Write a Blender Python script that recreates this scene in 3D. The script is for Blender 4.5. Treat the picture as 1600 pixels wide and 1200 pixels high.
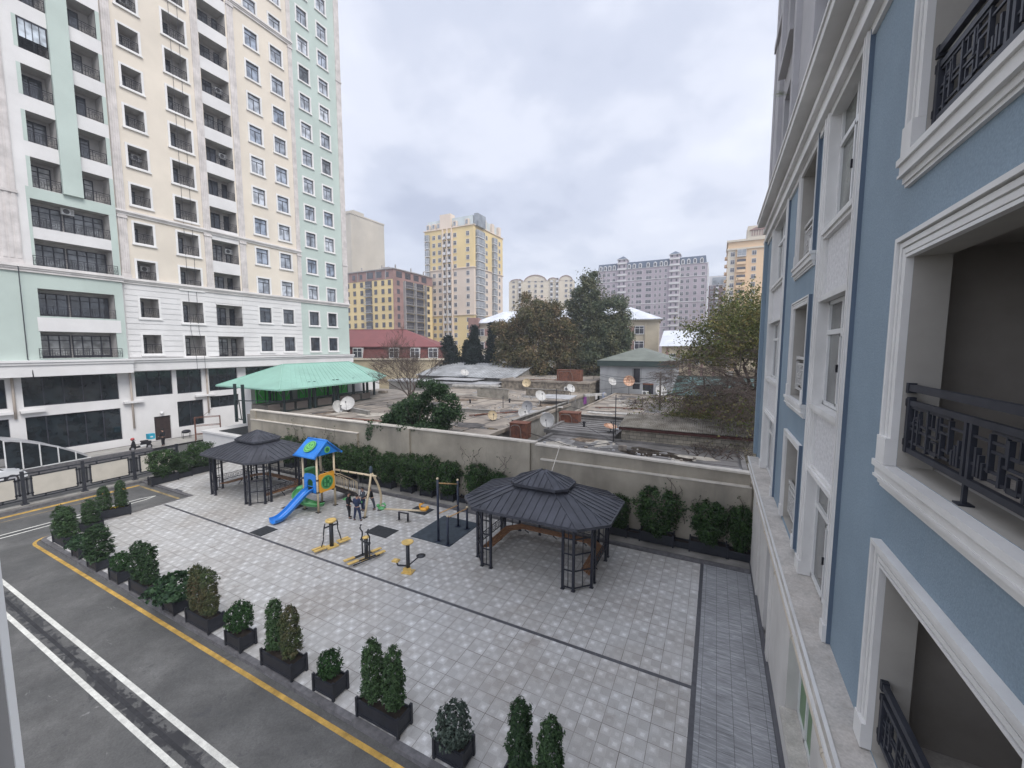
import bpy, math, random
import numpy as np
from mathutils import Vector, Matrix
random.seed(7); rng=np.random.default_rng(7)
for o in list(bpy.data.objects): bpy.data.objects.remove(o)
S=bpy.context.scene; COL=S.collection
rad=math.radians
# ---------------------------------------------------------------- camera
cam_d=bpy.data.cameras.new('camera'); cam=bpy.data.objects.new('camera',cam_d); COL.objects.link(cam)
cam_d.sensor_width=36; cam_d.lens=36*630/1600.; cam_d.clip_start=.05; cam_d.clip_end=3000
pitch=math.atan(57/630.); yaw=math.atan(320/math.hypot(630,57))
cam.location=(0,0,10); cam.rotation_euler=(math.pi/2-pitch,0,yaw)
S.camera=cam
S.view_settings.view_transform='Standard'; S.view_settings.look='None'
S.view_settings.exposure=0.86; S.view_settings.gamma=1
# ---------------------------------------------------------------- sky and sun (overcast)
SUN_EL=rad(50); SUN_AZ=rad(112)      # azimuth measured from +Y towards +X
W=bpy.data.worlds.new('World'); S.world=W; W.use_nodes=True
nt=W.node_tree; nt.nodes.clear()
def NN(nt,t,**k):
    n=nt.nodes.new(t)
    for a,b in k.items(): setattr(n,a,b)
    return n
def LK(nt,a,b): nt.links.new(a,b)
def MT(nt,op,a,b=None,c=None):
    n=nt.nodes.new('ShaderNodeMath'); n.operation=op
    for i,v in enumerate((a,b,c)):
        if v is None: continue
        if isinstance(v,(int,float)): n.inputs[i].default_value=v
        else: nt.links.new(v,n.inputs[i])
    return n.outputs[0]
def RAMP(nt,fac,stops,interp='LINEAR'):
    n=nt.nodes.new('ShaderNodeValToRGB'); n.color_ramp.interpolation=interp
    e=n.color_ramp.elements
    while len(e)<len(stops): e.new(.5)
    for i,(p,c) in enumerate(stops):
        e[i].position=p; e[i].color=(c[0],c[1],c[2],1) if not isinstance(c,(int,float)) else (c,c,c,1)
    nt.links.new(fac,n.inputs[0]); return n.outputs[0]
def MIX(nt,f,a,b,bt='MIX'):
    n=nt.nodes.new('ShaderNodeMix'); n.data_type='RGBA'; n.blend_type=bt; n.clamp_factor=True
    for i,v in ((0,f),(6,a),(7,b)):
        if isinstance(v,(int,float)) and i==0: n.inputs[0].default_value=v
        elif isinstance(v,(tuple,list)): n.inputs[i].default_value=(v[0],v[1],v[2],1)
        else: nt.links.new(v,n.inputs[i])
    return n.outputs[2]
def NOISE(nt,vec,scale,detail=4,rough=.55,dist=0):
    n=nt.nodes.new('ShaderNodeTexNoise'); n.inputs['Scale'].default_value=scale; n.inputs['Detail'].default_value=detail
    n.inputs['Roughness'].default_value=rough; n.inputs['Distortion'].default_value=dist
    if vec is not None: nt.links.new(vec,n.inputs['Vector'])
    return n.outputs['Fac']
tc=NN(nt,'ShaderNodeTexCoord'); sp=NN(nt,'ShaderNodeSeparateXYZ'); LK(nt,tc.outputs['Generated'],sp.inputs[0])
zc=MT(nt,'MAXIMUM',sp.outputs[2],0.0)
den=MT(nt,'ADD',zc,.22)
cb=NN(nt,'ShaderNodeCombineXYZ'); LK(nt,MT(nt,'DIVIDE',sp.outputs[0],den),cb.inputs[0]); LK(nt,MT(nt,'DIVIDE',sp.outputs[1],den),cb.inputs[1])
n1=NOISE(nt,cb.outputs[0],.95,6,.52,.25); n2=NOISE(nt,cb.outputs[0],3.1,5,.5,.2)
nn=MT(nt,'ADD',MT(nt,'MULTIPLY',n1,.78),MT(nt,'MULTIPLY',n2,.22))
cl=RAMP(nt,nn,[(.38,(.47,.51,.635)),(.46,(.60,.64,.76)),(.53,(.735,.765,.87)),(.64,(.88,.905,.97))],'EASE')
grad=MT(nt,'ADD',.69,MT(nt,'MULTIPLY',MT(nt,'MAXIMUM',MT(nt,'SUBTRACT',zc,.62),0.0),.8))
grad=MT(nt,'MULTIPLY',grad,MT(nt,'ADD',1,MT(nt,'MULTIPLY',MT(nt,'MINIMUM',MT(nt,'MAXIMUM',MT(nt,'MULTIPLY',sp.outputs[1],-1.0),0.0),.6),1.1)))

hz=RAMP(nt,zc,[(0.0,.9),(.14,.5),(.3,0)])
cl=MIX(nt,hz,cl,(.72,.755,.85))
vm=NN(nt,'ShaderNodeVectorMath',operation='SCALE'); LK(nt,cl,vm.inputs[0]); LK(nt,grad,vm.inputs['Scale']); cl=vm.outputs[0]
sky=NN(nt,'ShaderNodeTexSky'); sky.sky_type='NISHITA'; sky.sun_disc=False; sky.sun_elevation=SUN_EL; sky.sun_rotation=SUN_AZ
sm=NN(nt,'ShaderNodeVectorMath',operation='SCALE'); LK(nt,sky.outputs[0],sm.inputs[0]); sm.inputs['Scale'].default_value=.10
bgc=MIX(nt,.90,sm.outputs[0],cl)
bg=NN(nt,'ShaderNodeBackground'); LK(nt,bgc,bg.inputs[0]); bg.inputs[1].default_value=1.02
wo=NN(nt,'ShaderNodeOutputWorld'); LK(nt,bg.outputs[0],wo.inputs[0])
sd=bpy.data.lights.new('sun','SUN'); sun=bpy.data.objects.new('sun',sd); COL.objects.link(sun)
sd.energy=1.6; sd.angle=rad(30); sd.color=(1,.97,.92)
dv=Vector((math.sin(SUN_AZ)*math.cos(SUN_EL),math.cos(SUN_AZ)*math.cos(SUN_EL),math.sin(SUN_EL)))
sun.rotation_euler=dv.to_track_quat('Z','Y').to_euler()
# ---------------------------------------------------------------- mesh helpers
class MB:
    def __init__(s): s.v=[]; s.f=[]; s.m=[]; s.sm=[]; s.X=None
    def add(s,pts):
        b=len(s.v)
        for p in pts:
            s.v.append(tuple(s.X@Vector(p)) if s.X else tuple(p))
        return b
    def face(s,idx,m=0,sm=False): s.f.append(tuple(idx)); s.m.append(m); s.sm.append(sm)
    def poly(s,pts,m=0,sm=False):
        b=s.add(pts); s.face(range(b,b+len(pts)),m,sm)
    def box(s,x0,x1,y0,y1,z0,z1,m=0):
        b=s.add([(x0,y0,z0),(x1,y0,z0),(x1,y1,z0),(x0,y1,z0),(x0,y0,z1),(x1,y0,z1),(x1,y1,z1),(x0,y1,z1)])
        for q in ((0,3,2,1),(4,5,6,7),(0,1,5,4),(1,2,6,5),(2,3,7,6),(3,0,4,7)): s.face([b+i for i in q],m)
    def bar(s,a,b,w,h=None,m=0):          # rectangular bar between two points
        h=h or w; a=Vector(a); b=Vector(b); d=(b-a)
        if d.length<1e-6: return
        d.normalize(); up=Vector((0,0,1)) if abs(d.z)<.95 else Vector((1,0,0))
        r=d.cross(up).normalized(); u=r.cross(d).normalized()
        P=[a+r*(i*w/2)+u*(j*h/2) for i,j in ((-1,-1),(1,-1),(1,1),(-1,1))]+[b+r*(i*w/2)+u*(j*h/2) for i,j in ((-1,-1),(1,-1),(1,1),(-1,1))]
        k=s.add(P)
        for q in ((0,3,2,1),(4,5,6,7),(0,1,5,4),(1,2,6,5),(2,3,7,6),(3,0,4,7)): s.face([k+i for i in q],m)
    def ring(s,c,d,r,n,ref=None):
        d=Vector(d).normalized(); up=ref or (Vector((0,0,1)) if abs(d.z)<.95 else Vector((1,0,0)))
        a=d.cross(up).normalized(); b=a.cross(d).normalized()
        return s.add([Vector(c)+a*(r*math.cos(t*2*math.pi/n))+b*(r*math.sin(t*2*math.pi/n)) for t in range(n)])
    def tube(s,pts,r,n=8,m=0,cap=True,sm=True):
        pts=[Vector(p) for p in pts]; rs=r if isinstance(r,(list,tuple)) else [r]*len(pts)
        R=[]
        for i,p in enumerate(pts):
            d=(pts[min(i+1,len(pts)-1)]-pts[max(i-1,0)])
            R.append(s.ring(p,d,rs[i],n))
        for a,b in zip(R,R[1:]):
            for k in range(n): s.face((a+k,b+k,b+(k+1)%n,a+(k+1)%n),m,sm)
        if cap: s.face([R[0]+k for k in range(n)],m); s.face([R[-1]+n-1-k for k in range(n)],m)
    def lathe(s,prof,n=16,m=0,sm=True,c=(0,0,0)):   # profile of (r,z) round the z axis
        R=[]
        for r,z in prof: R.append(s.add([(c[0]+r*math.cos(2*math.pi*k/n),c[1]+r*math.sin(2*math.pi*k/n),c[2]+z) for k in range(n)]))
        for a,b in zip(R,R[1:]):
            for k in range(n): s.face((a+k,a+(k+1)%n,b+(k+1)%n,b+k),m,sm)
        s.face([R[0]+n-1-k for k in range(n)],m); s.face([R[-1]+k for k in range(n)],m)
    def prism(s,pts,h,m=0,axis='z',o=0):  # extrude a 2d outline
        def P(a,b,c): return {'z':(a,b,c),'x':(c,a,b),'y':(a,c,b)}[axis]
        n=len(pts); b=s.add([P(a,c,o) for a,c in pts]+[P(a,c,o+h) for a,c in pts])
        s.face([b+n-1-i for i in range(n)],m); s.face([b+n+i for i in range(n)],m)
        for i in range(n): j=(i+1)%n; s.face((b+i,b+j,b+n+j,b+n+i),m)
    def sphere(s,c,r,m=0,n=10,k=6,sc=(1,1,1)):
        prof=[(max(.001,math.sin(math.pi*i/k)),-math.cos(math.pi*i/k)) for i in range(k+1)]
        R=[]
        for rr,z in prof: R.append(s.add([(c[0]+r*sc[0]*rr*math.cos(2*math.pi*j/n),c[1]+r*sc[1]*rr*math.sin(2*math.pi*j/n),c[2]+r*sc[2]*z) for j in range(n)]))
        for a,b in zip(R,R[1:]):
            for j in range(n): s.face((a+j,a+(j+1)%n,b+(j+1)%n,b+j),m,True)
    def wall(s,u0,u1,z0,z1,holes=(),x=0,m=0,d=0,mr=None,axis='x',flip=False): # sheet with rectangular openings and their reveals
        P=(lambda u,z,o=0:(x-o,u,z)) if axis=='x' else (lambda u,z,o=0:(u,x-o,z))
        H=[(max(a,u0),min(b,u1),max(c,z0),min(e,z1)) for a,b,c,e in holes if a<u1 and b>u0 and c<z1 and e>z0]
        zs=sorted({z0,z1,*[h[2] for h in H],*[h[3] for h in H]})
        for za,zb in zip(zs,zs[1:]):
            if zb-za<1e-5: continue
            zm=(za+zb)/2; cur=u0
            for h in sorted([h for h in H if h[2]<zm<h[3]]):
                if h[0]>cur+1e-5: s.poly([P(cur,za),P(h[0],za),P(h[0],zb),P(cur,zb)],m)
                cur=max(cur,h[1])
            if u1>cur+1e-5: s.poly([P(cur,za),P(u1,za),P(u1,zb),P(cur,zb)],m)
        if d:
            mr=m if mr is None else mr
            for a,b,c,e in H:
                for q in (((a,c),(a,e)),((a,e),(b,e)),((b,e),(b,c)),((b,c),(a,c))):
                    s.poly([P(*q[0]),P(*q[1]),P(*q[1],d),P(*q[0],d)],mr)
    def mesh(s,name,mats):
        me=bpy.data.meshes.new(name); me.from_pydata(s.v,[],s.f)
        for a in (mats if isinstance(mats,(list,tuple)) else [mats]): me.materials.append(a)
        me.polygons.foreach_set('material_index',s.m); me.polygons.foreach_set('use_smooth',s.sm); me.update()
        return me
def props(o,label=None,cat=None,group=None,kind=None):
    if label: o['label']=label
    if cat: o['category']=cat
    if group: o['group']=group
    if kind: o['kind']=kind
    return o
def obj(name,data,parent=None,loc=(0,0,0),rot=(0,0,0),label=None):
    o=bpy.data.objects.new(name,data); COL.objects.link(o); o.location=loc; o.rotation_euler=rot
    if parent: o.parent=parent
    if label: o['label']=label
    return o
def thing(name,label,cat,loc=(0,0,0),rz=0,group=None):
    o=obj(name,None,None,loc,(0,0,rz)); o.empty_display_size=.2
    return props(o,label,cat,group)
def part(parent,name,mb,mats,label=None,world=False,loc=None):
    me=mb.mesh(name,mats) if isinstance(mb,MB) else mb
    l=loc or (0,0,0)
    if world: l=tuple(-Vector(parent.location))
    return obj(name,me,parent,l,(0,0,0),label)
def single(name,mb,mats,label,cat,group=None,loc=(0,0,0),rz=0):
    me=mb.mesh(name,mats) if isinstance(mb,MB) else mb
    return props(obj(name,me,None,loc,(0,0,rz)),label,cat,group)
def struct(name,mb,mats):
    return props(obj(name,mb.mesh(name,mats)),kind='structure')
CH={}
def kids(o): return [c for c in bpy.data.objects if c.parent==o]
def dup(o,parent=None,loc=None,rz=None,label=None,top=True):
    c=o.copy(); COL.objects.link(c)
    if parent is not None: c.parent=parent
    if loc is not None: c.location=loc
    if rz is not None: c.rotation_euler=(0,0,rz)
    if label: c['label']=label
    for k in list(o.children): dup(k,c)
    return c
# ---------------------------------------------------------------- materials
MATS={}
def M(name,col,rough=.75,var=.12,vs=1.2,bump=0,bs=40,metal=0,spec=.4,col2=None,fine=.0,fs=90,stain=None,coord='pos'):
    if name in MATS: return MATS[name]
    m=bpy.data.materials.new(name); m.use_nodes=True; nt=m.node_tree; b=nt.nodes['Principled BSDF']
    b.inputs['Roughness'].default_value=rough; b.inputs['Metallic'].default_value=metal; b.inputs['Specular IOR Level'].default_value=spec
    if coord=='pos': v=NN(nt,'ShaderNodeNewGeometry').outputs['Position']
    else: v=NN(nt,'ShaderNodeTexCoord').outputs['Object']
    base=None
    c2=col2 or tuple(c*(1-2.2*var) for c in col)
    if var>0 or col2:
        f=RAMP(nt,NOISE(nt,v,vs,5,.6),[(.32,0),(.68,1)])
        base=MIX(nt,f,c2,tuple(min(1,c*(1+var*.6)) for c in col))
    else: base=MIX(nt,0,col,col)
    if fine>0:
        f=RAMP(nt,NOISE(nt,v,fs,2,.6),[(.3,1-fine),(.7,1+fine*.0+0)])
        base=MIX(nt,1.0,base,f,'MULTIPLY')
    if stain:   # vertical weather streaks and blotches: (color, amount, scale)
        mp=NN(nt,'ShaderNodeMapping'); LK(nt,v,mp.inputs[0]); mp.inputs['Scale'].default_value=(1,1,.18)
        f=RAMP(nt,NOISE(nt,mp.outputs[0],stain[2],6,.65,.6),[(.5,0),(.72,stain[1])])
        base=MIX(nt,f,base,stain[0])
    LK(nt,base,b.inputs['Base Color'])
    if bump:
        bn=NN(nt,'ShaderNodeBump'); bn.inputs['Strength'].default_value=bump; bn.inputs['Distance'].default_value=.01
        LK(nt,NOISE(nt,v,bs,3,.6),bn.inputs['Height']); LK(nt,bn.outputs[0],b.inputs['Normal'])
    MATS[name]=m; return m
def LEAF(name,dark,light,third=None):
    if name in MATS: return MATS[name]
    m=bpy.data.materials.new(name); m.use_nodes=True; nt=m.node_tree; b=nt.nodes['Principled BSDF']
    b.inputs['Roughness'].default_value=.6; b.inputs['Specular IOR Level'].default_value=.25
    g=NN(nt,'ShaderNodeNewGeometry')
    st=[(0,dark),(.6,tuple((a+c)/2 for a,c in zip(dark,light))),(1,light)]
    c=RAMP(nt,g.outputs['Random Per Island'],st)
    if third:
        f=RAMP(nt,NOISE(nt,g.outputs['Position'],.55,3,.6),[(.42,0),(.6,1)])
        r=NN(nt,'ShaderNodeMath',operation='MULTIPLY'); LK(nt,f,r.inputs[0]); LK(nt,RAMP(nt,g.outputs['Random Per Island'],[(.25,.2),(.75,1)]),r.inputs[1])
        c=MIX(nt,r.outputs[0],c,third)
    LK(nt,c,b.inputs['Base Color'])
    tr=NN(nt,'ShaderNodeBsdfTranslucent'); LK(nt,c,tr.inputs[0]); ms=NN(nt,'ShaderNodeMixShader'); ms.inputs[0].default_value=.25
    LK(nt,b.outputs[0],ms.inputs[1]); LK(nt,tr.outputs[0],ms.inputs[2]); LK(nt,ms.outputs[0],nt.nodes['Material Output'].inputs[0])
    MATS[name]=m; return m
def GLASS(name,col,rough=.06,spec=.8,curt=None):
    if name in MATS: return MATS[name]
    m=bpy.data.materials.new(name); m.use_nodes=True; nt=m.node_tree; b=nt.nodes['Principled BSDF']
    b.inputs['Roughness'].default_value=rough; b.inputs['Specular IOR Level'].default_value=spec
    oi=NN(nt,'ShaderNodeObjectInfo'); tcn=NN(nt,'ShaderNodeTexCoord')
    c=MIX(nt,RAMP(nt,oi.outputs['Random'],[(.3,0),(.9,1)]),col,curt or tuple(x*1.8 for x in col))
    sc=NN(nt,'ShaderNodeVectorMath',operation='ADD'); LK(nt,tcn.outputs['Object'],sc.inputs[0]); LK(nt,oi.outputs['Location'],sc.inputs[1])
    f=RAMP(nt,NOISE(nt,sc.outputs[0],1.3,2,.5),[(.4,.55),(.62,1.25)])
    c=MIX(nt,1.0,c,f,'MULTIPLY')
    LK(nt,c,b.inputs['Base Color']); MATS[name]=m; return m
# stucco, stone, metal
cream=M('cream_stucco',(.71,.64,.545),.9,.05,.25,.25,60,fine=.05,stain=((.66,.58,.45),.3,.5))
green=M('pale_green_stucco',(.49,.565,.52),.9,.05,.25,.25,60,fine=.05)
white=M('white_stucco',(.71,.695,.685),.88,.05,.4,.2,60,fine=.05,stain=((.64,.61,.58),.25,.6))
trim=M('tower_trim',(.70,.665,.64),.85,.08,.8,.15,50)
trimw=M('tower_window_trim',(.73,.715,.70),.85,.05,.8)
fluted=M('fluted_pilaster_stone',(.64,.60,.58),.88,.12,1.0,stain=((.53,.48,.45),.5,1.2))
dark=M('dark_metal',(.022,.022,.03),.45,.1,3,metal=.3)
darkfr=M('dark_window_frame',(.03,.03,.042),.5,.1,3)
black=M('black_paint',(.012,.014,.024),.42,.1,3,spec=.5)
inner=M('balcony_inner_wall',(.45,.43,.41),.9,.12,.7)
pane=GLASS('tower_glass',(.05,.06,.075),.05,.9,(.16,.17,.19))
panedark=GLASS('shop_glass',(.012,.018,.022),.06,.55,(.02,.026,.03))
curtain=GLASS('curtained_glass',(.30,.33,.38),.12,.8,(.50,.53,.58))
bluew=M('blue_stucco',(.25,.325,.39),.85,.07,.35,.6,60,fine=.20,fs=42,stain=((.16,.225,.285),.35,.7))
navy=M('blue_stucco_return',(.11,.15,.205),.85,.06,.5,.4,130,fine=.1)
rtrim=M('white_moulding',(.68,.67,.65),.8,.07,.7,.2,80,stain=((.50,.48,.45),.3,.8))
rpanel=M('white_panel_stucco',(.70,.69,.69),.9,.1,14,.5,150,fine=.12,fs=140)
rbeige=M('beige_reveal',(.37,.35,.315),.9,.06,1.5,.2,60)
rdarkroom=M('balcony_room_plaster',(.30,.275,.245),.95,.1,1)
ledgem=M('speckled_ledge_stone',(.62,.58,.53),.75,.12,2.2,.2,80,fine=.22,fs=26,stain=((.36,.32,.28),.7,5))
pvc=M('white_plastic_frame',(.66,.66,.65),.35,.04,3,spec=.5)
rglass=GLASS('apartment_glass',(.09,.09,.085),.05,.7,(.16,.17,.15))
wallm=M('retaining_wall_render',(.345,.31,.25),.92,.14,.5,.3,30,fine=.08,stain=((.17,.155,.13),.7,.8))
coping=M('wall_coping',(.62,.57,.50),.85,.1,2)
conc=M('concrete',(.30,.285,.26),.9,.2,.8,.3,20,fine=.1)
roofc=M('flat_roof_screed',(.33,.285,.235),.92,.3,.6,.5,9,col2=(.16,.14,.125),fine=.15,fs=12)
roofc2=M('grey_roof_felt',(.20,.19,.185),.85,.3,.5,.5,9,col2=(.10,.095,.09),fine=.15,fs=14)
roofw=M('pale_roof_sheet',(.44,.44,.45),.55,.12,1.2,.0,stain=((.28,.26,.25),.6,1.5))
rust=M('rusty_iron',(.19,.075,.045),.9,.3,4,.4,20,col2=(.09,.045,.035))
wood=M('bench_wood',(.30,.15,.07),.55,.3,7,col2=(.16,.075,.035))
gzroof=M('seamed_roof_metal',(.062,.065,.08),.46,.18,1.5,metal=.25,spec=.5)
boxm=M('planter_black_board',(.018,.02,.027),.5,.15,5,.2,30)
soil=M('soil',(.035,.025,.018),1,.2,8,.8,30)
bark=M('bark',(.075,.058,.045),.95,.3,6,.8,30)
barkl=M('twig_bark',(.13,.10,.085),.95,.3,6)
skin=M('skin',(.42,.24,.17),.6,.03,6)
# ---------------------------------------------------------------- ground materials
def PNODE(m):
    m.use_nodes=True; nt=m.node_tree; return nt,nt.nodes['Principled BSDF'],NN(nt,'ShaderNodeNewGeometry').outputs['Position']
def TILE():
    m=bpy.data.materials.new('plaza_tiles'); nt,b,P=PNODE(m)
    s=NN(nt,'ShaderNodeSeparateXYZ'); LK(nt,P,s.inputs[0]); T=.585
    u=MT(nt,'DIVIDE',s.outputs[0],T); v=MT(nt,'DIVIDE',s.outputs[1],T)
    fu=MT(nt,'FRACT',u); fv=MT(nt,'FRACT',v)
    def edge(f,w): return MT(nt,'GREATER_THAN',MT(nt,'ABSOLUTE',MT(nt,'SUBTRACT',f,.5)),.5-w)
    grout=MT(nt,'MAXIMUM',edge(fu,.013),edge(fv,.013))
    su=MT(nt,'FRACT',MT(nt,'MULTIPLY',u,2)); sv=MT(nt,'FRACT',MT(nt,'MULTIPLY',v,2))
    iu=MT(nt,'FLOOR',MT(nt,'MULTIPLY',u,2)); iv=MT(nt,'FLOOR',MT(nt,'MULTIPLY',v,2))
    par=MT(nt,'MODULO',MT(nt,'ABSOLUTE',MT(nt,'ADD',iu,iv)),2)
    def inside(w):
        a=MT(nt,'LESS_THAN',MT(nt,'ABSOLUTE',MT(nt,'SUBTRACT',su,.5)),w); c=MT(nt,'LESS_THAN',MT(nt,'ABSOLUTE',MT(nt,'SUBTRACT',sv,.5)),w); return MT(nt,'MULTIPLY',a,c)
    cbn=NN(nt,'ShaderNodeCombineXYZ'); LK(nt,iu,cbn.inputs[0]); LK(nt,iv,cbn.inputs[1])
    wn=NN(nt,'ShaderNodeTexWhiteNoise'); wn.noise_dimensions='3D'; LK(nt,cbn.outputs[0],wn.inputs[0])
    c2=NN(nt,'ShaderNodeCombineXYZ'); LK(nt,MT(nt,'FLOOR',u),c2.inputs[0]); LK(nt,MT(nt,'FLOOR',v),c2.inputs[1])
    wt=NN(nt,'ShaderNodeTexWhiteNoise'); LK(nt,c2.outputs[0],wt.inputs[0])
    fac=MT(nt,'MULTIPLY',par,.20)
    fac=MT(nt,'ADD',fac,MT(nt,'MULTIPLY',wn.outputs[0],.26))
    fac=MT(nt,'ADD',fac,MT(nt,'MULTIPLY',MT(nt,'MULTIPLY',inside(.28),par),.16))
    fac=MT(nt,'ADD',fac,MT(nt,'MULTIPLY',MT(nt,'MULTIPLY',inside(.17),MT(nt,'GREATER_THAN',wn.outputs[0],.35)),.26))
    fac=MT(nt,'ADD',fac,MT(nt,'ADD',.06,MT(nt,'MULTIPLY',wt.outputs[0],.18)))
    col=RAMP(nt,fac,[(0,(.345,.335,.32)),(.45,(.445,.437,.422)),(.85,(.56,.555,.545)),(1,(.65,.65,.64))])
    big=RAMP(nt,NOISE(nt,P,.33,6,.65,.4),[(.42,0),(.66,.8)])
    col=MIX(nt,big,col,MIX(nt,1.0,col,(.80,.76,.72),'MULTIPLY'))
    med=RAMP(nt,NOISE(nt,P,1.1,6,.75,.6),[(.55,0),(.70,.75)])
    col=MIX(nt,med,col,MIX(nt,1.0,col,(.74,.70,.66),'MULTIPLY'))
    gr=RAMP(nt,NOISE(nt,P,45,2,.6),[(.3,.88),(.7,1.06)])
    col=MIX(nt,1.0,col,gr,'MULTIPLY')
    gv=RAMP(nt,NOISE(nt,P,.9,3,.6),[(.35,.35),(.65,1)])
    col=MIX(nt,MT(nt,'MULTIPLY',grout,gv),col,(.09,.072,.06))
    LK(nt,col,b.inputs['Base Color'])
    LK(nt,RAMP(nt,NOISE(nt,P,.6,4,.6),[(.35,.42),(.65,.68)]),b.inputs['Roughness'])
    bn=NN(nt,'ShaderNodeBump'); bn.inputs['Strength'].default_value=.3; bn.inputs['Distance'].default_value=.004; LK(nt,MT(nt,'SUBTRACT',1,grout),bn.inputs['Height']); LK(nt,bn.outputs[0],b.inputs['Normal'])
    return m
def SLATE():
    m=bpy.data.materials.new('slate_strip'); nt,b,P=PNODE(m)
    s=NN(nt,'ShaderNodeSeparateXYZ'); LK(nt,P,s.inputs[0])
    iv=MT(nt,'FLOOR',MT(nt,'DIVIDE',s.outputs[0],.4)); off=MT(nt,'MULTIPLY',MT(nt,'FRACT',MT(nt,'MULTIPLY',iv,.5)),.6)
    u=MT(nt,'FRACT',MT(nt,'DIVIDE',s.outputs[0],.4)); v=MT(nt,'FRACT',MT(nt,'DIVIDE',MT(nt,'ADD',s.outputs[1],off),.6))
    def edge(f,w): return MT(nt,'GREATER_THAN',MT(nt,'ABSOLUTE',MT(nt,'SUBTRACT',f,.5)),.5-w)
    g=MT(nt,'MAXIMUM',edge(u,.014),edge(v,.01))
    mp=NN(nt,'ShaderNodeMapping'); LK(nt,P,mp.inputs[0]); mp.inputs['Rotation'].default_value=(0,0,rad(38)); mp.inputs['Scale'].default_value=(1.2,9,1)
    f=NOISE(nt,mp.outputs[0],1.6,6,.7,.5)
    c=RAMP(nt,f,[(.3,(.16,.163,.17)),(.52,(.275,.28,.288)),(.7,(.46,.465,.475))])
    c=MIX(nt,1.0,c,RAMP(nt,NOISE(nt,P,.5,3,.6),[(.3,.8),(.7,1.1)]),'MULTIPLY')
    c=MIX(nt,g,c,(.07,.07,.075)); LK(nt,c,b.inputs['Base Color']); b.inputs['Roughness'].default_value=.45
    return m
def ASPH():
    m=bpy.data.materials.new('asphalt'); nt,b,P=PNODE(m)
    c=RAMP(nt,NOISE(nt,P,.32,6,.6,.4),[(.32,(.07,.07,.068)),(.55,(.10,.098,.094)),(.72,(.14,.138,.132))])
    mp=NN(nt,'ShaderNodeMapping'); LK(nt,P,mp.inputs[0]); mp.inputs['Rotation'].default_value=(0,0,rad(20)); mp.inputs['Scale'].default_value=(.6,1.9,1)
    d=RAMP(nt,NOISE(nt,mp.outputs[0],1.1,7,.7,1.2),[(.66,0),(.71,.55)])
    c=MIX(nt,d,c,(.27,.265,.25))
    e2=RAMP(nt,NOISE(nt,P,.8,8,.75,.3),[(.35,.78),(.65,1.22)]); c=MIX(nt,1.0,c,e2,'MULTIPLY')
    w=RAMP(nt,NOISE(nt,P,1.4,5,.65,.8),[(.62,0),(.64,.55)])
    c=MIX(nt,w,c,(.06,.06,.062))
    c=MIX(nt,1.0,c,RAMP(nt,NOISE(nt,P,22,4,.8),[(.3,.72),(.7,1.18)]),'MULTIPLY')
    # damp blotches along the gutter between the two white lines
    s=NN(nt,'ShaderNodeSeparateXYZ'); LK(nt,P,s.inputs[0])
    dy=MT(nt,'ABSOLUTE',MT(nt,'SUBTRACT',s.outputs[1],4.52))
    near=MT(nt,'SUBTRACT',.70,MT(nt,'MULTIPLY',dy,.9))
    wet=MT(nt,'GREATER_THAN',MT(nt,'ADD',near,MT(nt,'MULTIPLY',MT(nt,'SUBTRACT',NOISE(nt,P,2.6,5,.7,.6),.5),2.0)),.56)
    wet=MT(nt,'MULTIPLY',wet,MT(nt,'LESS_THAN',dy,1.5))
    c=MIX(nt,MT(nt,'MULTIPLY',wet,.92),c,(.022,.022,.026))
    LK(nt,c,b.inputs['Base Color'])
    LK(nt,MT(nt,'SUBTRACT',.85,MT(nt,'MULTIPLY',wet,.4)),b.inputs['Roughness'])
    bn=NN(nt,'ShaderNodeBump'); bn.inputs['Strength'].default_value=.35; bn.inputs['Distance'].default_value=.006; LK(nt,NOISE(nt,P,70,3,.7),bn.inputs['Height']); LK(nt,bn.outputs[0],b.inputs['Normal'])
    return m
tilem=TILE(); slatem=SLATE(); asph=ASPH()
groundm=M('city_ground',(.20,.185,.16),.95,.3,.2)
granite=M('granite_kerb',(.15,.145,.15),.6,.2,5,fine=.2,fs=70)
inlay=M('dark_granite_inlay',(.085,.085,.095),.5,.15,6,fine=.15)
yel=M('yellow_road_paint',(.58,.36,.085),.8,.2,3,fine=.25,fs=40)
yeld=M('dirty_yellow_paint',(.36,.27,.13),.85,.25,2,fine=.3,fs=40)
whp=M('white_road_paint',(.70,.69,.63),.8,.12,4,fine=.22,fs=45)
rubber=M('rubber_mat',(.035,.038,.042),.9,.3,6,col2=(.018,.02,.022),fine=.3)
rubberb=M('blue_grey_rubber',(.05,.065,.08),.9,.25,3,col2=(.035,.045,.055),fine=.2)
sidew=M('pale_pavement',(.42,.40,.37),.85,.15,.8,fine=.15,fs=20)
# ---------------------------------------------------------------- ground, roads, plaza
RZ=-.11
b=MB(); b.poly([(-1500,-400,-.16),(1500,-400,-.16),(1500,2600,-.16),(-1500,2600,-.16)]); struct('ground',b,groundm)
b=MB(); b.poly([(-70,-12,RZ),(6,-12,RZ),(6,6.95,RZ),(-70,6.95,RZ)]); b.poly([(-38.05,6.95,RZ),(-31.45,6.95,RZ),(-31.45,13.75,RZ),(-38.05,13.75,RZ)])
b.poly([(-49.4,6.95,RZ),(-38.2,6.95,RZ),(-38.2,60,RZ),(-49.4,60,RZ)]); struct('road',b,asph)
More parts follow.
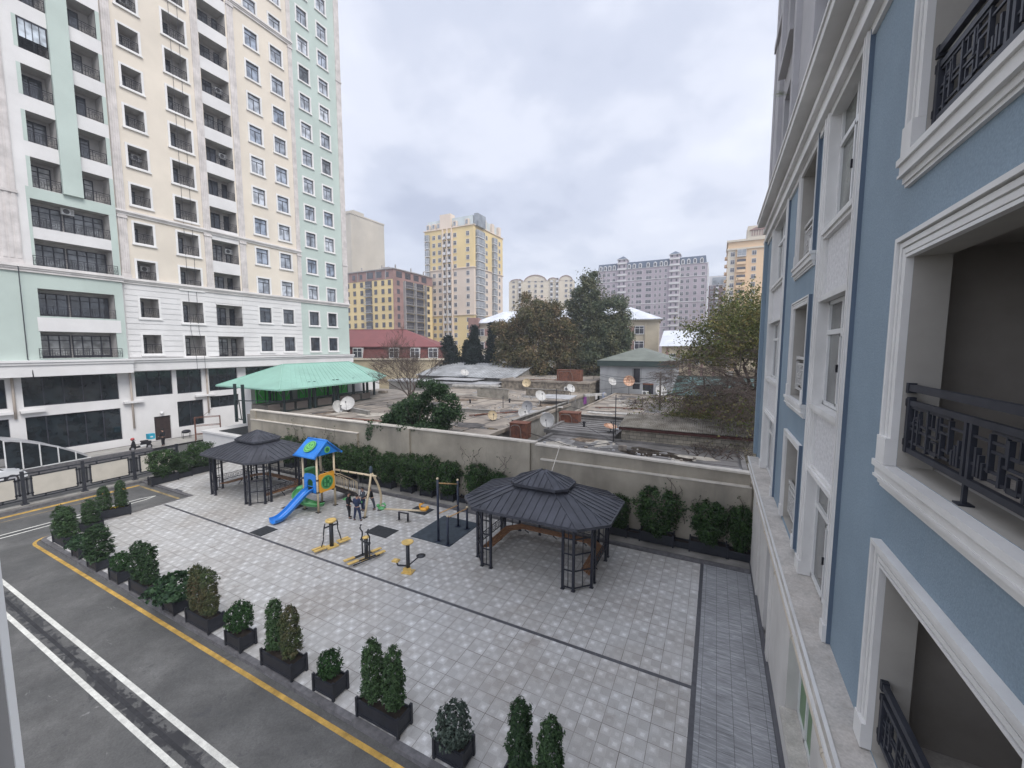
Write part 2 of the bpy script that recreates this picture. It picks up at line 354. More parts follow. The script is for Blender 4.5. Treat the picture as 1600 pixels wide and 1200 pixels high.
# plaza slab as one solid sheet with visible edges
b=MB(); c=[(-31.25,7.22),(-31.0,7.12),(-.2,7.12),(-.2,19.9),(-31.25,19.9)]
b.poly([(x,y,0) for x,y in c])
b.poly([(-37.8,13.98,0),(-31.25,13.98,0),(-31.25,19.9,0),(-37.8,19.9,0)])
struct('plaza_paving',b,tilem)
b=MB(); b.poly([(-.2,7.12,0),(1.85,7.12,0),(1.85,20.6,0),(-.2,20.6,0)]); struct('side_path',b,slatem)
b=MB(); b.box(-31.1,-.13,12.19,12.32,-.05,.004); b.box(-.27,-.13,7.13,20.0,-.05,.0045); struct('plaza_inlay_line',b,inlay)
b=MB()                                                     # kerbs
b.box(-30.9,1.9,6.93,7.12,-.3,.012)
for i in range(7):                                        # rounded corner
    a0=math.pi*1.5-i*math.pi/14; a1=math.pi*1.5-(i+1)*math.pi/14; r0,r1=.55,.36; cx,cy=-30.9,7.48
    P=[(cx+r*math.cos(a),cy+r*math.sin(a)) for r,a in ((r0,a0),(r0,a1),(r1,a1),(r1,a0))]
    b.prism([P[3],P[2],P[1],P[0]],.312,0,'z',-.3)
b.box(-31.45,-31.26,7.48,13.75,-.3,.012); b.box(-38.0,-31.26,13.75,13.94,-.3,.012)
b.box(-38.22,-38.03,-2,13.75,-.3,.05); b.box(-38.22,-38.03,13.94,30,-.3,.05)
struct('kerb',b,granite)
b=MB(); b.box(-37.8,1.73,19.95,20.12,-.2,.14,1); b.box(-37.8,1.73,20.12,21.4,-.2,.10,0); struct('planting_kerb',b,[conc,granite])
b=MB(); z=RZ+.004
def strip(b,pts,w,m=0,z=z):
    for (x0,y0),(x1,y1) in zip(pts,pts[1:]):
        d=Vector((x1-x0,y1-y0,0)).normalized(); n=Vector((-d.y,d.x,0))*w/2
        b.poly([(x0-n.x,y0-n.y,z),(x1-n.x,y1-n.y,z),(x1+n.x,y1+n.y,z),(x0+n.x,y0+n.y,z)],m)
arc=[(-30.9-.85*math.sin(t),7.55-.85*math.cos(t)) for t in [i*math.pi/16 for i in range(9)]]
strip(b,[(6,6.66),(-30.9,6.68)]+arc,.14,0)
strip(b,[(-31.75,7.6),(-31.75,13.35),(-37.2,13.35)],.16,2); strip(b,[(-37.55,0),(-37.55,13.4)],.34,0)
strip(b,[(-36.6,4),(-36.6,12)],.08,2)
strip(b,[(6,4.85),(-33.2,4.88)],.14,1); strip(b,[(6,4.27),(-34,4.22)],.13,1)
strip(b,[(-33.55,4.9),(-33.6,12.2),(-33.85,12.9)],.12,1); strip(b,[(-34.1,4.25),(-34.1,12.2),(-33.88,12.9)],.12,1)
struct('road_markings',b,[yel,whp,yeld])
b=MB(); strip(b,[(6,4.5),(-33.8,4.52),(-33.83,13.7)],.10,0,RZ+.003); struct('drain_channel',b,M('drain_slot',(.03,.03,.033),.7,.2,5))
b=MB(); b.box(-53,-49.4,-10,62,-.3,.02); b.box(-49.6,-49.4,-10,62,-.3,.03,1); struct('tower_pavement',b,[sidew,granite])
b=MB(); b.box(-33.9,-32.9,13.95,14.1,-.02,.006); b.box(-33.9,-33.85,14.1,14.6,-.02,.006); struct('drain_cover',b,inlay)
def mat_slab(x0,x1,y0,y1,lab,nm='rubber_mat',m=rubber,z=.018,cat='rubber mat'):
    b=MB(); b.box(x0,x1,y0,y1,-.01,z); single(nm,b,m,lab,cat,None if nm!='rubber_mat' else 'dark rubber mats on the plaza')
mat_slab(-22.2,-21.2,12.35,13.3,'dark square mat under the foot of the blue slide')
mat_slab(-23.9,-22.9,15.25,16.2,'dark mat behind the blue slide beneath the green chute')
mat_slab(-16.65,-15.15,15.2,16.2,'dark mat near the seesaw behind the middle fitness machine')
mat_slab(-16.5,-15.2,18.45,19.4,'dark mat at the orange end of the seesaw by the hedge')
mat_slab(-14.1,-11.6,15.95,18.9,'large blue grey rubber pad under the exercise bars','rubber_pad',rubberb,.03,'rubber pad')
# ---------------------------------------------------------------- retaining wall
b=MB(); WT=4.36
b.box(-37.2,-9.4,21.55,21.8,-.2,WT); b.prism([(-9.4,-.2),(1.82,-.2),(1.82,4.05),(-9.4,4.26)],.25,0,'y',21.55)
b.box(-37.2,-23.9,21.38,21.55,-.2,3.55); b.box(-8.9,1.74,21.38,21.55,-.2,3.45)
for x in (-36.9,-19.2,-10.0): b.box(x-.35,x+.35,21.40,21.55,-.2,WT-.003)
b2=MB(); b2.box(-37.3,-9.35,21.47,21.88,WT,WT+.09); b2.prism([(-9.35,4.26),(1.82,4.05),(1.82,4.14),(-9.35,4.35)],.41,0,'y',21.47)
b3=MB(); b3.box(-37.2,-23.85,21.34,21.55,3.55,3.62); b3.box(-8.95,1.74,21.34,21.55,3.45,3.52)
t=thing('retaining_wall','long grey rendered boundary wall with pale coping behind the hedge planters','wall',(-18,21.6,0))
part(t,'wall',b,wallm,world=True); part(t,'coping',b2,coping,world=True); part(t,'ledge',b3,coping,world=True)
# ---------------------------------------------------------------- left tower (facade plane x=-53, local x points out of the wall)
TW=thing('apartment_tower','tall cream and pale green apartment tower with dark balconies on the left','building',(-53,0,0))
ST=3.745
def kmax(y,z0): return int((39+(y-14)*.78+9-z0)/ST)+1
def trimbox(b,w,h,t=.19,p=.07,m=0,sill=True):
    b.box(-.02,p,-t,0,-t*.6,h+t,m); b.box(-.02,p,w,w+t,-t*.6,h+t,m); b.box(-.02,p,0,w,h,h+t,m)
    b.box(-.02,p+.09,-t-.06,w+t+.06,-t*.6-.14,-t*.6,m); b.box(-.02,p,0,w,-t*.6,0,m)
def railing(w,h=.95,x=.0,style=0,n=None,th=.035):
    b=MB(); n=n or max(2,round(w/.8)); b.bar((x,0,h),(x,w,h),th*1.3); b.bar((x,0,.1),(x,w,.1),th); b.bar((x,0,h-.16),(x,w,h-.16),th*.8)
    for i in range(n+1):
        y=min(max(w*i/n,.02),w-.02); b.bar((x,y,0),(x,y,h),th)
    for i in range(n):
        a=w*i/n; c=w/n; t=th*.7
        for q,(s0,z0,z1) in enumerate(((.2,.2,h-.25),(.36,.32,h-.36))):
            P=[(x,a+c*s0,z0),(x,a+c*(1-s0),z0),(x,a+c*(1-s0),z1),(x,a+c*s0,z1)]
            for k in range(4): b.bar(P[k],P[(k+1)%4],t)
        b.bar((x,a,(h-.05)/2),(x,a+c*.2,(h-.05)/2),t); b.bar((x,a+c*.8,(h-.05)/2),(x,a+c,(h-.05)/2),t)
    return b
def balcony_protos(w,h,dep,doors,trim=False,rail=True,bulge=0.):
    b=MB(); x=-dep
    b.poly([(x,0,0),(x,w,0),(x,w,h),(x,0,h)],0)
    b.poly([(0,0,0),(0,0,h),(x,0,h),(x,0,0)],0); b.poly([(0,w,0),(x,w,0),(x,w,h),(0,w,h)],0)
    b.poly([(0,0,h),(0,w,h),(x,w,h),(x,0,h)],0); b.poly([(0,0,0),(x,0,0),(x,w,0),(0,w,0)],0)
    p=MB()
    for a,c,nd in doors:                       # glazed door groups on the back wall
        a*=w; c*=w; z1=h-.28
        p.poly([(x+.03,a,.02),(x+.03,c,.02),(x+.03,c,z1),(x+.03,a,z1)])
        t=.07
        for i in range(nd+1):
            y=a+(c-a)*i/nd; b.box(x+.01,x+.09,y-t/2,y+t/2,.02,z1,1)
        b.box(x+.01,x+.09,a,c,z1-t,z1,1); b.box(x+.01,x+.085,a,c,z1-.5,z1-.44,1); b.box(x+.01,x+.085,a,c,.02,.22,1)
    if trim: trimbox(b,w,h,m=2)
    r=railing(w+2*bulge,x=-.06+bulge*.0) if rail else None
    return b.mesh('balcony',[inner,darkfr,trimw]),p.mesh('pane',[pane]),(r.mesh('railing',[dark]) if r else None)
def place_balcony(pr,y,z,x=0,label=None,extra=None,root=TW,glz=False):
    o=part(root,'balcony',pr[0],None,label,loc=(x,y,z)); q=pr[1]
    if rng.random()<.4:
        if q.name not in CH: CH[q.name]=q.copy(); CH[q.name].materials[0]=GLASS('half_drawn_curtains',(.16,.17,.18),.12,.7,(.34,.34,.33))
        q=CH[q.name]
    part(o,'pane',q,None)
    if pr[2]: part(o,'railing',pr[2],None)
    return o
def window_protos(w,h,tm=trimw,fm=darkfr,dep=.18):
    b=MB(); trimbox(b,w,h,m=0)
    for q in (((0,0),(0,h)),((0,h),(w,h)),((w,h),(w,0)),((w,0),(0,0))): b.poly([(0,*q[0]),(0,*q[1]),(-dep,*q[1]),(-dep,*q[0])],0)
    t=.07; x0,x1=-dep+.0,-dep+.07
    b.box(x0,x1,0,t,0,h,1); b.box(x0,x1,w-t,w,0,h,1); b.box(x0,x1,0,w,0,t,1); b.box(x0,x1,0,w,h-t,h,1)
    b.box(x0,x1-.005,0,w,h*.72,h*.72+.07,1); b.box(x0,x1-.01,w*.5-.04,w*.5+.04,0,h*.72,1)
    p=MB(); p.poly([(-dep+.03,0,0),(-dep+.03,w,0),(-dep+.03,w,h),(-dep+.03,0,h)])
    return b.mesh('window',[tm,fm]),p
WB,WP=window_protos(1.55,1.93)
WPc=[WP.mesh('pane',[g]) for g in (curtain,curtain,pane,GLASS('painted_sky_glass',(.20,.24,.31),.05,.9,(.36,.40,.47)))]  # last pane: pale blue base colour paints in the sky's reflection
holes=[]
# windows
wins=[]
for y in (32.37,35.57,39.58,42.72):
    for k in range(kmax(y,9.5)):
        z=9.52+ST*k
        if 49.2<z<50.9: pass
        holes.append((y,y+1.55,z,z+1.93)); wins.append((y,z))
for i,(y,z) in enumerate(wins):
    o=part(TW,'window',WB,None,loc=(0,y,z)); part(o,'pane',WPc[rng.choice([0,1,2,3],p=[.34,.3,.12,.24])] if z>14 else WPc[2],None)
s1=balcony_protos(1.55,1.95,1.5,[(.0,.52,2)],True); s2=balcony_protos(2.0,2.3,1.5,[(.0,.55,2)],True); s3=balcony_protos(2.9,2.45,1.6,[(.02,.62,3),(.8,.97,1)],False)
ACL=[]
for k in range(kmax(20,9.4)):
    z=9.37+ST*k; holes.append((20.2,21.75,z,z+1.95)); o=place_balcony(s1,20.2,z)
    if k in (2,5,9): ACL.append((o,(-1.5,.75,1.1)))
for k in range(kmax(24,9.05)):
    z=9.05+ST*k; holes.append((23.9,25.9,z,z+2.3)); place_balcony(s2,23.9,z)
acb=MB(); acb.box(0,.3,0,.8,0,.55,0); acb.lathe([(.2,0),(.2,.02),(.03,.025)],14,1,True,(0,0,0)); 
def ac_mesh():
    b=MB(); b.box(0,.28,0,.82,0,.56,0); P=[( .285,.32+.22*math.cos(t*math.pi/8),.28+.22*math.sin(t*math.pi/8)) for t in range(16)]; b.poly(P,1)
    for i in range(4): b.box(.28,.29,.62,.78,.1+.1*i,.13+.1*i,1)
    b.box(-.02,.0,.1,.72,-.05,0,1); return b
acm=ac_mesh().mesh('air_conditioner',[pvc,M('grille_grey',(.12,.12,.125),.6,.05)])
for o,l in ACL: part(o,'air_conditioner',acm,None,loc=l)
for k in range(kmax(28,8.9)):
    z=8.92+ST*k; holes.append((27.3,30.2,z,z+2.42)); o=place_balcony(s3,27.3,z)
    if k in (3,6,8): part(o,'air_conditioner',acm,None,loc=(-1.5,2.05,1.35))
# main wall sheets
b=MB()
Z0,Z1,Z2,Z3=8.95,16.4,50.5,70.
b.wall(18.7,38.3,Z0,Z1,holes,0,2); b.wall(38.3,46.6,Z0,70,holes,0,1); b.wall(18.7,38.3,Z1,70,holes,0,0)
for i in range(13):                                 # rusticated courses in the white zone
    za=Z0+.08+i*.57; zb=min(za+.51,Z1)
    if zb>za+.1: b.wall(19.0,38.3,za,zb,holes+[(27.2,30.3,8,17)],.035,2,.035)
for k in range(kmax(28,8.9)):                       # white spandrels of the loggia column
    z=8.92+ST*k+2.42; b.wall(27.25,30.3,z,z+ST-2.42,(),.012,2)
sh=[(19.4,22.6,4.9,7.5),(23.0,25.45,4.85,7.5),(26.2,29.4,4.85,7.5),(30.4,34.2,4.85,7.5),(35.2,38.6,4.85,7.5),(39.6,43.6,4.85,7.5),(22.9,25.45,1.1,3.98),(26.2,29.4,2.84,4.2),(20.73,22.2,.02,2.6),(31,35,1.0,4.0)]
shl=[(11.8,18.1,4.83,7.42),(11.8,18.1,.75,3.93),(2.5,10.9,4.83,7.3),(2.5,10.9,.6,3.93),(-8,1.6,4.83,7.3),(-8,1.6,.6,3.93)]
b.wall(-12,46.6,0,7.7,sh+shl,-.35,2,.3)
b.poly([(-.35,-12,7.7),(-.35,46.6,7.7),(.5,46.6,7.7),(.5,-12,7.7)],2)
# north end, back and roof
b.poly([(0,46.6,0),(-18,46.6,0),(-18,46.6,70),(0,46.6,70)],1); b.poly([(0,46.6,70),(-18,46.6,70),(-18,-12,70),(0,-12,70)],2); b.poly([(-18,-12,0),(-18,46.6,0),(-18,46.6,70),(-18,-12,70)],0)
part(TW,'wall',b,[cream,green,white])
# projecting left bay
LX=.45; lh=[]
big=balcony_protos(5.0,2.35,1.3,[(.02,.42,3),(.46,.98,4)],False,rail=False); l1=balcony_protos(1.75,2.5,1.5,[(.02,.85,2)],False); l2=balcony_protos(1.95,2.5,1.5,[(.0,.62,2)],False)
for z,y0 in ((9.05,13.0),(12.75,13.1),(16.98,13.2),(20.3,13.2)):
    lh.append((y0,y0+5.0,z,z+2.35)); o=place_balcony(big,y0,z,LX)
    rm=railing(5.5 if z in (9.05,16.98) else 5.0,.85,style=1).mesh('railing',[dark])
    r=part(o,'railing',rm,None,loc=((.28 if z in (9.05,16.98) else .02),(-.25 if z in (9.05,16.98) else 0),0))
    if z==20.3: part(o,'air_conditioner',acm,None,loc=(-1.1,2.05,1.75))
for j in range(kmax(15,23.6)):
    z=23.62+3.72*j; lh.append((13.45,15.2,z,z+2.5)); lh.append((16.5,18.45,z,z+2.5))
    o=place_balcony(l1,13.45,z,LX,label='balcony closed in with tall glass sheets' if j==3 else None)
    if j==3:
        g=MB(); g.poly([(-.02,.05,.95),(-.02,1.7,.95),(-.02,1.7,2.4),(-.02,.05,2.4)],0)
        for q in range(5): g.box(-.03,.02,.05+q*.4,.09+q*.4,.95,2.4,1)
        g.box(-.04,.03,0,1.75,2.36,2.46,1); part(o,'glazing',g,[GLASS('pale_glazing',(.5,.55,.6),.1,.8,(.6,.64,.68)),darkfr])
    place_balcony(l2,16.5,z,LX)
b=MB()
b.wall(-12,18.75,8.9,16.5,lh,LX,1,.1); b.wall(13.0,18.75,16.5,23.5,lh,LX,2,.1); b.wall(13.0,18.75,23.5,70,lh,LX,2,.1); b.wall(-12,13.0,16.5,70,(),LX,2)
b.wall(12.9,18.4,11.42,12.62,(),LX+.04,2); b.wall(13.0,18.74,22.66,23.6,(),LX+.012,1); b.wall(13.0,13.19,17.02,22.65,(),LX+.012,1); b.wall(18.22,18.74,17.02,22.65,(),LX+.012,1)
zz=23.6
for j in range(kmax(15,23.6)):
    z=23.62+3.72*j; b.wall(13.2,13.45,z,z+2.5,(),LX+.012,1); b.wall(18.45,18.74,z,z+2.5,(),LX+.012,1)
b.box(LX-.05,LX+.3,15.2,16.5,23.6,70,1)
b.poly([(LX,18.75,7.7),(0,18.75,7.7),(0,18.75,70),(LX,18.75,70)],2)
part(TW,'wall',b,[cream,green,white],label='projecting pale green and white bay')
# pilasters with flutes and capitals
def pil(y0,y1,x,z0=16.95,z1=70,fl=True,bands=(23.2,50.5)):
    b=MB(); b.box(x-.02,x+.10,y0,y1,z0,z1)
    if fl:
        n=4
        for i in range(n):
            a=y0+(y1-y0)*(i+.2)/n; c=y0+(y1-y0)*(i+.8)/n; b.box(x+.1,x+.135,a,c,z0+.5,z1)
    for z in (z0,)+tuple(bands): b.box(x-.01,x+.2,y0-.06,y1+.06,z-.42,z-.18)
    b.box(x-.01,x+.17,y0-.04,y1+.04,z0,z0+.35)
    part(TW,'pilaster',b,fluted)
for y0,y1 in ((18.95,19.65),(26.5,27.2),(30.38,31.1),(38.02,38.6)): pil(y0,y1,0)
pil(45.75,46.62,0,16.95,70); pil(10.9,12.45,LX); pil(7.2,8.2,LX)
# cornice bands
def band(z0,z1,y0,y1,x,dep,name='cornice'):
    b=MB(); h=z1-z0
    b.box(x-.02,x+dep*.45,y0,y1,z0,z0+h*.35); b.box(x-.02,x+dep*.7,y0,y1,z0+h*.35+.0,z0+h*.6); b.box(x-.02,x+dep,y0,y1,z0+h*.6,z1)
    part(TW,name,b,trim)
band(16.4,16.95,18.72,46.7,0,.35); band(16.4,17.0,-12,18.85,LX,.35); band(23.1,23.55,18.72,38.6,0,.32); band(50.4,51,30.4,38.6,0,.35)
b=MB(); b.box(-.3,.55,18.9,46.75,7.62,8.5); b.box(-.3,.68,18.9,46.85,8.5,8.72); b.box(-.3,.8,18.9,46.9,8.72,8.9); part(TW,'cornice',b,white)
b=MB(); b.box(-.3,1.0,-12,18.9,7.5,8.5); b.box(-.3,1.12,-12,18.95,8.5,8.72); b.box(-.3,1.22,-12,19,8.72,8.9); part(TW,'cornice',b,white)
# shop front glazing
for i,(a,c,z0,z1) in enumerate([h for h in sh if h[2]>.5]+shl):
    b=MB(); n=max(2,round((c-a)/1.25)); x=-.6
    for q in range(n+1): y=a+(c-a)*q/n; b.box(x,x+.08,y-.035,y+.035,z0,z1,0)
    b.box(x,x+.08,a,c,z0,z0+.08,0); b.box(x,x+.08,a,c,z1-.08,z1,0)
    if z0>4 and a>18: b.box(x,x+.075,a+(c-a)*.33,a+(c-a)*.66,z1-.75,z1-.69,0)
    o=part(TW,'shop_window',b,[darkfr]); p=MB(); p.poly([(x+.03,a,z0),(x+.03,c,z0),(x+.03,c,z1),(x+.03,a,z1)]); part(o,'pane',p,[panedark])
b=MB(); b.box(-.6,-.52,20.73,22.2,.02,2.6,0)
for (u,v,w,h_) in ((.12,.2,.55,.8),(.82,.2,.55,.8),(.12,1.2,.55,1.2),(.82,1.2,.55,1.2)): b.box(-.52,-.49,20.73+u,20.73+u+w,v,v+h_,0)
b.box(-.5,-.42,21.42,21.5,1.0,1.25,1); part(TW,'entrance_door',b,[M('brown_carved_door',(.045,.03,.028),.5,.2,4),dark])
b=MB(); b.sphere((-.22,21.4,2.95),.17,0); b.box(-.36,-.3,21.25,21.55,2.85,3.05,0); part(TW,'wall_lamp',b,pvc)
for y,z0,z1 in ((19.0,1.7,7.6),(25.9,2.3,7.6),(11.25,3.9,7.5)):
    b=MB(); b.tube([(-.2,y,z0),(-.2,y,z1)],.09,8); part(TW,'drain_pipe',b,M('beige_pipe',(.47,.40,.34),.6,.08))
for y0,y1 in ((18.3,19.9),(24.6,26.6),(10,11.1),(11.5,13.0)):
    b=MB(); b.box(-.36,.1,y0,y1,4.35,4.55); part(TW,'ledge',b,white)
for y in (24.5,25.3):
    b=MB(); b.tube([(.12,y,48),(.10,y+.03,30),(.13,y,12),(.9,y,8.9),(.95,y,6.0)],.018,5,0); part(TW,'cable',b,darkfr)
b=MB(); b.tube([(LX+.05,11.9,70),(LX+.05,11.7,30),(LX+.06,12.0,17),(LX+.4,12.05,16.7),(LX+.1,12.1,9),(.9,12.2,8.7),(1.05,12.2,7.4)],.035,6,0); part(TW,'cable',b,dark)
# ---------------------------------------------------------------- blue apartment building on the right (facade plane x=1.75 facing -x)
RB=thing('blue_apartment_building','near blue stucco apartment building with white mouldings filling the right side','building',(1.75,10,0))
XR=1.83; YE=21.5
def rp(name,b,m,label=None,parent=None):
    o=part(parent or RB,name,b,m,label)
    o.location=(-1.75,-10,0) if parent is None else (0,0,0)
    return o
bigs=[(3.4,5.83,z,z+2.27) for z in (5.23,8.69,12.08)]
nar=[(11.2,13.1,z,z+2.28) for z in (5.32,8.72,12.1)]
bayA=(7.8,10.42); bayB=(15.05,18.9)
b=MB()
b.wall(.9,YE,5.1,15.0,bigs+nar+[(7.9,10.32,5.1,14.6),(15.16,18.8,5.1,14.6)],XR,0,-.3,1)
b.poly([(XR,YE,0),(XR+9,YE,0),(XR+9,YE,30),(XR,YE,30)],0); b.poly([(XR,.9,0),(XR+9,.9,0),(XR+9,.9,30),(XR,.9,30)],0)
b.poly([(XR+9,.9,0),(XR+9,YE,0),(XR+9,YE,30),(XR+9,.9,30)],0); b.poly([(XR,.9,30),(XR+9,.9,30),(XR+9,YE,30),(XR,YE,30)],0)
b.box(XR-.14,XR,YE-.5,YE-.1,5.2,14.6,0)
rp('wall',b,[bluew,rbeige])
def frame_mould(y0,y1,z0,z1,w=.24,p=.09,near_end=True):   # three stepped fillets on both sides and on top, base blocks
    b=MB()
    for i,(a,c,q) in enumerate(((0,.13,p*.75),(.13,.2,p*.45),(.2,.42,p*.7),(.42,.5,p*.5),(.5,.72,p*.8),(.72,.8,p*.45),(.8,1,p*1.1))):
        a*=w; c*=w
        b.box(XR-q,XR-.001,y1+a,y1+c,z0+.3,z1+c,0); b.box(XR-q,XR-.001,y0-c,y0-a,z0+.3,z1+c,0)
        b.box(XR-q+.001,XR-.001,y0-a,y1+a,z1+a,z1+c,0)
    for a,c in ((y1+.003,y1+w+.02),(y0-w-.02,y0-.003)): b.box(XR-p-.02,XR-.001,a,c,z0,z0+.3,0)
    b.box(XR-p*.9,XR,y0-w-.03,y0-w-.0,z0,z1+w,1)
    return b
def sill_mould(y0,y1,z,steps=((.0,.07,.12),(.07,.17,.09),(.17,.20,.105),(.20,.27,.06),(.27,.31,.04)),ex=.05):
    b=MB()
    for a,c,q in steps: b.box(XR-q,XR+.34,y0-.24-ex-(.12-a)*.3*0-q*.4+.0,y1+.24+ex+q*.4,z-c,z-a,0)
    return b
# geometric railing, drawn for a 2.4 m bay and reused
def deco(w,h,x=0,t=.028,flat=.045):
    b=MB()
    def R(y0,z0,y1,z1,k=t): b.bar((x,y0,z0),(x,y1,z1),k*.8,k)
    R(0,h,w,h,.07); R(0,h-.16,w,h-.16,.055); R(0,.06,w,.06,.055)
    for y in (.06,w-.06): b.box(x-.03,x+.03,y-.03,y+.03,.03,h-.1)
    for y in (0,w): b.box(x-.035,x+.035,y-.03 if y==0 else y-.06,y+.06 if y==0 else y+.03,h-.06,h+.05); b.box(x-.03,x+.03,y-.03 if y==0 else y-.05,y+.05 if y==0 else y+.03,h-.2,h-.12); b.box(x-.03,x+.03,y-.03 if y==0 else y-.05,y+.05 if y==0 else y+.03,.1,.17)
    H=h-.22; m=w/2
    for s in (-1,1):
        def U(a): return m+s*a
        for a in (.04,): b.box(x-.02,x+.02,min(U(a-.02),U(a+.02)),max(U(a-.02),U(a+.02)),.06,h-.14)
        for a,z0,z1 in ((.13,.1,H*.62),(.18,.1,H*.52),(.23,.1,H*.42),(.30,H*.35,H*.9),(.44,H*.2,H*.62),(.52,H*.52,H*.88),(.72,.08,H*.98),(.92,H*.25,H*.85),(1.02,H*.1,H*.7)):
            if a<m-.08: b.box(x-.017,x+.017,min(U(a-.014),U(a+.014)),max(U(a-.014),U(a+.014)),z0+.03,z1+.05)
        for z,a0,a1 in ((H*.95,.3,m-.06),(H*.80,.04,.52),(H*.66,.3,.72),(H*.5,.44,m-.06),(H*.36,.04,.44),(H*.22,.3,m-.06),(H*.62,.72,m-.06)):
            if a0<m-.1: R(U(a0),z+.04,U(min(a1,m-.06)),z+.04,.022)
        for cx,cz,q in ((.56,H*.8,.075),(.96,H*.62,.07),(.96,H*.82,.06),(.58,H*.3,.06)):
            if cx<m-.1:
                for k,(p0,p1) in enumerate((((-1,-1),(1,-1)),((1,-1),(1,1)),((1,1),(-1,1)),((-1,1),(-1,-1)))):
                    R(U(cx+p0[0]*q),cz+.04+p0[1]*q,U(cx+p1[0]*q),cz+.04+p1[1]*q,.022)
    b.bar((x,m,-.16),(x,m,.06),.03); b.box(x-.05,x+.05,m-.05,m+.05,-.15,-.135)
    return b
bigrail=deco(2.43,.73).mesh('railing',[M('blackened_railing',(.028,.031,.042),.5,.15,5)]); 
wrail=deco(1.9,.86).mesh('railing',[M('pale_railing',(.52,.51,.49),.6,.06)])
labs=['lower dark open balcony','middle dark open balcony','upper dark open balcony']
for i,(y0,y1,z0,z1) in enumerate(bigs):
    b=MB()
    xa,xb=XR+.3,XR+2.6; ya,yb=y0-1.2,y1+.35; za,zb=z0-.02,z1+.12
    b.poly([(xb,ya,za),(xb,yb,za),(xb,yb,zb),(xb,ya,zb)],1); b.poly([(xa,yb,za),(xb,yb,za),(xb,yb,zb),(xa,yb,zb)],1); b.poly([(xa,ya,za),(xb,ya,za),(xb,ya,zb),(xa,ya,zb)],1)
    b.poly([(xa,ya,zb),(xb,ya,zb),(xb,yb,zb),(xa,yb,zb)],1); b.poly([(XR+.02,ya,za),(xb,ya,za),(xb,yb,za),(XR+.02,yb,za)],2)
    b.poly([(xa,ya,za),(xa,y0,za),(xa,y0,zb),(xa,ya,zb)],1); b.poly([(xa,y1,za),(xa,yb,za),(xa,yb,zb),(xa,y1,zb)],1); b.poly([(xa,y0,z1),(xa,y1,z1),(xa,y1,zb),(xa,y0,zb)],1)
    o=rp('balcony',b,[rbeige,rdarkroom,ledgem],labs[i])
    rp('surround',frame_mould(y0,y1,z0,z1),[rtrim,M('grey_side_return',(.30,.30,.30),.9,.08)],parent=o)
    if i: rp('sill',sill_mould(y0,y1,z0-.005),[rtrim],parent=o)
    r=obj('railing',bigrail,o,(XR+.06,y0,z0+.15))
for i,(y0,y1,z0,z1) in enumerate(nar):
    b=MB(); xa,xb=XR+.3,XR+1.8; ya,yb=y0-.3,y1+.3; za,zb=z0-.02,z1+.1
    b.poly([(xb,ya,za),(xb,yb,za),(xb,yb,zb),(xb,ya,zb)],1)
    for y in (ya,yb): b.poly([(xa,y,za),(xb,y,za),(xb,y,zb),(xa,y,zb)],1)
    for z in (za,zb): b.poly([(xa,ya,z),(xb,ya,z),(xb,yb,z),(xa,yb,z)],1)
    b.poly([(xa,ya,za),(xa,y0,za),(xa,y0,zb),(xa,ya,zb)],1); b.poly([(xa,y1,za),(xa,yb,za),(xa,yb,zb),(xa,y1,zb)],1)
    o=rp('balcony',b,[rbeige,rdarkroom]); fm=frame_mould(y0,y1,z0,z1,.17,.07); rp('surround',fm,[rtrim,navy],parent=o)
    if i: rp('sill',sill_mould(y0,y1,z0-.005,ex=.0),[rtrim],parent=o)
    obj('railing',wrail,o,(XR+.12,y0,z0+.15))
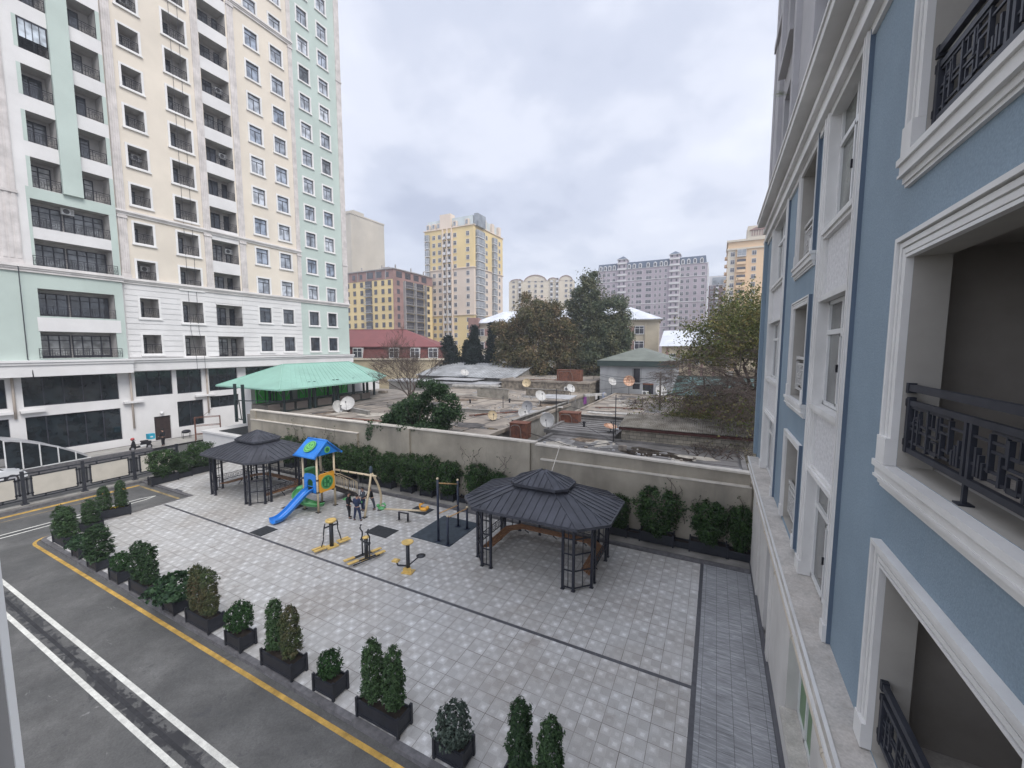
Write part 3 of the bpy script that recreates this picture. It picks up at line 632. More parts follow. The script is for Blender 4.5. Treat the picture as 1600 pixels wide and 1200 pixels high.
def bay(y0,y1,sw,sf):
    ya,yb=y0+sw,y1-sf; X=XR-.06
    b=MB()
    for a,c in ((y0,ya),(yb,y1)):
        w=c-a; b.box(X,XR+.35,a,c,5.21,14.5,0); b.box(X-.03,X,a+w*.12,a+w*.3,5.5,14.5,0); b.box(X-.03,X,a+w*.65,a+w*.85,5.5,14.5,0); b.box(X-.05,X,a-.0,c+.0,5.21,5.5,0)
    b.box(X+.004,XR,y0-.012,y0-.0,5.21,14.5,1)
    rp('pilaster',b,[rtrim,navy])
    for z0,z1 in ((7.56,8.80),(10.98,12.20)):
        b=MB(); b.box(XR+.03,XR+.3,ya,yb,z0,z1,1)
        b.box(XR-.09,XR+.1,ya,yb,z1-.02,z1+.07,0); b.box(XR-.05,XR+.1,ya,yb,z1-.09,z1-.02,0); b.box(XR-.06,XR+.1,ya,yb,z0-.08,z0,0); b.box(XR-.02,XR+.1,ya,yb,z0,z0+.05,0)
        b.box(XR-.02,XR+.1,ya,ya+.05,z0+.05,z1-.09,0); b.box(XR-.02,XR+.1,yb-.05,yb,z0+.05,z1-.09,0)
        b.box(XR+.1,XR+.34,ya,yb,z1,z1+.05,0)
        rp('panel',b,[rtrim,rpanel])
    for z0,z1 in ((5.24,7.48),(8.87,10.9),(12.27,14.5)):
        b=MB(); x0,x1=XR+.12,XR+.20; n=3 if yb-ya>2.5 else 2; t=.07
        b.box(x0,x1,ya,yb,z0,z0+t); b.box(x0,x1,ya,yb,z1-t,z1); b.box(x0,x1,ya,ya+t,z0,z1); b.box(x0,x1,yb-t,yb,z0,z1)
        zt=z0+(z1-z0)*.68; b.box(x0-.01,x1,ya,yb,zt,zt+.09)
        for k in range(1,n): y=ya+(yb-ya)*k/n; b.box(x0-.005,x1,y-.045,y+.045,z0,z1)
        y=ya+(yb-ya)/n; b.box(x0-.03,x0,ya+t,ya+t+.06,z0+t,zt); b.box(x0-.03,x0,y-.1,y-.04,z0+t,zt); b.box(x0-.03,x0,ya+t,y-.04,z0+t,z0+t+.06); b.box(x0-.03,x0,ya+t,y-.04,zt-.06,zt)
        b.box(x0-.06,x0-.03,y-.09,y-.06,z0+(zt-z0)*.5,z0+(zt-z0)*.5+.14,1)
        
        o=rp('window',b,[pvc,dark,rbeige]); p=MB(); p.poly([(x0+.04,ya,z0),(x0+.04,yb,z0),(x0+.04,yb,z1),(x0+.04,ya,z1)]); rp('pane',p,rglass,parent=o)
bay(*bayA,.21,.38); bay(*bayB,.24,.35)
b=MB()                                             # main cornice under the upper floors
for z0,z1,q in ((14.42,14.55,.05),(14.55,14.68,.16),(14.68,14.98,.10),(14.98,15.12,.20),(15.12,15.32,.14)): b.box(XR-q,XR+.3,.9,YE+.02,z0,z1)
b.box(XR-.42,XR+.3,.9,YE+.1,15.32,15.5); b.box(XR-.45,XR+.3,.9,YE+.13,15.5,15.58)
rp('cornice',b,[rtrim])
upw=M('grey_upper_stucco',(.42,.41,.42),.9,.06,.6,.2,60)
b=MB(); b.wall(.9,YE-.1,15.58,30,[(15.4,17.6,16.2,18.6),(15.4,17.6,19.6,22.0),(10.5,12.6,16.2,18.6),(10.5,12.6,19.6,22),(15.4,17.6,23,25.4)],XR-.06,0,-.4)
b.box(XR-.2,XR,14.6,15.0,15.6,30,0); b.box(XR-.2,XR,18.1,18.5,15.6,30,0); b.box(XR-.1,XR,YE-.7,YE-.1,15.6,30,0); b.box(XR-.16,XR,.9,YE-.1,22.4,22.7,0); b.box(XR-.28,XR-.06,15.2,17.8,19.4,19.6,0); b.box(XR-.28,XR-.06,15.2,17.8,16.0,16.2,0)
rp('upper_wall',b,[upw])
for y0,z0 in ((15.4,16.2),(15.4,19.6),(10.5,16.2),(10.5,19.6),(15.4,23)):
    b=MB(); x=XR+.2; b.box(x,x+.06,y0,y0+.06,z0,z0+2.4); b.box(x,x+.06,y0+1.05,y0+1.12,z0,z0+2.4); b.box(x,x+.06,y0,y0+2.2,z0+1.7,z0+1.78); b.box(x,x+.06,y0,y0+2.2,z0,z0+.06); o=rp('window',b,[pvc])
    p=MB(); p.poly([(x+.04,y0,z0),(x+.04,y0+2.2,z0),(x+.04,y0+2.2,z0+2.4),(x+.04,y0,z0+2.4)]); rp('pane',p,rglass,parent=o)
# ledge above the ground floor
b=MB(); b.box(1.42,XR+.3,.9,20.4,5.06,5.2,0); b.box(1.47,XR+.3,.9,20.38,4.86,5.06,1); b.box(1.44,XR+.3,.9,20.42,4.80,4.86,1)
b.box(1.415,1.46,.9,20.4,5.195,5.215,1)
rp('ledge',b,[ledgem,rtrim])
gw=M('ground_floor_render',(.56,.54,.51),.88,.08,.6,.2,50,stain=((.40,.37,.34),.4,1.5))
b=MB(); b.wall(.9,YE,0,4.85,[(8.5,11.05,1.3,3.7),(14.6,15.9,.02,3.6),(4.5,6.5,1.3,3.7)],XR,0,-.35); b.box(XR-.07,XR-.001,17.9,20.6,0,4.8,0); b.box(XR-.06,XR-.001,14.1,14.5,0,4.8,0); b.box(XR-.09,XR+.02,.9,YE,0,.22,1)
rp('ground_floor_wall',b,[gw,M('dark_plinth',(.10,.10,.11),.6,.1)])
gf=M('green_film_glass',(.10,.20,.085),.35,.1,1,spec=.6)
for y0,y1 in ((8.5,11.05),(4.5,6.5)):
    b=MB(); x=XR+.24
    for k in range(4): y=y0+(y1-y0)*k/3; b.box(x,x+.08,y-.04,y+.04,1.3,3.7)
    b.box(x,x+.08,y0,y1,1.3,1.38); b.box(x,x+.08,y0,y1,3.62,3.7)
    o=rp('window',b,[pvc],'window with green film'); p=MB(); p.poly([(x+.04,y0,1.3),(x+.04,y1,1.3),(x+.04,y1,3.7),(x+.04,y0,3.7)]); rp('pane',p,gf,parent=o)
    s=MB(); s.box(XR-.12,XR+.235,y0+.003,y1-.003,1.23,1.315); rp('sill',s,ledgem,parent=o)
b=MB(); b.box(XR+.3,XR+.36,14.6,15.9,.02,3.6,0); b.box(XR+.27,XR+.3,15.2,15.26,.02,3.6,1); b.box(XR+.25,XR+.3,14.75,14.8,1.1,1.3,1); b.box(XR+.27,XR+.3,14.6,15.9,2.5,2.56,1); rp('door',b,[M('grey_metal_door',(.20,.21,.23),.5,.1),dark])
b=MB(); b.tube([(1.52,19.3,4.15),(1.52,19.3,4.62),(1.52,18.6,4.66),(1.5,12,4.66),(1.5,2,4.66)],.055,10)
for y in (18.2,15.8,13.4,11,8.6,6.2): b.bar((1.5,y,4.72),(1.5,y,4.86),.03); b.tube([(1.5,y-.04,4.66),(1.5,y+.04,4.66)],.068,10)
rp('drain_pipe',b,M('ivory_pipe',(.50,.44,.36),.45,.06,2,spec=.5))
b=MB(); b.box(1.49,1.6,10.2,10.6,4.62,4.8); rp('junction_box',b,dark)
# potted leaves sticking out over the cornice
b=MB(); r=random.Random(3)
for c in ((1.35,16.9,18.5),(1.35,15.9,17.9)):
    for i in range(9):
        a=r.uniform(2.2,4.0); l=r.uniform(.35,.6); e=r.uniform(-.1,.6); p0=Vector((1.75,c[1],c[2])); d=Vector((math.cos(a)*l,math.sin(a)*l*.6,e*l)); s_=Vector((0,.05,.03))
        b.poly([p0,p0+d*.5+s_,p0+d,p0+d*.5-s_],0)
o=single('balcony_plant',b,LEAF('leaf_pale',(.16,.22,.07),(.32,.38,.14)),'yellow green leafy plant peeking over the cornice of the blue building','plant')
# ---------------------------------------------------------------- window edge beside the viewer
t=thing('open_window_sash','grey aluminium window sash edge at the bottom left corner','window',(-.75,.13,9.2))
b=MB(); b.box(-.765,-.742,.1265,.133,8.6,11.2); part(t,'frame',b,M('grey_aluminium',(.42,.43,.45),.45,.05),world=True)
b=MB(); b.box(-1.9,-.747,-.3,.1265,8.6,11.2); part(t,'panel',b,M('grey_sash_panel',(.13,.13,.135),.6,.06),world=True)
# ---------------------------------------------------------------- far towers
fw=M('far_yellow_render',(.72,.56,.29),.9,.06,.08); fpink=M('far_pale_pink_render',(.68,.57,.47),.9,.05,.08); fcream=M('far_cream_render',(.62,.55,.44),.9,.05,.06)
fwh=M('far_white_trim',(.62,.61,.60),.85,.05,.3); fdk=M('far_window_and_painted_shade',(.055,.055,.07),.25,.3,.5,spec=.7); fgl=M('far_balcony_glass',(.27,.29,.31),.2,.35,.4,spec=.7,col2=(.11,.125,.14))  # fdk: dark glass, also the painted shade at the back of far balconies
fbr=M('far_brick',(.33,.20,.175),.95,.15,.3); fcon=M('far_raw_concrete',(.36,.34,.33),.95,.15,.2); fpur=M('far_mauve_stone',(.41,.35,.385),.9,.06,.15); fslate=M('far_blue_slate',(.06,.085,.13),.6,.1,.3)
for_=M('far_orange_render',(.74,.53,.33),.9,.05,.07); fmar=M('far_maroon_stone',(.14,.07,.075),.85,.15,.3); fpale=M('far_blank_render',(.53,.48,.40),.92,.12,.05,stain=((.44,.39,.31),.4,.12)); fcon2=M('far_grey_slab',(.42,.42,.43),.9,.1,.2)
def fwin(w,h,kind='w',m=(fwh,fdk,fgl)):
    b=MB()
    if kind=='w': 
        t=.14
        b.box(-w/2-t,w/2+t,-.12,.0,-t,0,0); b.box(-w/2-t,w/2+t,-.12,.0,h,h+t,0); b.box(-w/2-t,-w/2,-.12,0,0,h,0); b.box(w/2,w/2+t,-.12,0,0,h,0)
        b.box(-w/2,w/2,-.03,.0,0,h,1); b.box(-.04,.04,-.07,-.03,0,h,0); b.box(-w/2,w/2,-.07,-.03,h*.68,h*.68+.07,0)
    elif kind=='d': b.box(-w/2,w/2,-.03,.0,0,h,1)
    elif kind=='l':       # loggia with parapet, dark sheet painted for its shaded recess
        b.box(-w/2,w/2,-.04,0,0,h,1); b.box(-w/2-.1,w/2+.1,-.9,0,-.25,-.05,0); b.box(-w/2-.1,w/2+.1,-.9,-.8,-.05,.85,0); b.box(-w/2-.1,-w/2,-.9,0,-.05,h,0); b.box(w/2,w/2+.1,-.9,0,-.05,h,0)
    elif kind=='g':       # glazed balcony
        b.box(-w/2-.1,w/2+.1,-1.2,0,-.3,0,0); b.box(-w/2,w/2,-1.1,0,0,h,2); n=max(2,int(w/1.2))
        for i in range(n+1): x=-w/2+w*i/n; b.box(x-.05,x+.05,-1.16,-1.1,0,h,0)
        b.box(-w/2,w/2,-1.15,-1.1,.9,1.0,0)
    elif kind=='o':       # slab balcony with railing, dark sheet painted for the shade behind
        b.box(-w/2,w/2,-.04,0,0,h,1); b.box(-w/2,w/2,-1.1,0,-.2,0,0); b.box(-w/2,w/2,-1.1,-1.05,.9,1,0)
        for i in range(7): x=-w/2+w*i/6; b.box(x-.03,x+.03,-1.1,-1.05,0,.95,0)
    return b.mesh('balcony' if kind in 'lgo' else 'window',list(m))
def far_fill(root,items,fronty,sidex):
    # items: (face,u,z,mesh). at most 100 windows and 100 balconies become parts, the rest one part
    items=sorted(items,key=lambda t:-t[2]); cnt={}; rest={}
    for face,u,z,me in items:
        nm=me.name.split('.')[0]; c=cnt.get(nm,0); cnt[nm]=c+1
        loc=(u,fronty,z) if face=='f' else (sidex,u,z); rot=(0,0,0) if face=='f' else (0,0,math.pi/2)
        if c<98: obj(nm,me,root,loc,rot)
        else: rest.setdefault(nm,[]).append((me,Matrix.Translation(loc)@Matrix.Rotation(rot[2],4,'Z')))
    for nm,L in rest.items():
        b=MB(); mats=list(L[0][0].materials)
        for me,mx in L:
            k=len(b.v); b.v+= [tuple(mx@v.co) for v in me.vertices]
            for p in me.polygons: b.face([k+i for i in p.vertices],mats.index(me.materials[p.material_index]) if me.materials[p.material_index] in mats else 0)
        o=part(root,'lower_'+nm+'s',b,mats); o['kind']='stuff'
def body(root,w,d,zones,name='wall'):
    b=MB(); ms=[]
    for z0,z1,m in zones:
        if m not in ms: ms.append(m)
        b.box(0,w,0,d,z0,z1,ms.index(m))
    return part(root,name,b,ms)
# tall yellow tower
w1,w2,l1f,g1,g2=fwin(1.4,1.6),fwin(1.3,1.8),fwin(1.5,2.3,'l'),fwin(6,2.6,'g'),fwin(3.2,2.6,'g')
t=thing('yellow_tower','tall yellow and pale tower with glazed corner balconies in the middle distance','building',(-116.3,145,0)); W_,D_=25.4,25
body(t,W_,D_,[(-1,24,fw),(24.02,43.5,fpink),(43.52,60.5,fw)])
it=[]
for k in range(19):
    z=1.6+3.22*k
    if z>59: continue
    for u in (5,8,): it.append(('f',u,z,w1))
    for u in (11,13.6): it.append(('f',u-.2,z-.3,l1f))
    for u in (16,22.4): it.append(('f',u,z,w1))
    it.append(('f',1.8,z-.3,fwin(2.0,2.5,'g') if k==0 else it_g)) if k else None
    if k==0: it_g=fwin(2.0,2.5,'g')
    if k: it.append(('s',4.2,z-.5,g1)); it.append(('s',10.2,z,w1)); it.append(('s',16.5,z-.5,g2)); it.append(('s',21.8,z,w1))
far_fill(t,it,-.0,W_)
b=MB(); 
for z in (24,43.5,60.5): b.box(-.4,W_+.4,-.4,D_+.4,z-.35,z,0)
for u in (10.1,12.4,14.7): b.box(u-.15,u+.15,-1.0,-.0,0,60,0)
part(t,'cornice',b,fpink)
b=MB(); b.box(1,W_-1,1,D_-1,60.5,64.5,0); b.box(8.5,14,-.3,3,60.5,66.2,1); 
for u in (2,5,7.6,16,22): b.box(u-.8,u+.8,-.1,2,60.5,63,1); b.box(u-.5,u+.5,-.2,-.1,61,62.6,2)
for v in (3,9,16,22): b.box(W_-2,W_+.1,v-1,v+1,60.5,64.5,1)
b.box(W_-.5,W_+1.3,1,7.5,60,65,2)
part(t,'roof',b,[M('far_pale_roof',(.55,.60,.60),.6,.08,.3),fpink,fgl])
# unfinished yellow and brick block
t=thing('unfinished_block','unfinished yellow block with bare red brick top floor and concrete balconies','building',(-150.6,120,0)); W_,D_=39,23.5
body(t,W_,D_,[(-1,36.3,fw)])
b=MB(); b.box(-.1,W_+.1,-.1,D_+.1,36.3,40,0); b.box(W_-.3,W_+.12,-.05,5.2,0,36.3,0); part(t,'brick_storey',b,fbr)
it=[]; w3=fwin(1.5,1.9,'d'); o1=fwin(3.6,2.7,'o',(fcon2,fdk,fgl)); o2=fwin(5.6,2.7,'o',(fcon,fdk,fgl)); ob=fwin(3.2,2.4,'d')
for k in range(11):
    z=1.8+3.22*k
    for u in (14.5,18.2,22.2,29.8,33.6,37): it.append(('f',u,z,w3))
    it.append(('f',26,z-.5,o1)); it.append(('s',8.4,z-.4,o2)); it.append(('s',14.8,z-.4,o2)); it.append(('s',2.4,z,w3)); it.append(('s',20.8,z,w3))
for u in (3,8,13,18,22,27,31.5,36): it.append(('f',u,37.1,ob if int(u)%2 else w3))
for v in (3,8,13,18): it.append(('s',v,37.1,ob))
far_fill(t,it,-.13,W_+.13)
b=MB()
for u in range(0,40,5): b.box(u,u+.4,-.2,-.11,36.3,40,0)
b.box(-.5,W_+.5,-.5,D_+.5,40,40.35,0)
for u,v in ((2,2),(8,3),(20,2),(26,6),(31,2),(37,3),(37,12),(30,15),(37,20)): b.box(u,u+.35,v,v+.35,40.3,42.3,0)
b.box(28,31,6,9,40.3,42.5,0)
for v in (5.3,11.6,18.2): b.box(W_+.1,W_+1.3,v-.15,v+.15,0,36,0)
part(t,'concrete_frame',b,fcon)
# blank pale tower
t=thing('blank_tower','windowless pale beige tower end wall rising behind the unfinished block','building',(-222,170,0))
body(t,33,26,[(-1,86,fpale)]); b=MB(); b.box(-.3,33.3,-.3,26.3,86,86.8); b.box(8,20,4,14,86.8,90); b.box(24,33,2,10,86.8,88.5); part(t,'parapet',b,fpale)
# small pale block between
t=thing('pale_gabled_block','small pale block top seen just left of the yellow tower','building',(-150,205,0)); body(t,18,12,[(-1,53,fcream)])
b=MB(); b.box(0,18,-.3,0,50,50.5); b.prism([(1,53),(9,56),(17,53)],3,0,'y',0); part(t,'gable',b,fwh)
far_fill(t,[('f',u,z,w1) for u in (3,7,11,15) for z in (42,45.5,49,)],-.3,18)
# cream block with wavy parapets
t=thing('cream_curved_roof_block','distant cream apartment block with curved parapets and brick stripes','building',(-128.8,250,0)); W_,D_=41,20
body(t,W_,D_,[(-1,51,fcream)]); t.rotation_euler=(0,0,.30); t.scale=(1.08,1,1.075)
b=MB()
for a,c,h in ((1,9,1.2),(9.5,24,3.6),(24.5,31,1.6),(31.5,40,2.8)):
    P=[(a+(c-a)*i/10,51+h*math.sin(math.pi*i/10)**.6) for i in range(11)]; b.prism(P,8,0,'y',-.2)
part(t,'parapet',b,fcream); b=MB()
for a,c,h in ((1,9,1.2),(9.5,24,3.6),(24.5,31,1.6),(31.5,40,2.8)):
    for i in range(10): p0,p1=[(a+(c-a)*j/10,51+h*math.sin(math.pi*j/10)**.6) for j in (i,i+1)]; b.bar((p0[0],-.4,p0[1]+.1),(p1[0],-.4,p1[1]+.1),.35)
part(t,'parapet_trim',b,fbr); b=MB(); b.box(11,23,-.1,0,0,42,0); part(t,'brick_stripe',b,fpink)
far_fill(t,[('f',u,z,fm) for z in [15+3.2*k for k in range(12)] for u,fm in ((3,w1),(7,l1f),(13,w1),(17,w2),(21,w1),(27,l1f),(30.5,l1f),(36,w1),(39,w1))]+[('s',v,z,w1) for z in [15+3.2*k for k in range(11)] for v in (4,9,14)],-.12,W_)
# long mauve block with slate mansard and two turrets
t=thing('mauve_mansard_block','long mauve block with dark blue mansard dormers and two roof turrets','building',(-69.5,256,0)); t.scale=(1,1,1.062); W_,D_=63.3,22
body(t,W_,D_,[(-1,54.2,fpur)]); it=[]
w4,l4,w5=fwin(1.6,1.8),fwin(3.2,1.8),fwin(1.1,1.8)
cols=[(2,w4),(4.8,w4),(7.5,w4),(10.8,w4),(20,w5),(22.4,w5),(26,l4),(31.5,l4),(35.5,w5),(38,w5),(41,w5),(50,w4),(53,w4),(57,w4),(61,w4)]
for k in range(13):
    for u,m_ in cols: it.append(('f',u,11.5+3.28*k,m_))
    for v in (4,11,18): it.append(('s',v,11.5+3.28*k,w4))
far_fill(t,it,0,W_)
b=MB()
for u0,u1 in ((1,13),(18.5,43),(48.5,62)): b.prism([(-.3,54.2),(1.2,58.2),(18,58.2),(21,54.2)],u1-u0,0,'x',u0)
part(t,'mansard_roof',b,fslate)
for u in (2.6,5.4,8.2,11,20,23,26.5,31,35,38.5,41,50.2,53.2,56.5,60):
    b=MB(); P=[(u-.9,54.2),(u-.9,56.1)]+[(u+.9*math.cos(math.pi-a*math.pi/6),56.1+.9*math.sin(a*math.pi/6)) for a in range(1,6)]+[(u+.9,56.1),(u+.9,54.2)]
    b.prism(P[::-1],1.0,0,'y',-.5); b.box(u-.5,u+.5,-.56,-.5,54.6,56.4,1); part(t,'dormer',b,[fwh,fdk])
for u in (13.2,43.2):
    b=MB(); b.box(u,u+5.2,-.8,6,11,60,0)
    for k in range(15): b.box(u-.2,u+5.4,-1.3,-.8,11.2+3.28*k,12.1+3.28*k,1); b.box(u+.6,u+1.6,-.88,-.8,12.6+3.28*k,14+3.28*k,2); b.box(u+3.4,u+4.4,-.88,-.8,12.6+3.28*k,14+3.28*k,2)
    b.poly([(u-.5,-1.3,60),(u+5.7,-1.3,60),(u+2.6,2.6,62.2)],3); b.poly([(u+5.7,-1.3,60),(u+5.7,6.5,60),(u+2.6,2.6,62.2)],3); b.poly([(u-.5,6.5,60),(u-.5,-1.3,60),(u+2.6,2.6,62.2)],3); b.box(u-.5,u+5.7,-1.3,6.5,59.7,60,1)
    part(t,'turret',b,[fpur,fwh,fdk,fslate])
b=MB()
for z in (21,34,47.5,54): b.box(-.2,W_+.2,-.25,0,z,z+.3)
b.box(48.6,49,-.3,0,10,54); b.box(W_-.3,W_+.2,-.3,2,10,54); part(t,'stone_band',b,fwh)
# dark maroon block, orange tower
t=thing('maroon_block','narrow dark maroon block between the mauve block and the orange tower','building',(-6.3,296,0)); body(t,14,16,[(-1,50,fmar),(50.02,56,fwh)])
far_fill(t,[('f',u,z,fm) for z in [16+3.2*k for k in range(11)] for u,fm in ((1.8,w1),(5,l1f),(9,w1),(12,w1))],0,14)
b=MB(); b.box(2,13,-.2,3,50.5,55,0); part(t,'roof_glazing',b,fgl)
t=thing('orange_tower','orange and pale apartment tower beside the blue building','building',(2.6,200,0)); W_,D_=24,20
body(t,W_,D_,[(-1,55,for_)]); b=MB(); b.box(-.03,2.8,-.04,0,0,52,0); b.box(-.4,W_+.4,-.5,D_+.4,51.3,52,0); b.box(-.5,W_+.5,-.7,D_+.5,54.6,55.4,0); b.box(7,W_,-.3,10,55.4,60.5,0)
for i in range(9): b.box(8.5+i*.9,8.8+i*.9,-.5,-.3,56.4,58.6,1)
b.prism([(7.6,58.6),(9.6,59.6),(12,60),(14.4,59.6),(16.6,58.6)],.5,1,'y',-.8); part(t,'cornice',b,[fcream,fbr])
l5=fwin(3.3,2.0,'l',(for_,fdk,fgl)); it=[]
for k in range(14):
    z=6.5+3.25*k; it+= [('f',1.9,z,w1),('f',5.2,z-.2,g2 if k==13 else l5),('f',9.8,z,w1),('f',14.4,z,w1),('f',19,z,w1)]
far_fill(t,it,-.05,W_)
b=MB()
for k in range(14): b.box(-1.1,0,2,6,6+3.25*k,6.9+3.25*k)
part(t,'side_balconies',b,for_)
# ---------------------------------------------------------------- red mansard house, school, low roofs
redr=M('red_roof_sheet',(.20,.062,.06),.55,.08,.5); reds=M('red_shingles',(.15,.05,.045),.8,.2,3); ylw=M('yellow_stone_wall',(.50,.42,.29),.9,.1,.6); wfr=fwin(1.5,2.0,'w',(pvc,fdk,fdk))
t=thing('red_roof_house','beige house with a red hipped roof and dark red mansard storey','building',(-61.2,59.0,0),.452)
b=MB(); w,d=14.2,14; b.box(-22,w,0,d,-.2,7.7,0); b.box(-22.2,w+.3,-.3,d+.3,7.55,7.9,1); part(t,'wall',b,[ylw,fcream])
b=MB(); i=1.0
P0=[(-22,-.2,7.9),(w+.2,-.2,7.9),(w+.2,d,7.9),(-22,d,7.9)]; P1=[(-22,.8,10.2),(w-.8,.8,10.2),(w-.8,d-1,10.2),(-22,d-1,10.2)]
for k in range(3): b.poly([P0[k],P0[k+1],P1[k+1],P1[k]],0)
part(t,'mansard',b,reds); b=MB()
E0=[(-22,.3,10.2),(w-.3,.3,10.2),(w-.3,d-.6,10.2),(-22,d-.6,10.2)]; r0,r1=(-22,7,13.8),(w-9,7,13.8)
b.poly([E0[0],E0[1],r1,r0],0); b.poly([E0[1],E0[2],r1],0); b.poly([E0[2],E0[3],r0,r1],0); b.box(-22,w-.3,.25,.35,10.05,10.22,0); b.bar(r0,r1,.18)
part(t,'roof',b,redr)
for u in (-2.6,4.6,8.8,12.4,-10):
    b=MB(); b.box(u-.95,u+.95,-.25,1,7.95,9.95,0); b.box(u-.8,u+.8,-.3,-.25,8.1,9.8,1); b.box(u-.05,u+.05,-.34,-.3,8.1,9.8,0); b.box(u-.8,u+.8,-.34,-.3,9.2,9.27,0); part(t,'dormer_window',b,[pvc,fdk])
t=thing('school_building','long beige three storey school with brick strips and pale hipped roof','building',(-62,99.2,0),.105)
w,d=49.5,10; b=MB(); b.box(0,w,0,d,-.2,17.0,0); b.box(-.2,w+.3,-.3,d+.2,16.4,16.9,0); b.box(0,w-3,-.06,0,13.3,15.2,1); b.box(0,w-3,-.06,0,9.6,11.6,1); b.box(0,w-3,-.06,0,6,8,1); b.box(w-3.2,w-2.9,-.3,0,0,17,0); part(t,'wall',b,[M('school_beige',(.47,.41,.31),.9,.08,.3),fbr])
b=MB(); P0=[(-.6,-.8,17),(w+.8,-.8,17),(w+.8,d+.6,17),(-.6,d+.6,17)]; r0,r1=(7,d/2,20.4),(w-7,d/2,20.4)
b.poly([P0[0],P0[1],r1,r0]); b.poly([P0[1],P0[2],r1]); b.poly([P0[2],P0[3],r0,r1]); b.poly([P0[3],P0[0],r0]); b.box(-.6,w+.8,-.85,-.75,16.8,17.02); part(t,'roof',b,M('bright_roof_sheet',(.62,.64,.68),.4,.12,.4))
wsch=fwin(2.0,1.8,'w',(pvc,fdk,fdk))
for u in [1.8+3.6*k for k in range(13)]:
    for z in (6.0,9.7,13.4): obj('window',wsch,t,(u,-.08,z))
b=MB(); b.box(-1.5,0,-1,8,12,18.4); b.box(-1.6,1.5,-1.2,0,15.4,18.4); part(t,'red_parapet',b,fbr)
t=thing('white_roof_annex','small pale roofed annex with brick pilasters beside the school','building',(-11.2,98,0),-.05)
b=MB(); b.box(0,13,0,8,-.2,10.3,0)
for u in (1.2,3.6,6,8.4,10.8): b.box(u-.25,u+.25,-.08,0,0,10,1)
part(t,'wall',b,[ylw,fbr]); b=MB(); b.poly([(-.5,-.6,10.3),(13.5,-.6,10.3),(11.5,5,14),(-.5,5,14)]); b.poly([(13.5,-.6,10.3),(13.5,9,10.3),(11.5,5,14)]); part(t,'roof',b,M('bright_roof_sheet',(.62,.64,.68),.4))
for u in (2.4,4.8,7.2,9.6): obj('window',fwin(1.2,2),t,(u,-.08,6.5))
t=thing('beige_roadside_house','beige house with pale roof half hidden behind the right tree','building',(3.2,92,0),-.05)
b=MB(); b.box(0,20,0,9,-.2,16,0); part(t,'wall',b,[ylw]); b=MB(); b.poly([(-.6,-.6,16),(20.5,-.6,16),(17,4.5,18.6),(4,4.5,18.6)]); b.poly([(-.6,9.5,16),(-.6,-.6,16),(4,4.5,18.6)]); part(t,'roof',b,M('bright_roof_sheet',(.62,.64,.68),.4))
for u in (1.6,4.6,7.6): obj('window',wfr,t,(u,-.08,12.7)); obj('window',wfr,t,(u,-.08,8.7))
# grey plastered house
grh=M('grey_plaster_house',(.36,.365,.37),.92,.12,.5,.2,30,stain=((.22,.22,.23),.6,.9))
t=thing('grey_plaster_house','grey plastered house with dark green pyramid roof and one narrow window','house',(-14.9,57.6,0),.0)
b=MB(); b.wall(0,9.7,-.2,7.4,[(4.55,5.75,5.15,7.1),(4.6,5.6,4.2,5.0),(6.0,7.4,3.6,4.9)],0,0,-.25,axis='y'); b.poly([(9.7,0,-.2),(9.7,11,-.2),(9.7,11,7.4),(9.7,0,7.4)]); b.poly([(0,0,-.2),(0,11,-.2),(0,11,7.4),(0,0,7.4)]); b.poly([(0,.4,3),(9.7,.4,3),(9.7,.4,7.4),(0,.4,7.4)],1); b.box(6.0,7.4,-.1,0,4.9,5.1,2)
part(t,'wall',b,[grh,fdk,rust])
b=MB(); b.box(-.35,10.05,-.35,11.3,7.38,8.15); part(t,'fascia',b,M('dark_green_fascia',(.04,.06,.055),.5,.1))
b=MB(); C0=[(-.4,-.4,8.15),(10.1,-.4,8.15),(10.1,11.4,8.15),(-.4,11.4,8.15)]; a0,a1=(4.6,5,9.95),(5.2,6,9.95)
b.poly([C0[0],C0[1],a1,a0]); b.poly([C0[1],C0[2],a1]); b.poly([C0[2],C0[3],a0,a1]); b.poly([C0[3],C0[0],a0]); part(t,'roof',b,M('grey_green_roof',(.155,.17,.145),.6,.12,.8))
b=MB(); b.box(4.62,4.7,-.1,.2,5.15,7.1); b.box(5.6,5.68,-.1,.2,5.15,7.1)
for k in range(6): b.box(4.7+k*.16,4.72+k*.16,-.06,-.04,5.15,7.1,1)
part(t,'window',b,[grh,dark])
# low roofs
def lowhouse(lab,x0,x1,y0,y1,z,mr,mw=conc,par=.14,nm='flat_roof_house'):
    t=thing(nm,lab,'house',(x0,y0,0)); w,d=x1-x0,y1-y0
    b=MB(); b.box(0,w,0,d,-.2,z-.12); part(t,'wall',b,mw)
    b=MB(); b.box(-.15,w+.15,-.12,d+.12,z-.12,z)
    for q in ((-.15,.1,-.12,d+.12),(w-.1,w+.15,-.12,d+.12),(.1,w-.1,-.12,.1),(.1,w-.1,d-.1,d+.12)): b.box(q[0],q[1],q[2],q[3],z,z+par)
    part(t,'roof',b,mr); return t
H1=lowhouse('wide low house with stained pale flat roof behind the left half of the boundary wall',-37.0,-14.2,22.0,42,3.75,roofc)
lowhouse('low house with patched grey roof beyond the stained pale roof',-36.5,-15.5,42.3,54.3,3.65,roofc)
lowhouse('low house with dark felt roof just behind the wall right of the round dish',-11.0,1.6,22.0,28.6,3.35,roofc2)
lowhouse('low house with dark ribbed felt roof in front of the corrugated shed',-11.6,-6.4,28.8,35,3.55,roofc2)
lowhouse('low house with pale screed roof in front of the grey plastered house',-12.4,-3.6,35.2,57,3.5,roofc)
stw=M('rubble_stone_wall',(.27,.235,.19),.95,.4,3,.8,14,col2=(.10,.085,.07))
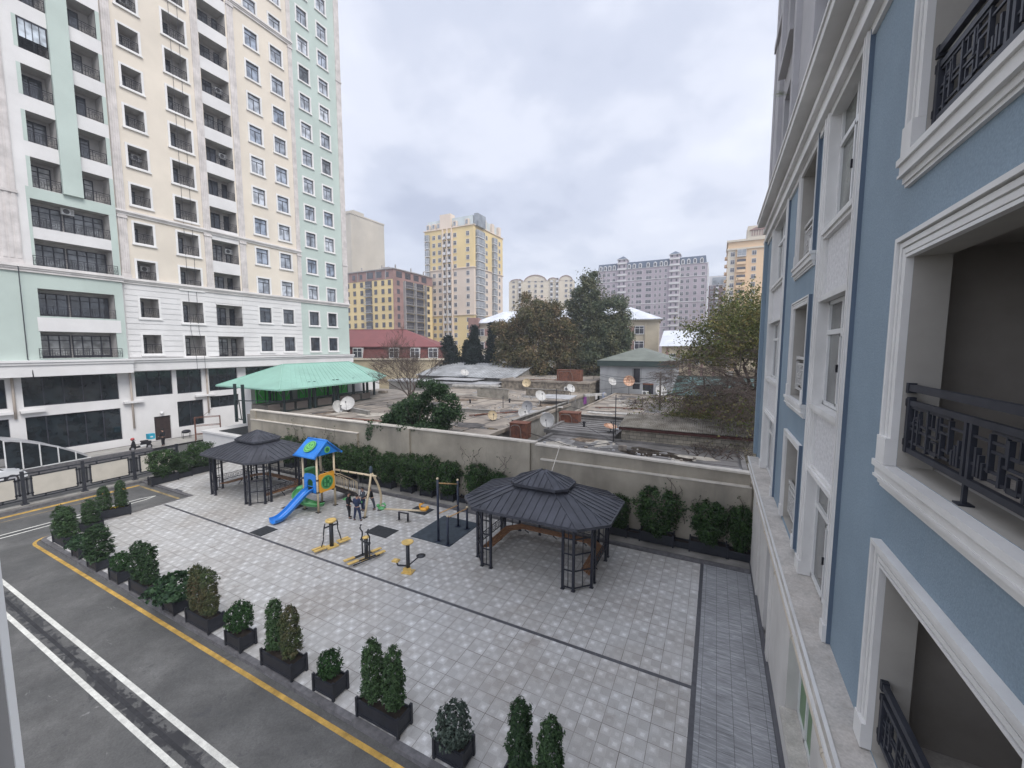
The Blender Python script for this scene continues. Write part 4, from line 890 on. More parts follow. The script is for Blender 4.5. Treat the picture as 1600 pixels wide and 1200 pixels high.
lowhouse('rubble stone house with flat pale roof between the trees and the dishes',-29.4,-15.6,54.5,84,5.05,roofc,stw)
lowhouse('far low white roofed house left of the stone house',-50,-30,52,56,4.4,roofw)
# white ribbed roof shed
t=thing('ribbed_roof_shed','long shed with pale ribbed metal pitched roof','shed',(-49,58.5,0)); b=MB(); b.box(0,19.5,0,18,-.2,5.0,0); b.prism([(0,5.0),(18,5.0),(9,6.9)],.1,0,'x',19.4); part(t,'wall',b,conc)
b=MB(); b.poly([(-.3,-.5,4.95),(19.9,-.5,4.95),(19.9,9,7.0),(-.3,9,7.0)]); b.poly([(-.3,18.5,4.95),(-.3,9,7.0),(19.9,9,7.0),(19.9,18.5,4.95)])
for k in range(34): x=-.2+k*.6; b.bar((x,-.5,5.0),(x,9,7.05),.07)
part(t,'roof',b,M('ribbed_pale_metal',(.40,.41,.42),.5,.2,.5,stain=((.25,.24,.24),.5,.4)))
t=thing('green_roof_shed','long shed with faded dark green metal roof under the right tree','shed',(-6.2,57.5,0)); b=MB(); b.box(0,14,0,9,-.2,3.7); part(t,'wall',b,M('maroon_wall',(.16,.07,.065),.9,.2,1))
b=MB(); b.poly([(-.4,-.5,3.75),(14,-.5,3.75),(14,9,5.6),(-.4,9,5.6)]); b.box(-.4,14,9,9.15,5.5,5.75)
for k in range(24): b.bar((-.4+k*.6,-.5,3.78),(-.4+k*.6,9,5.63),.05)
part(t,'roof',b,M('faded_green_roof',(.055,.115,.105),.55,.2,.6))
# brick shed with corrugated roof
def BRICK():
    m=bpy.data.materials.new('block_masonry'); nt,b,P=PNODE(m); mp=NN(nt,'ShaderNodeMapping'); LK(nt,P,mp.inputs[0]); mp.inputs['Rotation'].default_value=(rad(90),0,0)
    br=NN(nt,'ShaderNodeTexBrick'); LK(nt,mp.outputs[0],br.inputs[0]); br.inputs['Color1'].default_value=(.42,.37,.29,1); br.inputs['Color2'].default_value=(.28,.25,.20,1); br.inputs['Mortar'].default_value=(.08,.07,.06,1)
    br.inputs['Scale'].default_value=1; br.inputs['Mortar Size'].default_value=.012; br.inputs['Brick Width'].default_value=.5; br.inputs['Row Height'].default_value=.24
    LK(nt,MIX(nt,1.0,br.outputs[0],RAMP(nt,NOISE(nt,P,2,5,.7),[(.3,.6),(.7,1.15)]),'MULTIPLY'),b.inputs['Base Color']); b.inputs['Roughness'].default_value=.95; return m
t=thing('corrugated_roof_shed','stone block shed with rusty corrugated roof beside the puddled flat roof','shed',(-5.8,28.75,.22))
b=MB(); b.box(0,8.5,0,2.6,-.2,4.05); part(t,'wall',b,BRICK())
b=MB(); n=70
for k in range(n):
    x0=-.2+k*.128; b.poly([(x0,-.35,4.22),(x0+.064,-.35,4.30),(x0+.064,2.9,4.75),(x0,2.9,4.67)]); b.poly([(x0+.064,-.35,4.30),(x0+.128,-.35,4.22),(x0+.128,2.9,4.67),(x0+.064,2.9,4.75)])
part(t,'roof',b,M('corrugated_asbestos',(.24,.225,.20),.9,.3,1.2,col2=(.12,.105,.085)))
b=MB(); b.box(-.15,8.6,-.3,-.2,4.02,4.2); b.box(-.1,8.5,-.2,0,4.0,4.12); part(t,'eaves_board',b,M('dark_red_board',(.07,.025,.02),.8,.2,3))
# puddles on the roofs
pud=M('puddle_water',(.045,.035,.028),.03,.3,1.5,spec=.8)
def puddle(lab,c,rx,ry,z,seed,nm='puddle'):
    r=random.Random(seed); P=[]; n=26
    for i in range(n):
        a=2*math.pi*i/n; q=1+.22*math.sin(3*a+seed)+.15*math.sin(5*a+2*seed)+r.uniform(-.06,.06); P.append((c[0]+rx*q*math.cos(a),c[1]+ry*q*math.sin(a),z))
    b=MB(); b.poly(P); props(single(nm,b,pud,lab,'puddle','puddles on the flat roofs'))
puddle('long shallow puddle reflecting the sky near the dishes on the pale roof',(-17.6,26.6),2.3,.75,3.757,1)
puddle('wide brown puddle on the dark felt roof below the stone shed',(-3.4,26.3),1.9,.95,3.357,2)
puddle('small brown puddle right of the wide one on the dark felt roof',(-1.4,25.6),.5,.3,3.358,5)
# ---------------------------------------------------------------- green canopy pavilion on the roof terrace
grr=M('mint_roof_sheet',(.26,.455,.375),.45,.06,.5); grd=M('dark_green_post',(.02,.035,.035),.5,.1)
t=thing('mint_roof_pavilion','open terrace pavilion with large mint green hipped roof beside the tower','pavilion',(-41,31,3.9))
b=MB(); A,B_,C_,D_,E_=(-45,22.7,6.2),(-34.9,22.7,6.2),(-35.3,34.7,6.2),(-40.3,41.4,6.2),(-46.5,41,6.2); r0,r1=(-41.2,27.3,8.2),(-41.9,36.6,8.2)
for P in ([A,B_,r0],[B_,C_,r1,r0],[C_,D_,r1],[D_,E_,r1],[E_,A,r0,r1]): b.poly(P)
for P,Q in ((A,B_),(B_,C_),(C_,D_)): b.bar((P[0],P[1],P[2]-.05),(Q[0],Q[1],Q[2]-.05),.1,.14)
for P,Q in ((A,r0),(B_,r0),(r0,r1),(C_,r1),(D_,r1)): b.bar(P,Q,.12)
v=Vector(B_); w=Vector(C_)
for k in range(1,20):
    f=k/20; p=v.lerp(w,f); q=Vector(r0).lerp(Vector(r1),max(0,min(1,f))); b.bar(p,q,.018)
part(t,'roof',b,grr,world=True)
b=MB(); b.box(-38.6,-34.4,21.9,26,-.1,3.86); b.box(-44.9,-34.4,26,45,-.1,3.858); o=part(t,'deck',b,M('terrace_deck',(.27,.24,.21),.9,.2,1),world=True)
for x,y,z0 in ((-40.3,21.9,3.0),(-38.8,21.75,3.0),(-36.3,24,3.86),(-36.3,26.7,3.86),(-36.3,27.3,3.86),(-36.3,29.6,3.86),(-36.3,30.1,3.86),(-36.5,32.4,3.86),(-37,34.9,3.86),(-44,27.5,3.86),(-44,30,3.86),(-44,35,3.86),(-42,39,3.86),(-39.6,38.5,3.86)):
    b=MB(); b.bar((x,y,z0),(x,y,6.6),.2); part(t,'post',b,grd,world=True)
for y0,y1 in ((22.3,26.6),(27.4,29.5),(30.2,34.8)):
    b=MB(); b.bar((-36.3,y0,4.95),(-36.3,y1,4.95),.08); n=int((y1-y0)/1.2)
    for k in range(n): a=y0+(y1-y0)*(k+.1)/n; c=y0+(y1-y0)*(k+.9)/n; b.box(-36.35,-36.28,a,c,4.05,4.75,1)
    b.bar((-36.3,y0,4.0),(-36.3,y1,4.0),.06); part(t,'balustrade',b,[grd,M('brown_panel',(.10,.085,.075),.8,.1)],world=True)
b=MB(); b.bar((-40.3,21.9,5.1),(-38.8,21.75,5.1),.08); b.bar((-40.3,21.9,3.3),(-38.8,21.75,3.3),.08); b.bar((-39.5,21.9,3.3),(-39.5,21.75,5.1),.06); b.bar((-38.8,21.75,5.1),(-36.3,24,4.95),.08); part(t,'balustrade',b,grd,world=True)
gbr=M('bright_green_gate',(.10,.72,.11),.5,.06)
for k,(y0,y1) in enumerate(((26.6,28.6),(28.8,30.8),(31.6,33.6),(33.9,36.6),(36.9,39.0))):
    b=MB(); b.box(-45.1,-45,y0,y1,3.86,6.0,0); m_=(y0+y1)/2
    for q in (y0+.1,m_,y1-.1): b.box(-45,-44.96,q-.04,q+.04,3.9,5.9,1)
    for s_ in (-1,1):
        P=[(-44.95,m_+s_*.3,5.7),(-44.95,m_+s_*.75,5.0),(-44.95,m_+s_*.3,4.3)]
        b.bar(P[0],P[1],.05,m=2); b.bar(P[1],P[2],.05,m=2)
    single('green_gate',b,[gbr,grd,pvc],f'bright green panelled gate with zigzag trim under the pavilion, '+('nearest','second','third','fourth','farthest')[k]+' of five','gate','bright green gates under the pavilion')
b=MB(); b.box(-46.6,-45.2,26.2,45,-.1,6.2); single('terrace_wall',b,white,'plain white wall carrying the bright green gates','wall')
# ---------------------------------------------------------------- foliage
def leafmesh(name,P,size,mat,asp=.5,seed=0,nrm=None,droop=0):
    r=np.random.default_rng(seed); n=len(P); P=np.asarray(P,float)
    s=size*(.6+.8*r.random(n))[:,None]
    a=r.normal(size=(n,3)); 
    if nrm is not None: a=a*.55+nrm*1.0
    a/=np.linalg.norm(a,axis=1)[:,None]
    t=r.normal(size=(n,3)); t[:,2]-=droop; t-=a*(t*a).sum(1)[:,None]; t/=np.linalg.norm(t,axis=1)[:,None]+1e-9
    u=np.cross(a,t)
    V=np.stack([P-t*s*.5,P+u*s*asp*.5+a*s*.08,P+t*s*.5,P-u*s*asp*.5+a*s*.08],1).reshape(-1,3)
    me=bpy.data.meshes.new(name); me.vertices.add(4*n); me.vertices.foreach_set('co',V.ravel()); me.loops.add(4*n); me.loops.foreach_set('vertex_index',np.arange(4*n,dtype=np.int32))
    me.polygons.add(n); me.polygons.foreach_set('loop_start',np.arange(0,4*n,4,dtype=np.int32))
    try: me.polygons.foreach_set('loop_total',np.full(n,4,dtype=np.int32))
    except Exception: pass
    me.materials.append(mat); me.update(calc_edges=True); me.validate(); return me
def shape_cloud(n,h,rf,seed,lump=.16,shell=.45,nl=7,tuft=0):
    r=np.random.default_rng(seed); z=r.random(n*3); R=np.array([rf(q) for q in z]); keep=r.random(n*3)<(R/R.max())**1.0; z=z[keep][:n]; R=R[keep][:n]; m=len(z)
    th=r.random(m)*2*np.pi; ph=r.random(nl)*6.28
    L=1+lump*(np.sin(3*th+ph[0]+5*z)+.7*np.sin(5*th+ph[1]-9*z)+.6*np.sin(2*th+ph[2]+14*z)+.5*np.sin(8*th+17*z+ph[3]))/1.6
    q=(shell+(1-shell)*r.random(m)**.5)*(1+.07*r.normal(size=m)); rad_=R*L*q
    P=np.stack([rad_*np.cos(th),rad_*np.sin(th),z*h+.03*r.normal(size=m)],1); N=np.stack([np.cos(th),np.sin(th),.35+0*th],1)
    if tuft:                     # gather most leaves round ragged tufts
        K=tuft; c=r.integers(0,m,K); Rm=R.max(); C=P[c]*[1.06,1.06,1]; d=((P[:,None,:]-C[None])**2).sum(2); j=d.argmin(1); a=(.62*r.random(m)**.7)[:,None]; P=P*(1-a)+C[j]*a; P=P+r.normal(size=P.shape)*.012
        out=r.random(K)<.3; o=np.where(out[j],r.random(m)*.16,0)[:,None]; P=P+N*o*Rm+np.array([0,0,.35])*o*Rm
    return P,N
conif=LEAF('conifer_green',(.018,.042,.016),(.075,.135,.05)); conifb=LEAF('conifer_dark',(.012,.032,.013),(.05,.095,.035)); conifr=LEAF('conifer_reddish',(.025,.045,.02),(.10,.14,.05),(.12,.085,.045))
boxg=LEAF('box_green',(.010,.032,.010),(.045,.105,.03)); laur=LEAF('laurel_green',(.012,.035,.016),(.055,.11,.045)); olive=LEAF('grey_green',(.03,.05,.04),(.13,.165,.13)); hedge=LEAF('hedge_green',(.012,.032,.010),(.055,.11,.028))
plane=LEAF('plane_tree_leaf',(.06,.065,.032),(.16,.155,.075),(.25,.17,.095)); plane2=LEAF('poplar_leaf',(.05,.07,.045),(.16,.19,.115),(.18,.17,.09)); rleaf=LEAF('autumn_green_leaf',(.05,.07,.02),(.175,.20,.06),(.21,.17,.065)); firm=LEAF('fir_needles',(.006,.014,.012),(.022,.04,.032)); bush=LEAF('glossy_bush_leaf',(.015,.04,.016),(.07,.125,.05))
yelf=LEAF('yellow_petals',(.55,.38,.02),(.80,.62,.05)); wlf=LEAF('pale_petals',(.5,.5,.45),(.7,.7,.65))
cone=lambda z:.27*(min(1,(z+.02)/.12)**.5)*(1-.74*max(0,z-.30)**1.7)*(1.0 if z<.93 else .55)
ball=lambda z:.40*math.sqrt(max(.02,1-(2*z-1)**2))
def stem(b,x,y,z0,z1,r=.03): b.tube([(x,y,z0),(x+.01,y,z1)],r,6)
CM=[]
for i,(mt,h,k) in enumerate(((conif,1.5,1.0),(conifb,1.55,1.0),(conifr,1.6,.98),(conif,1.6,.86))):
    P,N=shape_cloud(5200,h,lambda z:cone(z)*k,30+i,.24,.35,tuft=150); CM.append(leafmesh('foliage',P,.085,mt,.32,40+i,N*.8+np.array([0,0,.9])))
BM=[]
for i,(mt,h,s,q) in enumerate(((boxg,.78,.07,.38),(boxg,.85,.075,.40),(laur,.80,.13,.58),(olive,1.0,.075,.46))):
    P,N=shape_cloud(3600 if i!=2 else 1900,h,lambda z:q*math.sqrt(max(.03,1-(2*z-1)**2))*1.0,50+i,.16,.4,tuft=90); BM.append(leafmesh('foliage',P,s,mt,.5,60+i,N))
def boxmb(w,d,h):
    b=MB(); t=.03
    for x0,x1,y0,y1 in ((-w/2,w/2,-d/2,-d/2+t),(-w/2,w/2,d/2-t,d/2),(-w/2,-w/2+t,-d/2+t,d/2-t),(w/2-t,w/2,-d/2+t,d/2-t)): b.box(x0,x1,y0,y1,.04,h)
    for x in (-w/2,w/2):
        for y in (-d/2,d/2): b.box(x-.035,x+.035,y-.035,y+.035,0,h+.05); b.prism([(x-.035,y-.035),(x+.035,y-.035),(x+.035,y+.035),(x-.035,y+.035)],.02,0,'z',h+.05)
    e=.045
    for y in (-d/2-.015,d/2): 
        for z in (.06,h-.09): b.box(-w/2+.035,w/2-.035,y,y+.015,z,z+.07)
    for x in (-w/2-.015,w/2):
        for z in (.06,h-.09): b.box(x,x+.015,-d/2+.035,d/2-.035,z,z+.07)
        b.box(x,x+.015,-.02,.02,.13,h-.09) if d>.7 else None
    return b
BXS={k:boxmb(*k).mesh('box',[boxm]) for k in ((1.45,.5,.5),(.82,.5,.48),(1.6,.55,.55),(.95,.5,.42),(.72,.45,.34))}
SOI={k:(lambda b:(b.box(-k[0]/2+.03,k[0]/2-.03,-k[1]/2+.03,k[1]/2-.03,.05,k[2]-.08),b)[1])(MB()).mesh('soil',[soil]) for k in BXS}
def flowers(w,d,z,n,mat,seed):
    r=np.random.default_rng(seed); P=np.stack([(r.random(n)-.5)*w,(r.random(n)-.5)*d,z+.10*r.random(n)+.06],1); return leafmesh('flowers',P,.045,mat,.9,seed,np.tile([0,0,1.],(n,1)))
def planter(lab,x,y,k,plants,rz=0,fl=None,grp='planters along the kerb',z=0):
    t=thing('planter',lab,'planter',(x,y,z),rz,grp); part(t,'box',BXS[k],None); part(t,'soil',SOI[k],None)
    for me,px_,py_,sc,st in plants:
        o=obj('shrub',me,t,(px_,py_,k[2]-.1+st),(0,0,random.uniform(0,6.28))); wf=1.12 if me in CM else 1.0; o.scale=(sc[0]*wf,sc[0]*wf*random.uniform(.94,1.06),sc[1])
        b=MB(); b.tube([(0,0,-st/sc[1]-.05),(.01,.01,.5)],.025,6); part(o,'stem',b,bark)
    if fl: 
        for f in fl: part(t,'flowers',flowers(*f),None)
    return t
L2=(1.45,.5,.5); L1=(.82,.5,.48)
def two(a,b_,h1=1,h2=1,w=1.0): return [(CM[a],-.36,0,(w,h1),.12),(CM[b_],.36,.02,(w*.98,h2),.1)]
planter('planter at the rounded kerb corner with two bushy green shrubs',-29.4,7.4,L2,[(CM[0],-.33,0,(1.12,1.0),.0),(CM[0],.3,.03,(1.28,1.02),.0)],0,[(.5,.2,.45,40,yelf,1)])
planter('planter with twin green cones and yellow flowers beside the dead end road',-31.6,10.0,L2,two(0,3,.92,1.0,1.05),1.2,[(1.0,.3,.45,190,yelf,2)])
planter('planter with one green shrub just behind the kerb corner planter',-30.2,8.6,L1,[(CM[0],0,0,(1.15,.9),0)],.4)
planter('small planter with low dark spreading shrub second along the kerb',-26.9,7.3,L1,[(BM[2],0,0,(.95,.8),0)])
planter('planter with one large bushy grey green shrub third along the kerb',-24.8,7.22,(.95,.5,.42),[(CM[1],0,0,(1.5,1.08),.0)])
planter('small planter with dark round shrub between two bushy planters',-22.6,7.22,L1,[(BM[0],0,0,(.95,.95),.05)])
planter('planter with twin dark green cones left of the broad leaved shrub',-20.5,7.25,L2,two(1,1,1.0,1.03,1.05))
planter('planter with wide broad leaved glossy shrub overhanging its box',-18.1,7.25,L1,[(BM[2],0,0,(1.5,1.05),.1)])
planter('planter with twin reddish green cones right of the broad leaved shrub',-16.15,7.28,L2,two(2,2,1.02,1.05,.95))
planter('small planter with a very dark round topiary ball on a short stem',-13.95,7.28,L1,[(BM[0],0,0,(1.05,1.12),.18)])
planter('planter with green cone and greyer reddish cone mid kerb',-11.7,7.3,L2,two(3,2,1.02,1.02,.95))
planter('small planter with light green topiary ball between two cone planters',-9.7,7.4,L1,[(BM[1],0,0,(.82,.95),.02)])
planter('planter with two tall narrow cones and small white flowers',-7.6,7.38,L2,two(0,3,1.08,1.05,1.0),0,[(.5,.2,.5,60,wlf,3)])
planter('planter with a grey green small leaved bush near the bottom edge',-5.35,7.42,L1,[(BM[3],0,0,(.95,1.0),-.05)])
planter('planter with two dark cones and yellow flowers at the bottom edge',-3.2,7.45,L2,two(1,0,1.1,1.05,.9),0,[(.5,.3,.48,120,yelf,4)])
# back hedge planters against the wall
HM=[]
for i in range(3):
    P,N=shape_cloud(5200,1.95,lambda z:(.62+.06*i)*min(1,.35+z*1.9)*(1 if z<.82 else math.sqrt(max(.05,1-((z-.82)/.2)**2))),70+i,.30,.4,tuft=130); P=P+rng.normal(size=P.shape)*[.05,.05,.05]; HM.append(leafmesh('foliage',P,.11,hedge,.5,80+i,N*.5+np.array([0,0,.4])))
bl=[(-36.35,14.4,1.57,0),(-36.5,15.7,1.57,2),(-36.6,17.0,1.57,1)]
posn=['nearest the panel fence','middle one beside the tower street','behind the fence corner by the black gazebo']
for i,(x,y,rz,mi) in enumerate(bl):
    planter('leafy planter on the left edge, '+posn[i],x,y,(1.6,.55,.55) if i!=1 else (.95,.5,.42),[(HM[mi],0,0,(1.25 if i!=1 else .8,1.0 if i!=1 else .85),0)],rz,grp='planters along the left edge')
xs=[-33.8,-31.2,-28.6,-26.3,-24.4,-22.5,-20.45,-18.6,-16.9,-15.2,-13.0]
where=['behind the left gazebo roof, leftmost','behind the left gazebo, second from the left','behind the left gazebo, third from the left','behind the right side of the left gazebo','left of the play tower roof','just behind the blue play tower roof','behind the swing frame','right of the swing frame under the wall bush','left of the tall exercise bars','directly behind the exercise bars','just right of the exercise bars']
for i,x in enumerate(xs):
    planter('hedge planter by the wall, '+where[i],x,20.95,(.95,.5,.42),[(HM[i%3],0,0,(1.12,1.1+.06*(i%3)),0)],0,grp='hedge planters along the boundary wall',z=.1)
for i,(x,s,h,k,lab) in enumerate(((-11.6,.85,1.0,(.95,.5,.42),'hedge shrub planter half hidden at the left corner of the right gazebo roof'),(-4.3,.8,.9,(.95,.5,.42),'slim leafy shrub planter at the right edge of the right gazebo roof'),(-2.35,1.35,1.2,(1.6,.55,.55),'largest leafy shrub planter right of the right gazebo'),(.0,1.12,1.05,(1.6,.55,.55),'rounded shrub planter on the inlay line near the blue building'),(1.35,.7,1.1,(.95,.5,.42),'shrub planter squeezed against the blue building'))):
    planter(lab,x,21.0 if x<1 else 21.0,k,[(HM[i%3],0,0,(s,h),0)],0,grp='hedge planters along the boundary wall',z=.1)
for i,(x,lab) in enumerate(((-3.5,'empty small black planter box left of the largest shrub'),(-1.15,'empty small black planter box between the two big shrubs by the wall'),(-14.1,'empty small black planter box right behind the exercise bars'),(-21.5,'empty small black planter box right of the play area hedge'))):
    t=thing('planter_box',lab,'planter',(x,21.05,.1),0,'empty planter boxes by the wall'); part(t,'box',BXS[(.72,.45,.34)],None); part(t,'soil',SOI[(.72,.45,.34)],None)
# climbers on the wall
def climber(lab,x0,x1,z0,z1,n,seed,y=21.3):
    r=np.random.default_rng(seed); b=MB(); P=[]
    for k in range(max(3,int((x1-x0)*2.2))):
        x=r.uniform(x0,x1); p=Vector((x,y-.02,z0)); pts=[p]
        L=r.uniform(.5,1)*(z1-z0); m=9
        for i in range(m):
            p=p+Vector((r.normal()*.13,r.normal()*.04,L/m)); p.y=min(p.y,y); pts.append(p)
            for q in range(max(1,int(n*.12))): P.append(p+Vector(r.normal(size=3)*[.12,.07,.12]))
        b.tube(pts,[.014]*len(pts),4)
    t=thing('wall_climber',lab,'climbing plant',((x0+x1)/2,y,z0)); o=part(t,'stems',b,barkl,world=True); P=np.array([list(p) for p in P])-np.array(t.location); P[:,1]=np.minimum(P[:,1],.06)
    part(t,'leaves',leafmesh('leaves',P,.10,hedge,.6,seed),None)
climber('sparse climber on the wall behind the left gazebo',-31.5,-29.3,1.8,4.1,26,1)
climber('thin climber on the wall above the play tower',-27.5,-25.5,1.8,3.9,26,2)
climber('bare twiggy climber on the wall beside the swing',-24.3,-22.6,1.8,3.9,18,3)
climber('faint climber on the wall above the exercise bars',-15.0,-11.4,1.9,3.8,8,4)
climber('trailing ivy on the wall ledge right of the gazebo roof',-3.9,-.4,1.2,3.7,13,5)
climber('leafy ivy against the wall end next to the blue building',.2,1.6,.5,3.5,40,6)
# wall bush leaning over the coping
def blob_cloud(blobs,n,seed,shell=.35):
    r=np.random.default_rng(seed); w=np.array([a*b_*c for _,(a,b_,c) in blobs])**.7; w/=w.sum(); P=[];N=[]
    for (c,R),q in zip(blobs,w):
        m=int(n*q); d=r.normal(size=(m,3)); d/=np.linalg.norm(d,axis=1)[:,None]; k=(shell+(1-shell)*r.random(m)**.45)*(1+.10*r.normal(size=m)); P.append(np.array(c)+d*k[:,None]*np.array(R)); N.append(d)
    return np.concatenate(P),np.concatenate(N)
t=thing('wall_bush','dense glossy evergreen bush spilling over the boundary wall','bush',(-19.6,23.2,3.7))
r_=random.Random(5); bl_=[]
for i in range(80):
    f=r_.random(); x=-22.3+5.6*r_.random(); tt=(x+22.3)/5.6; zt=4.7+3.0*min(1,(tt*1.35))*(1-max(0,tt-.72)*1.5); z=4.1+(zt-4.1)*r_.random(); q_=r_.uniform(.32,.72); bl_.append(((x+19.6,r_.uniform(-1.0,1.3),z-3.7),(q_,q_*.95,q_*.8)))
bl_+=[((-3.0+19.6-19.6,-1.6,.4),(.45,.3,.6)),((-3.2,-1.7,-.1),(.25,.25,.5)),((-2.2,-1.5,.5),(.5,.3,.35)),((0,-1.5,.65),(.9,.35,.3)),((1.2,-1.4,.6),(.8,.3,.3))]
P,N=blob_cloud(bl_,19000,9); part(t,'foliage',leafmesh('foliage',P,.17,bush,.55,9,N),None)
b=MB()
for k in range(7): a=k*.9; b.tube([(0,0,-.6),(.5*math.cos(a),.4*math.sin(a),.8),(1.6*math.cos(a),.8*math.sin(a),2.0)],[.07,.05,.02],6)
part(t,'stems',b,bark)
# ---------------------------------------------------------------- trees
def grow(b,p,d,L,r,depth,rr,tips,spread=.6,up=.15,n=3,tipdepth=1,minr=.008,bend=.25,droop=0.):
    m=4; pts=[p]; rs=[r]; q=Vector(p); dd=Vector(d).normalized()
    for i in range(m):
        dd=(dd+Vector((rr.gauss(0,bend),rr.gauss(0,bend),rr.gauss(0,bend)*.6+up*.3-droop*.3))*.5).normalized(); q=q+dd*(L/m); pts.append(q.copy()); rs.append(max(minr,r*(1-.42*(i+1)/m)))
    b.tube(pts,rs,6 if r>.05 else 4,cap=False)
    if depth<=tipdepth:
        for s in pts[1:]: tips.append(s)
    if depth==0: return
    for k in range(n+(rr.random()<.4)):
        i=rr.randint(1,m) if k else m; a=rr.uniform(0,6.28); v=Vector((math.cos(a),math.sin(a),0))
        nd=(dd+(v-dd*v.dot(dd))*rr.uniform(.5,1.1)*spread*1.6+Vector((0,0,up-droop))).normalized()
        grow(b,pts[i],nd,L*rr.uniform(.62,.82),rs[i]*.66,depth-1,rr,tips,spread,up,n,tipdepth,minr,bend,droop)
def tree(name,lab,cat,loc,h,trunk,L,r,depth,mat,nleaf,ls,seed,spread=.6,up=.2,cl=.5,n=3,lean=(0,0),grp=None,filt=None,bk=bark,droop=0,extra=None):
    rr=random.Random(seed); t=thing(name,lab,cat,loc,0,grp); b=MB(); tips=[]
    p=Vector((0,0,-.2)); top=Vector((lean[0],lean[1],trunk)); b.tube([p,p.lerp(top,.5)+Vector((.1,0,0)),top],[r*1.3,r*1.05,r],8,cap=False)
    for k in range(n+1):
        a=k*2*math.pi/(n+1)+rr.random(); grow(b,top if k else p.lerp(top,.85),Vector((math.cos(a)*spread,math.sin(a)*spread,1)),L,r*.62,depth,rr,tips,spread,up,n,1,.008,.25,droop)
    grow(b,top,Vector((0,0,1)),L,r*.7,depth,rr,tips,spread,up,n)
    part(t,'trunk',b,bk)
    if nleaf:
        g=np.random.default_rng(seed); T=np.array([list(q) for q in tips]); 
        if filt: T=T[[filt(q) for q in T]]
        idx=g.integers(0,len(T),nleaf); P=T[idx]+g.normal(size=(nleaf,3))*cl*[1,1,.8]; P=P[P[:,2]>trunk*.35] if not droop else P
        part(t,'crown',leafmesh('crown',P,ls,mat,.65,seed,np.tile([0,0,.35],(len(P),1)),droop*2),None)
    return t
def crown_tree(name,lab,loc,blobs,mat,n,ls,seed,trunk_h,r,grp=None,cat='tree'):
    t=thing(name,lab,cat,loc,0,grp); rr=random.Random(seed); b=MB(); b.tube([(0,0,-.3),(0.1,0,trunk_h*.5),(0,0,trunk_h)],[r*1.3,r,r*.8],8,cap=False)
    for c,R in blobs:
        m=Vector((c[0]*.4,c[1]*.4,trunk_h+(c[2]-trunk_h)*.45)); b.tube([(0,0,trunk_h*.9),m,(c[0],c[1],c[2])],[r*.45,r*.25,r*.08],5,cap=False)
        for k in range(3): b.tube([m,(c[0]+rr.uniform(-1,1)*R[0]*.8,c[1]+rr.uniform(-1,1)*R[1]*.8,c[2]+rr.uniform(-.6,.8)*R[2])],[r*.16,r*.03],4,cap=False)
    part(t,'trunk',b,bark)
    sub=[]
    for c,R in blobs:                       # leaf clumps of very different size spread through every limb's end
        for k in range(16):
            d=Vector((rr.gauss(0,1),rr.gauss(0,1),rr.gauss(0,1))).normalized()*rr.uniform(.3,1.05)**.6; s=rr.uniform(.2,.55); sub.append(((c[0]+d.x*R[0],c[1]+d.y*R[1],c[2]+d.z*R[2]),(R[0]*s,R[1]*s,R[2]*s*.75)))
    P,N=blob_cloud(sub,n,seed,.15); P2,N2=blob_cloud(blobs,n//3,seed+1,.3); g=np.random.default_rng(seed); P2=P2+g.normal(size=P2.shape)*.5; P=np.concatenate([P,P2]); N=np.concatenate([N,N2]); part(t,'crown',leafmesh('crown',P,ls,mat,.7,seed,N*.5+np.array([0,0,.3])),None); return t
crown_tree('plane_tree','broad brown and green plane tree behind the stone house',(-30,69,-.1),[((0,0,14.5),(4.2,4,4.4)),((-3.8,-1,11),(3.6,3.5,4)),((3.6,1.5,11.5),(3.6,3.2,4)),((-4.6,-1.5,7),(3.2,3,3)),((4.6,1.5,7.2),(3.4,3,3.6)),((0,-1.5,8),(4.5,3,4)),((-1.5,0,17),(2.4,2.2,2.6)),((2.2,0,16),(2.2,2,2.2))],plane,62000,.31,11,6,.35)
crown_tree('plane_tree','second brown plane tree filling the gap beside the tall grey green tree',(-24.5,71.5,-.1),[((0,0,9.5),(3.8,3.5,4.5)),((1.5,0,6.5),(4,3,3)),((-1,0,13.2),(2.6,2.4,2.8))],plane,26000,.30,12,5,.3)
crown_tree('tall_tree','tallest grey green tree with narrow crown standing left of the school',(-19.6,72.5,-.1),[((-1.4,0,20.0),(2.6,2.4,3.0)),((-2.6,0,16.6),(2.8,2.4,3.2)),((2.0,0,16.6),(3.4,2.6,3.2)),((-1.8,-.5,11.5),(3.2,3,3.8)),((2.6,0,11.2),(3.4,3,3.6)),((0,-1,7.2),(4.4,3,3.4)),((3.2,-.5,7.2),(3,2.6,3)),((-1.3,0,22.4),(1.3,1.2,1.5)),((4.2,0,13.6),(2.2,2,2.4))],plane2,62000,.30,13,7,.35)
def conifer(lab,loc,h,w,seed):
    t=thing('dark_conifer',lab,'conifer',loc,0,'dark conifers left of the plane trees'); r=np.random.default_rng(seed); b=MB(); b.tube([(0,0,-.2),(0,0,h*.98)],[.2,.02],6); P=[];N=[]
    for k in range(int(h*3.2)):
        z=h*(.1+.88*k/(h*3.2)); R=w*(1-z/h)**.85+.12; nb=13
        for j in range(nb):
            a=r.random()*6.28; L=R*r.uniform(.65,1.12); d=np.array([math.cos(a),math.sin(a),0]); m=max(12,int(26*L)); s=r.random(m)
            q=d*(s*L)[:,None]+np.array([0,0,z])+np.array([0,0,-.35*L])*(s**1.5)[:,None]+r.normal(size=(m,3))*[.28,.28,.16]; P.append(q); b.tube([(0,0,z),tuple(d*L+np.array([0,0,z-.35*L]))],[.03,.008],4,cap=False)
    P=np.concatenate(P); part(t,'trunk',b,bark); part(t,'crown',leafmesh('crown',P,.42,firm,.4,seed),None)
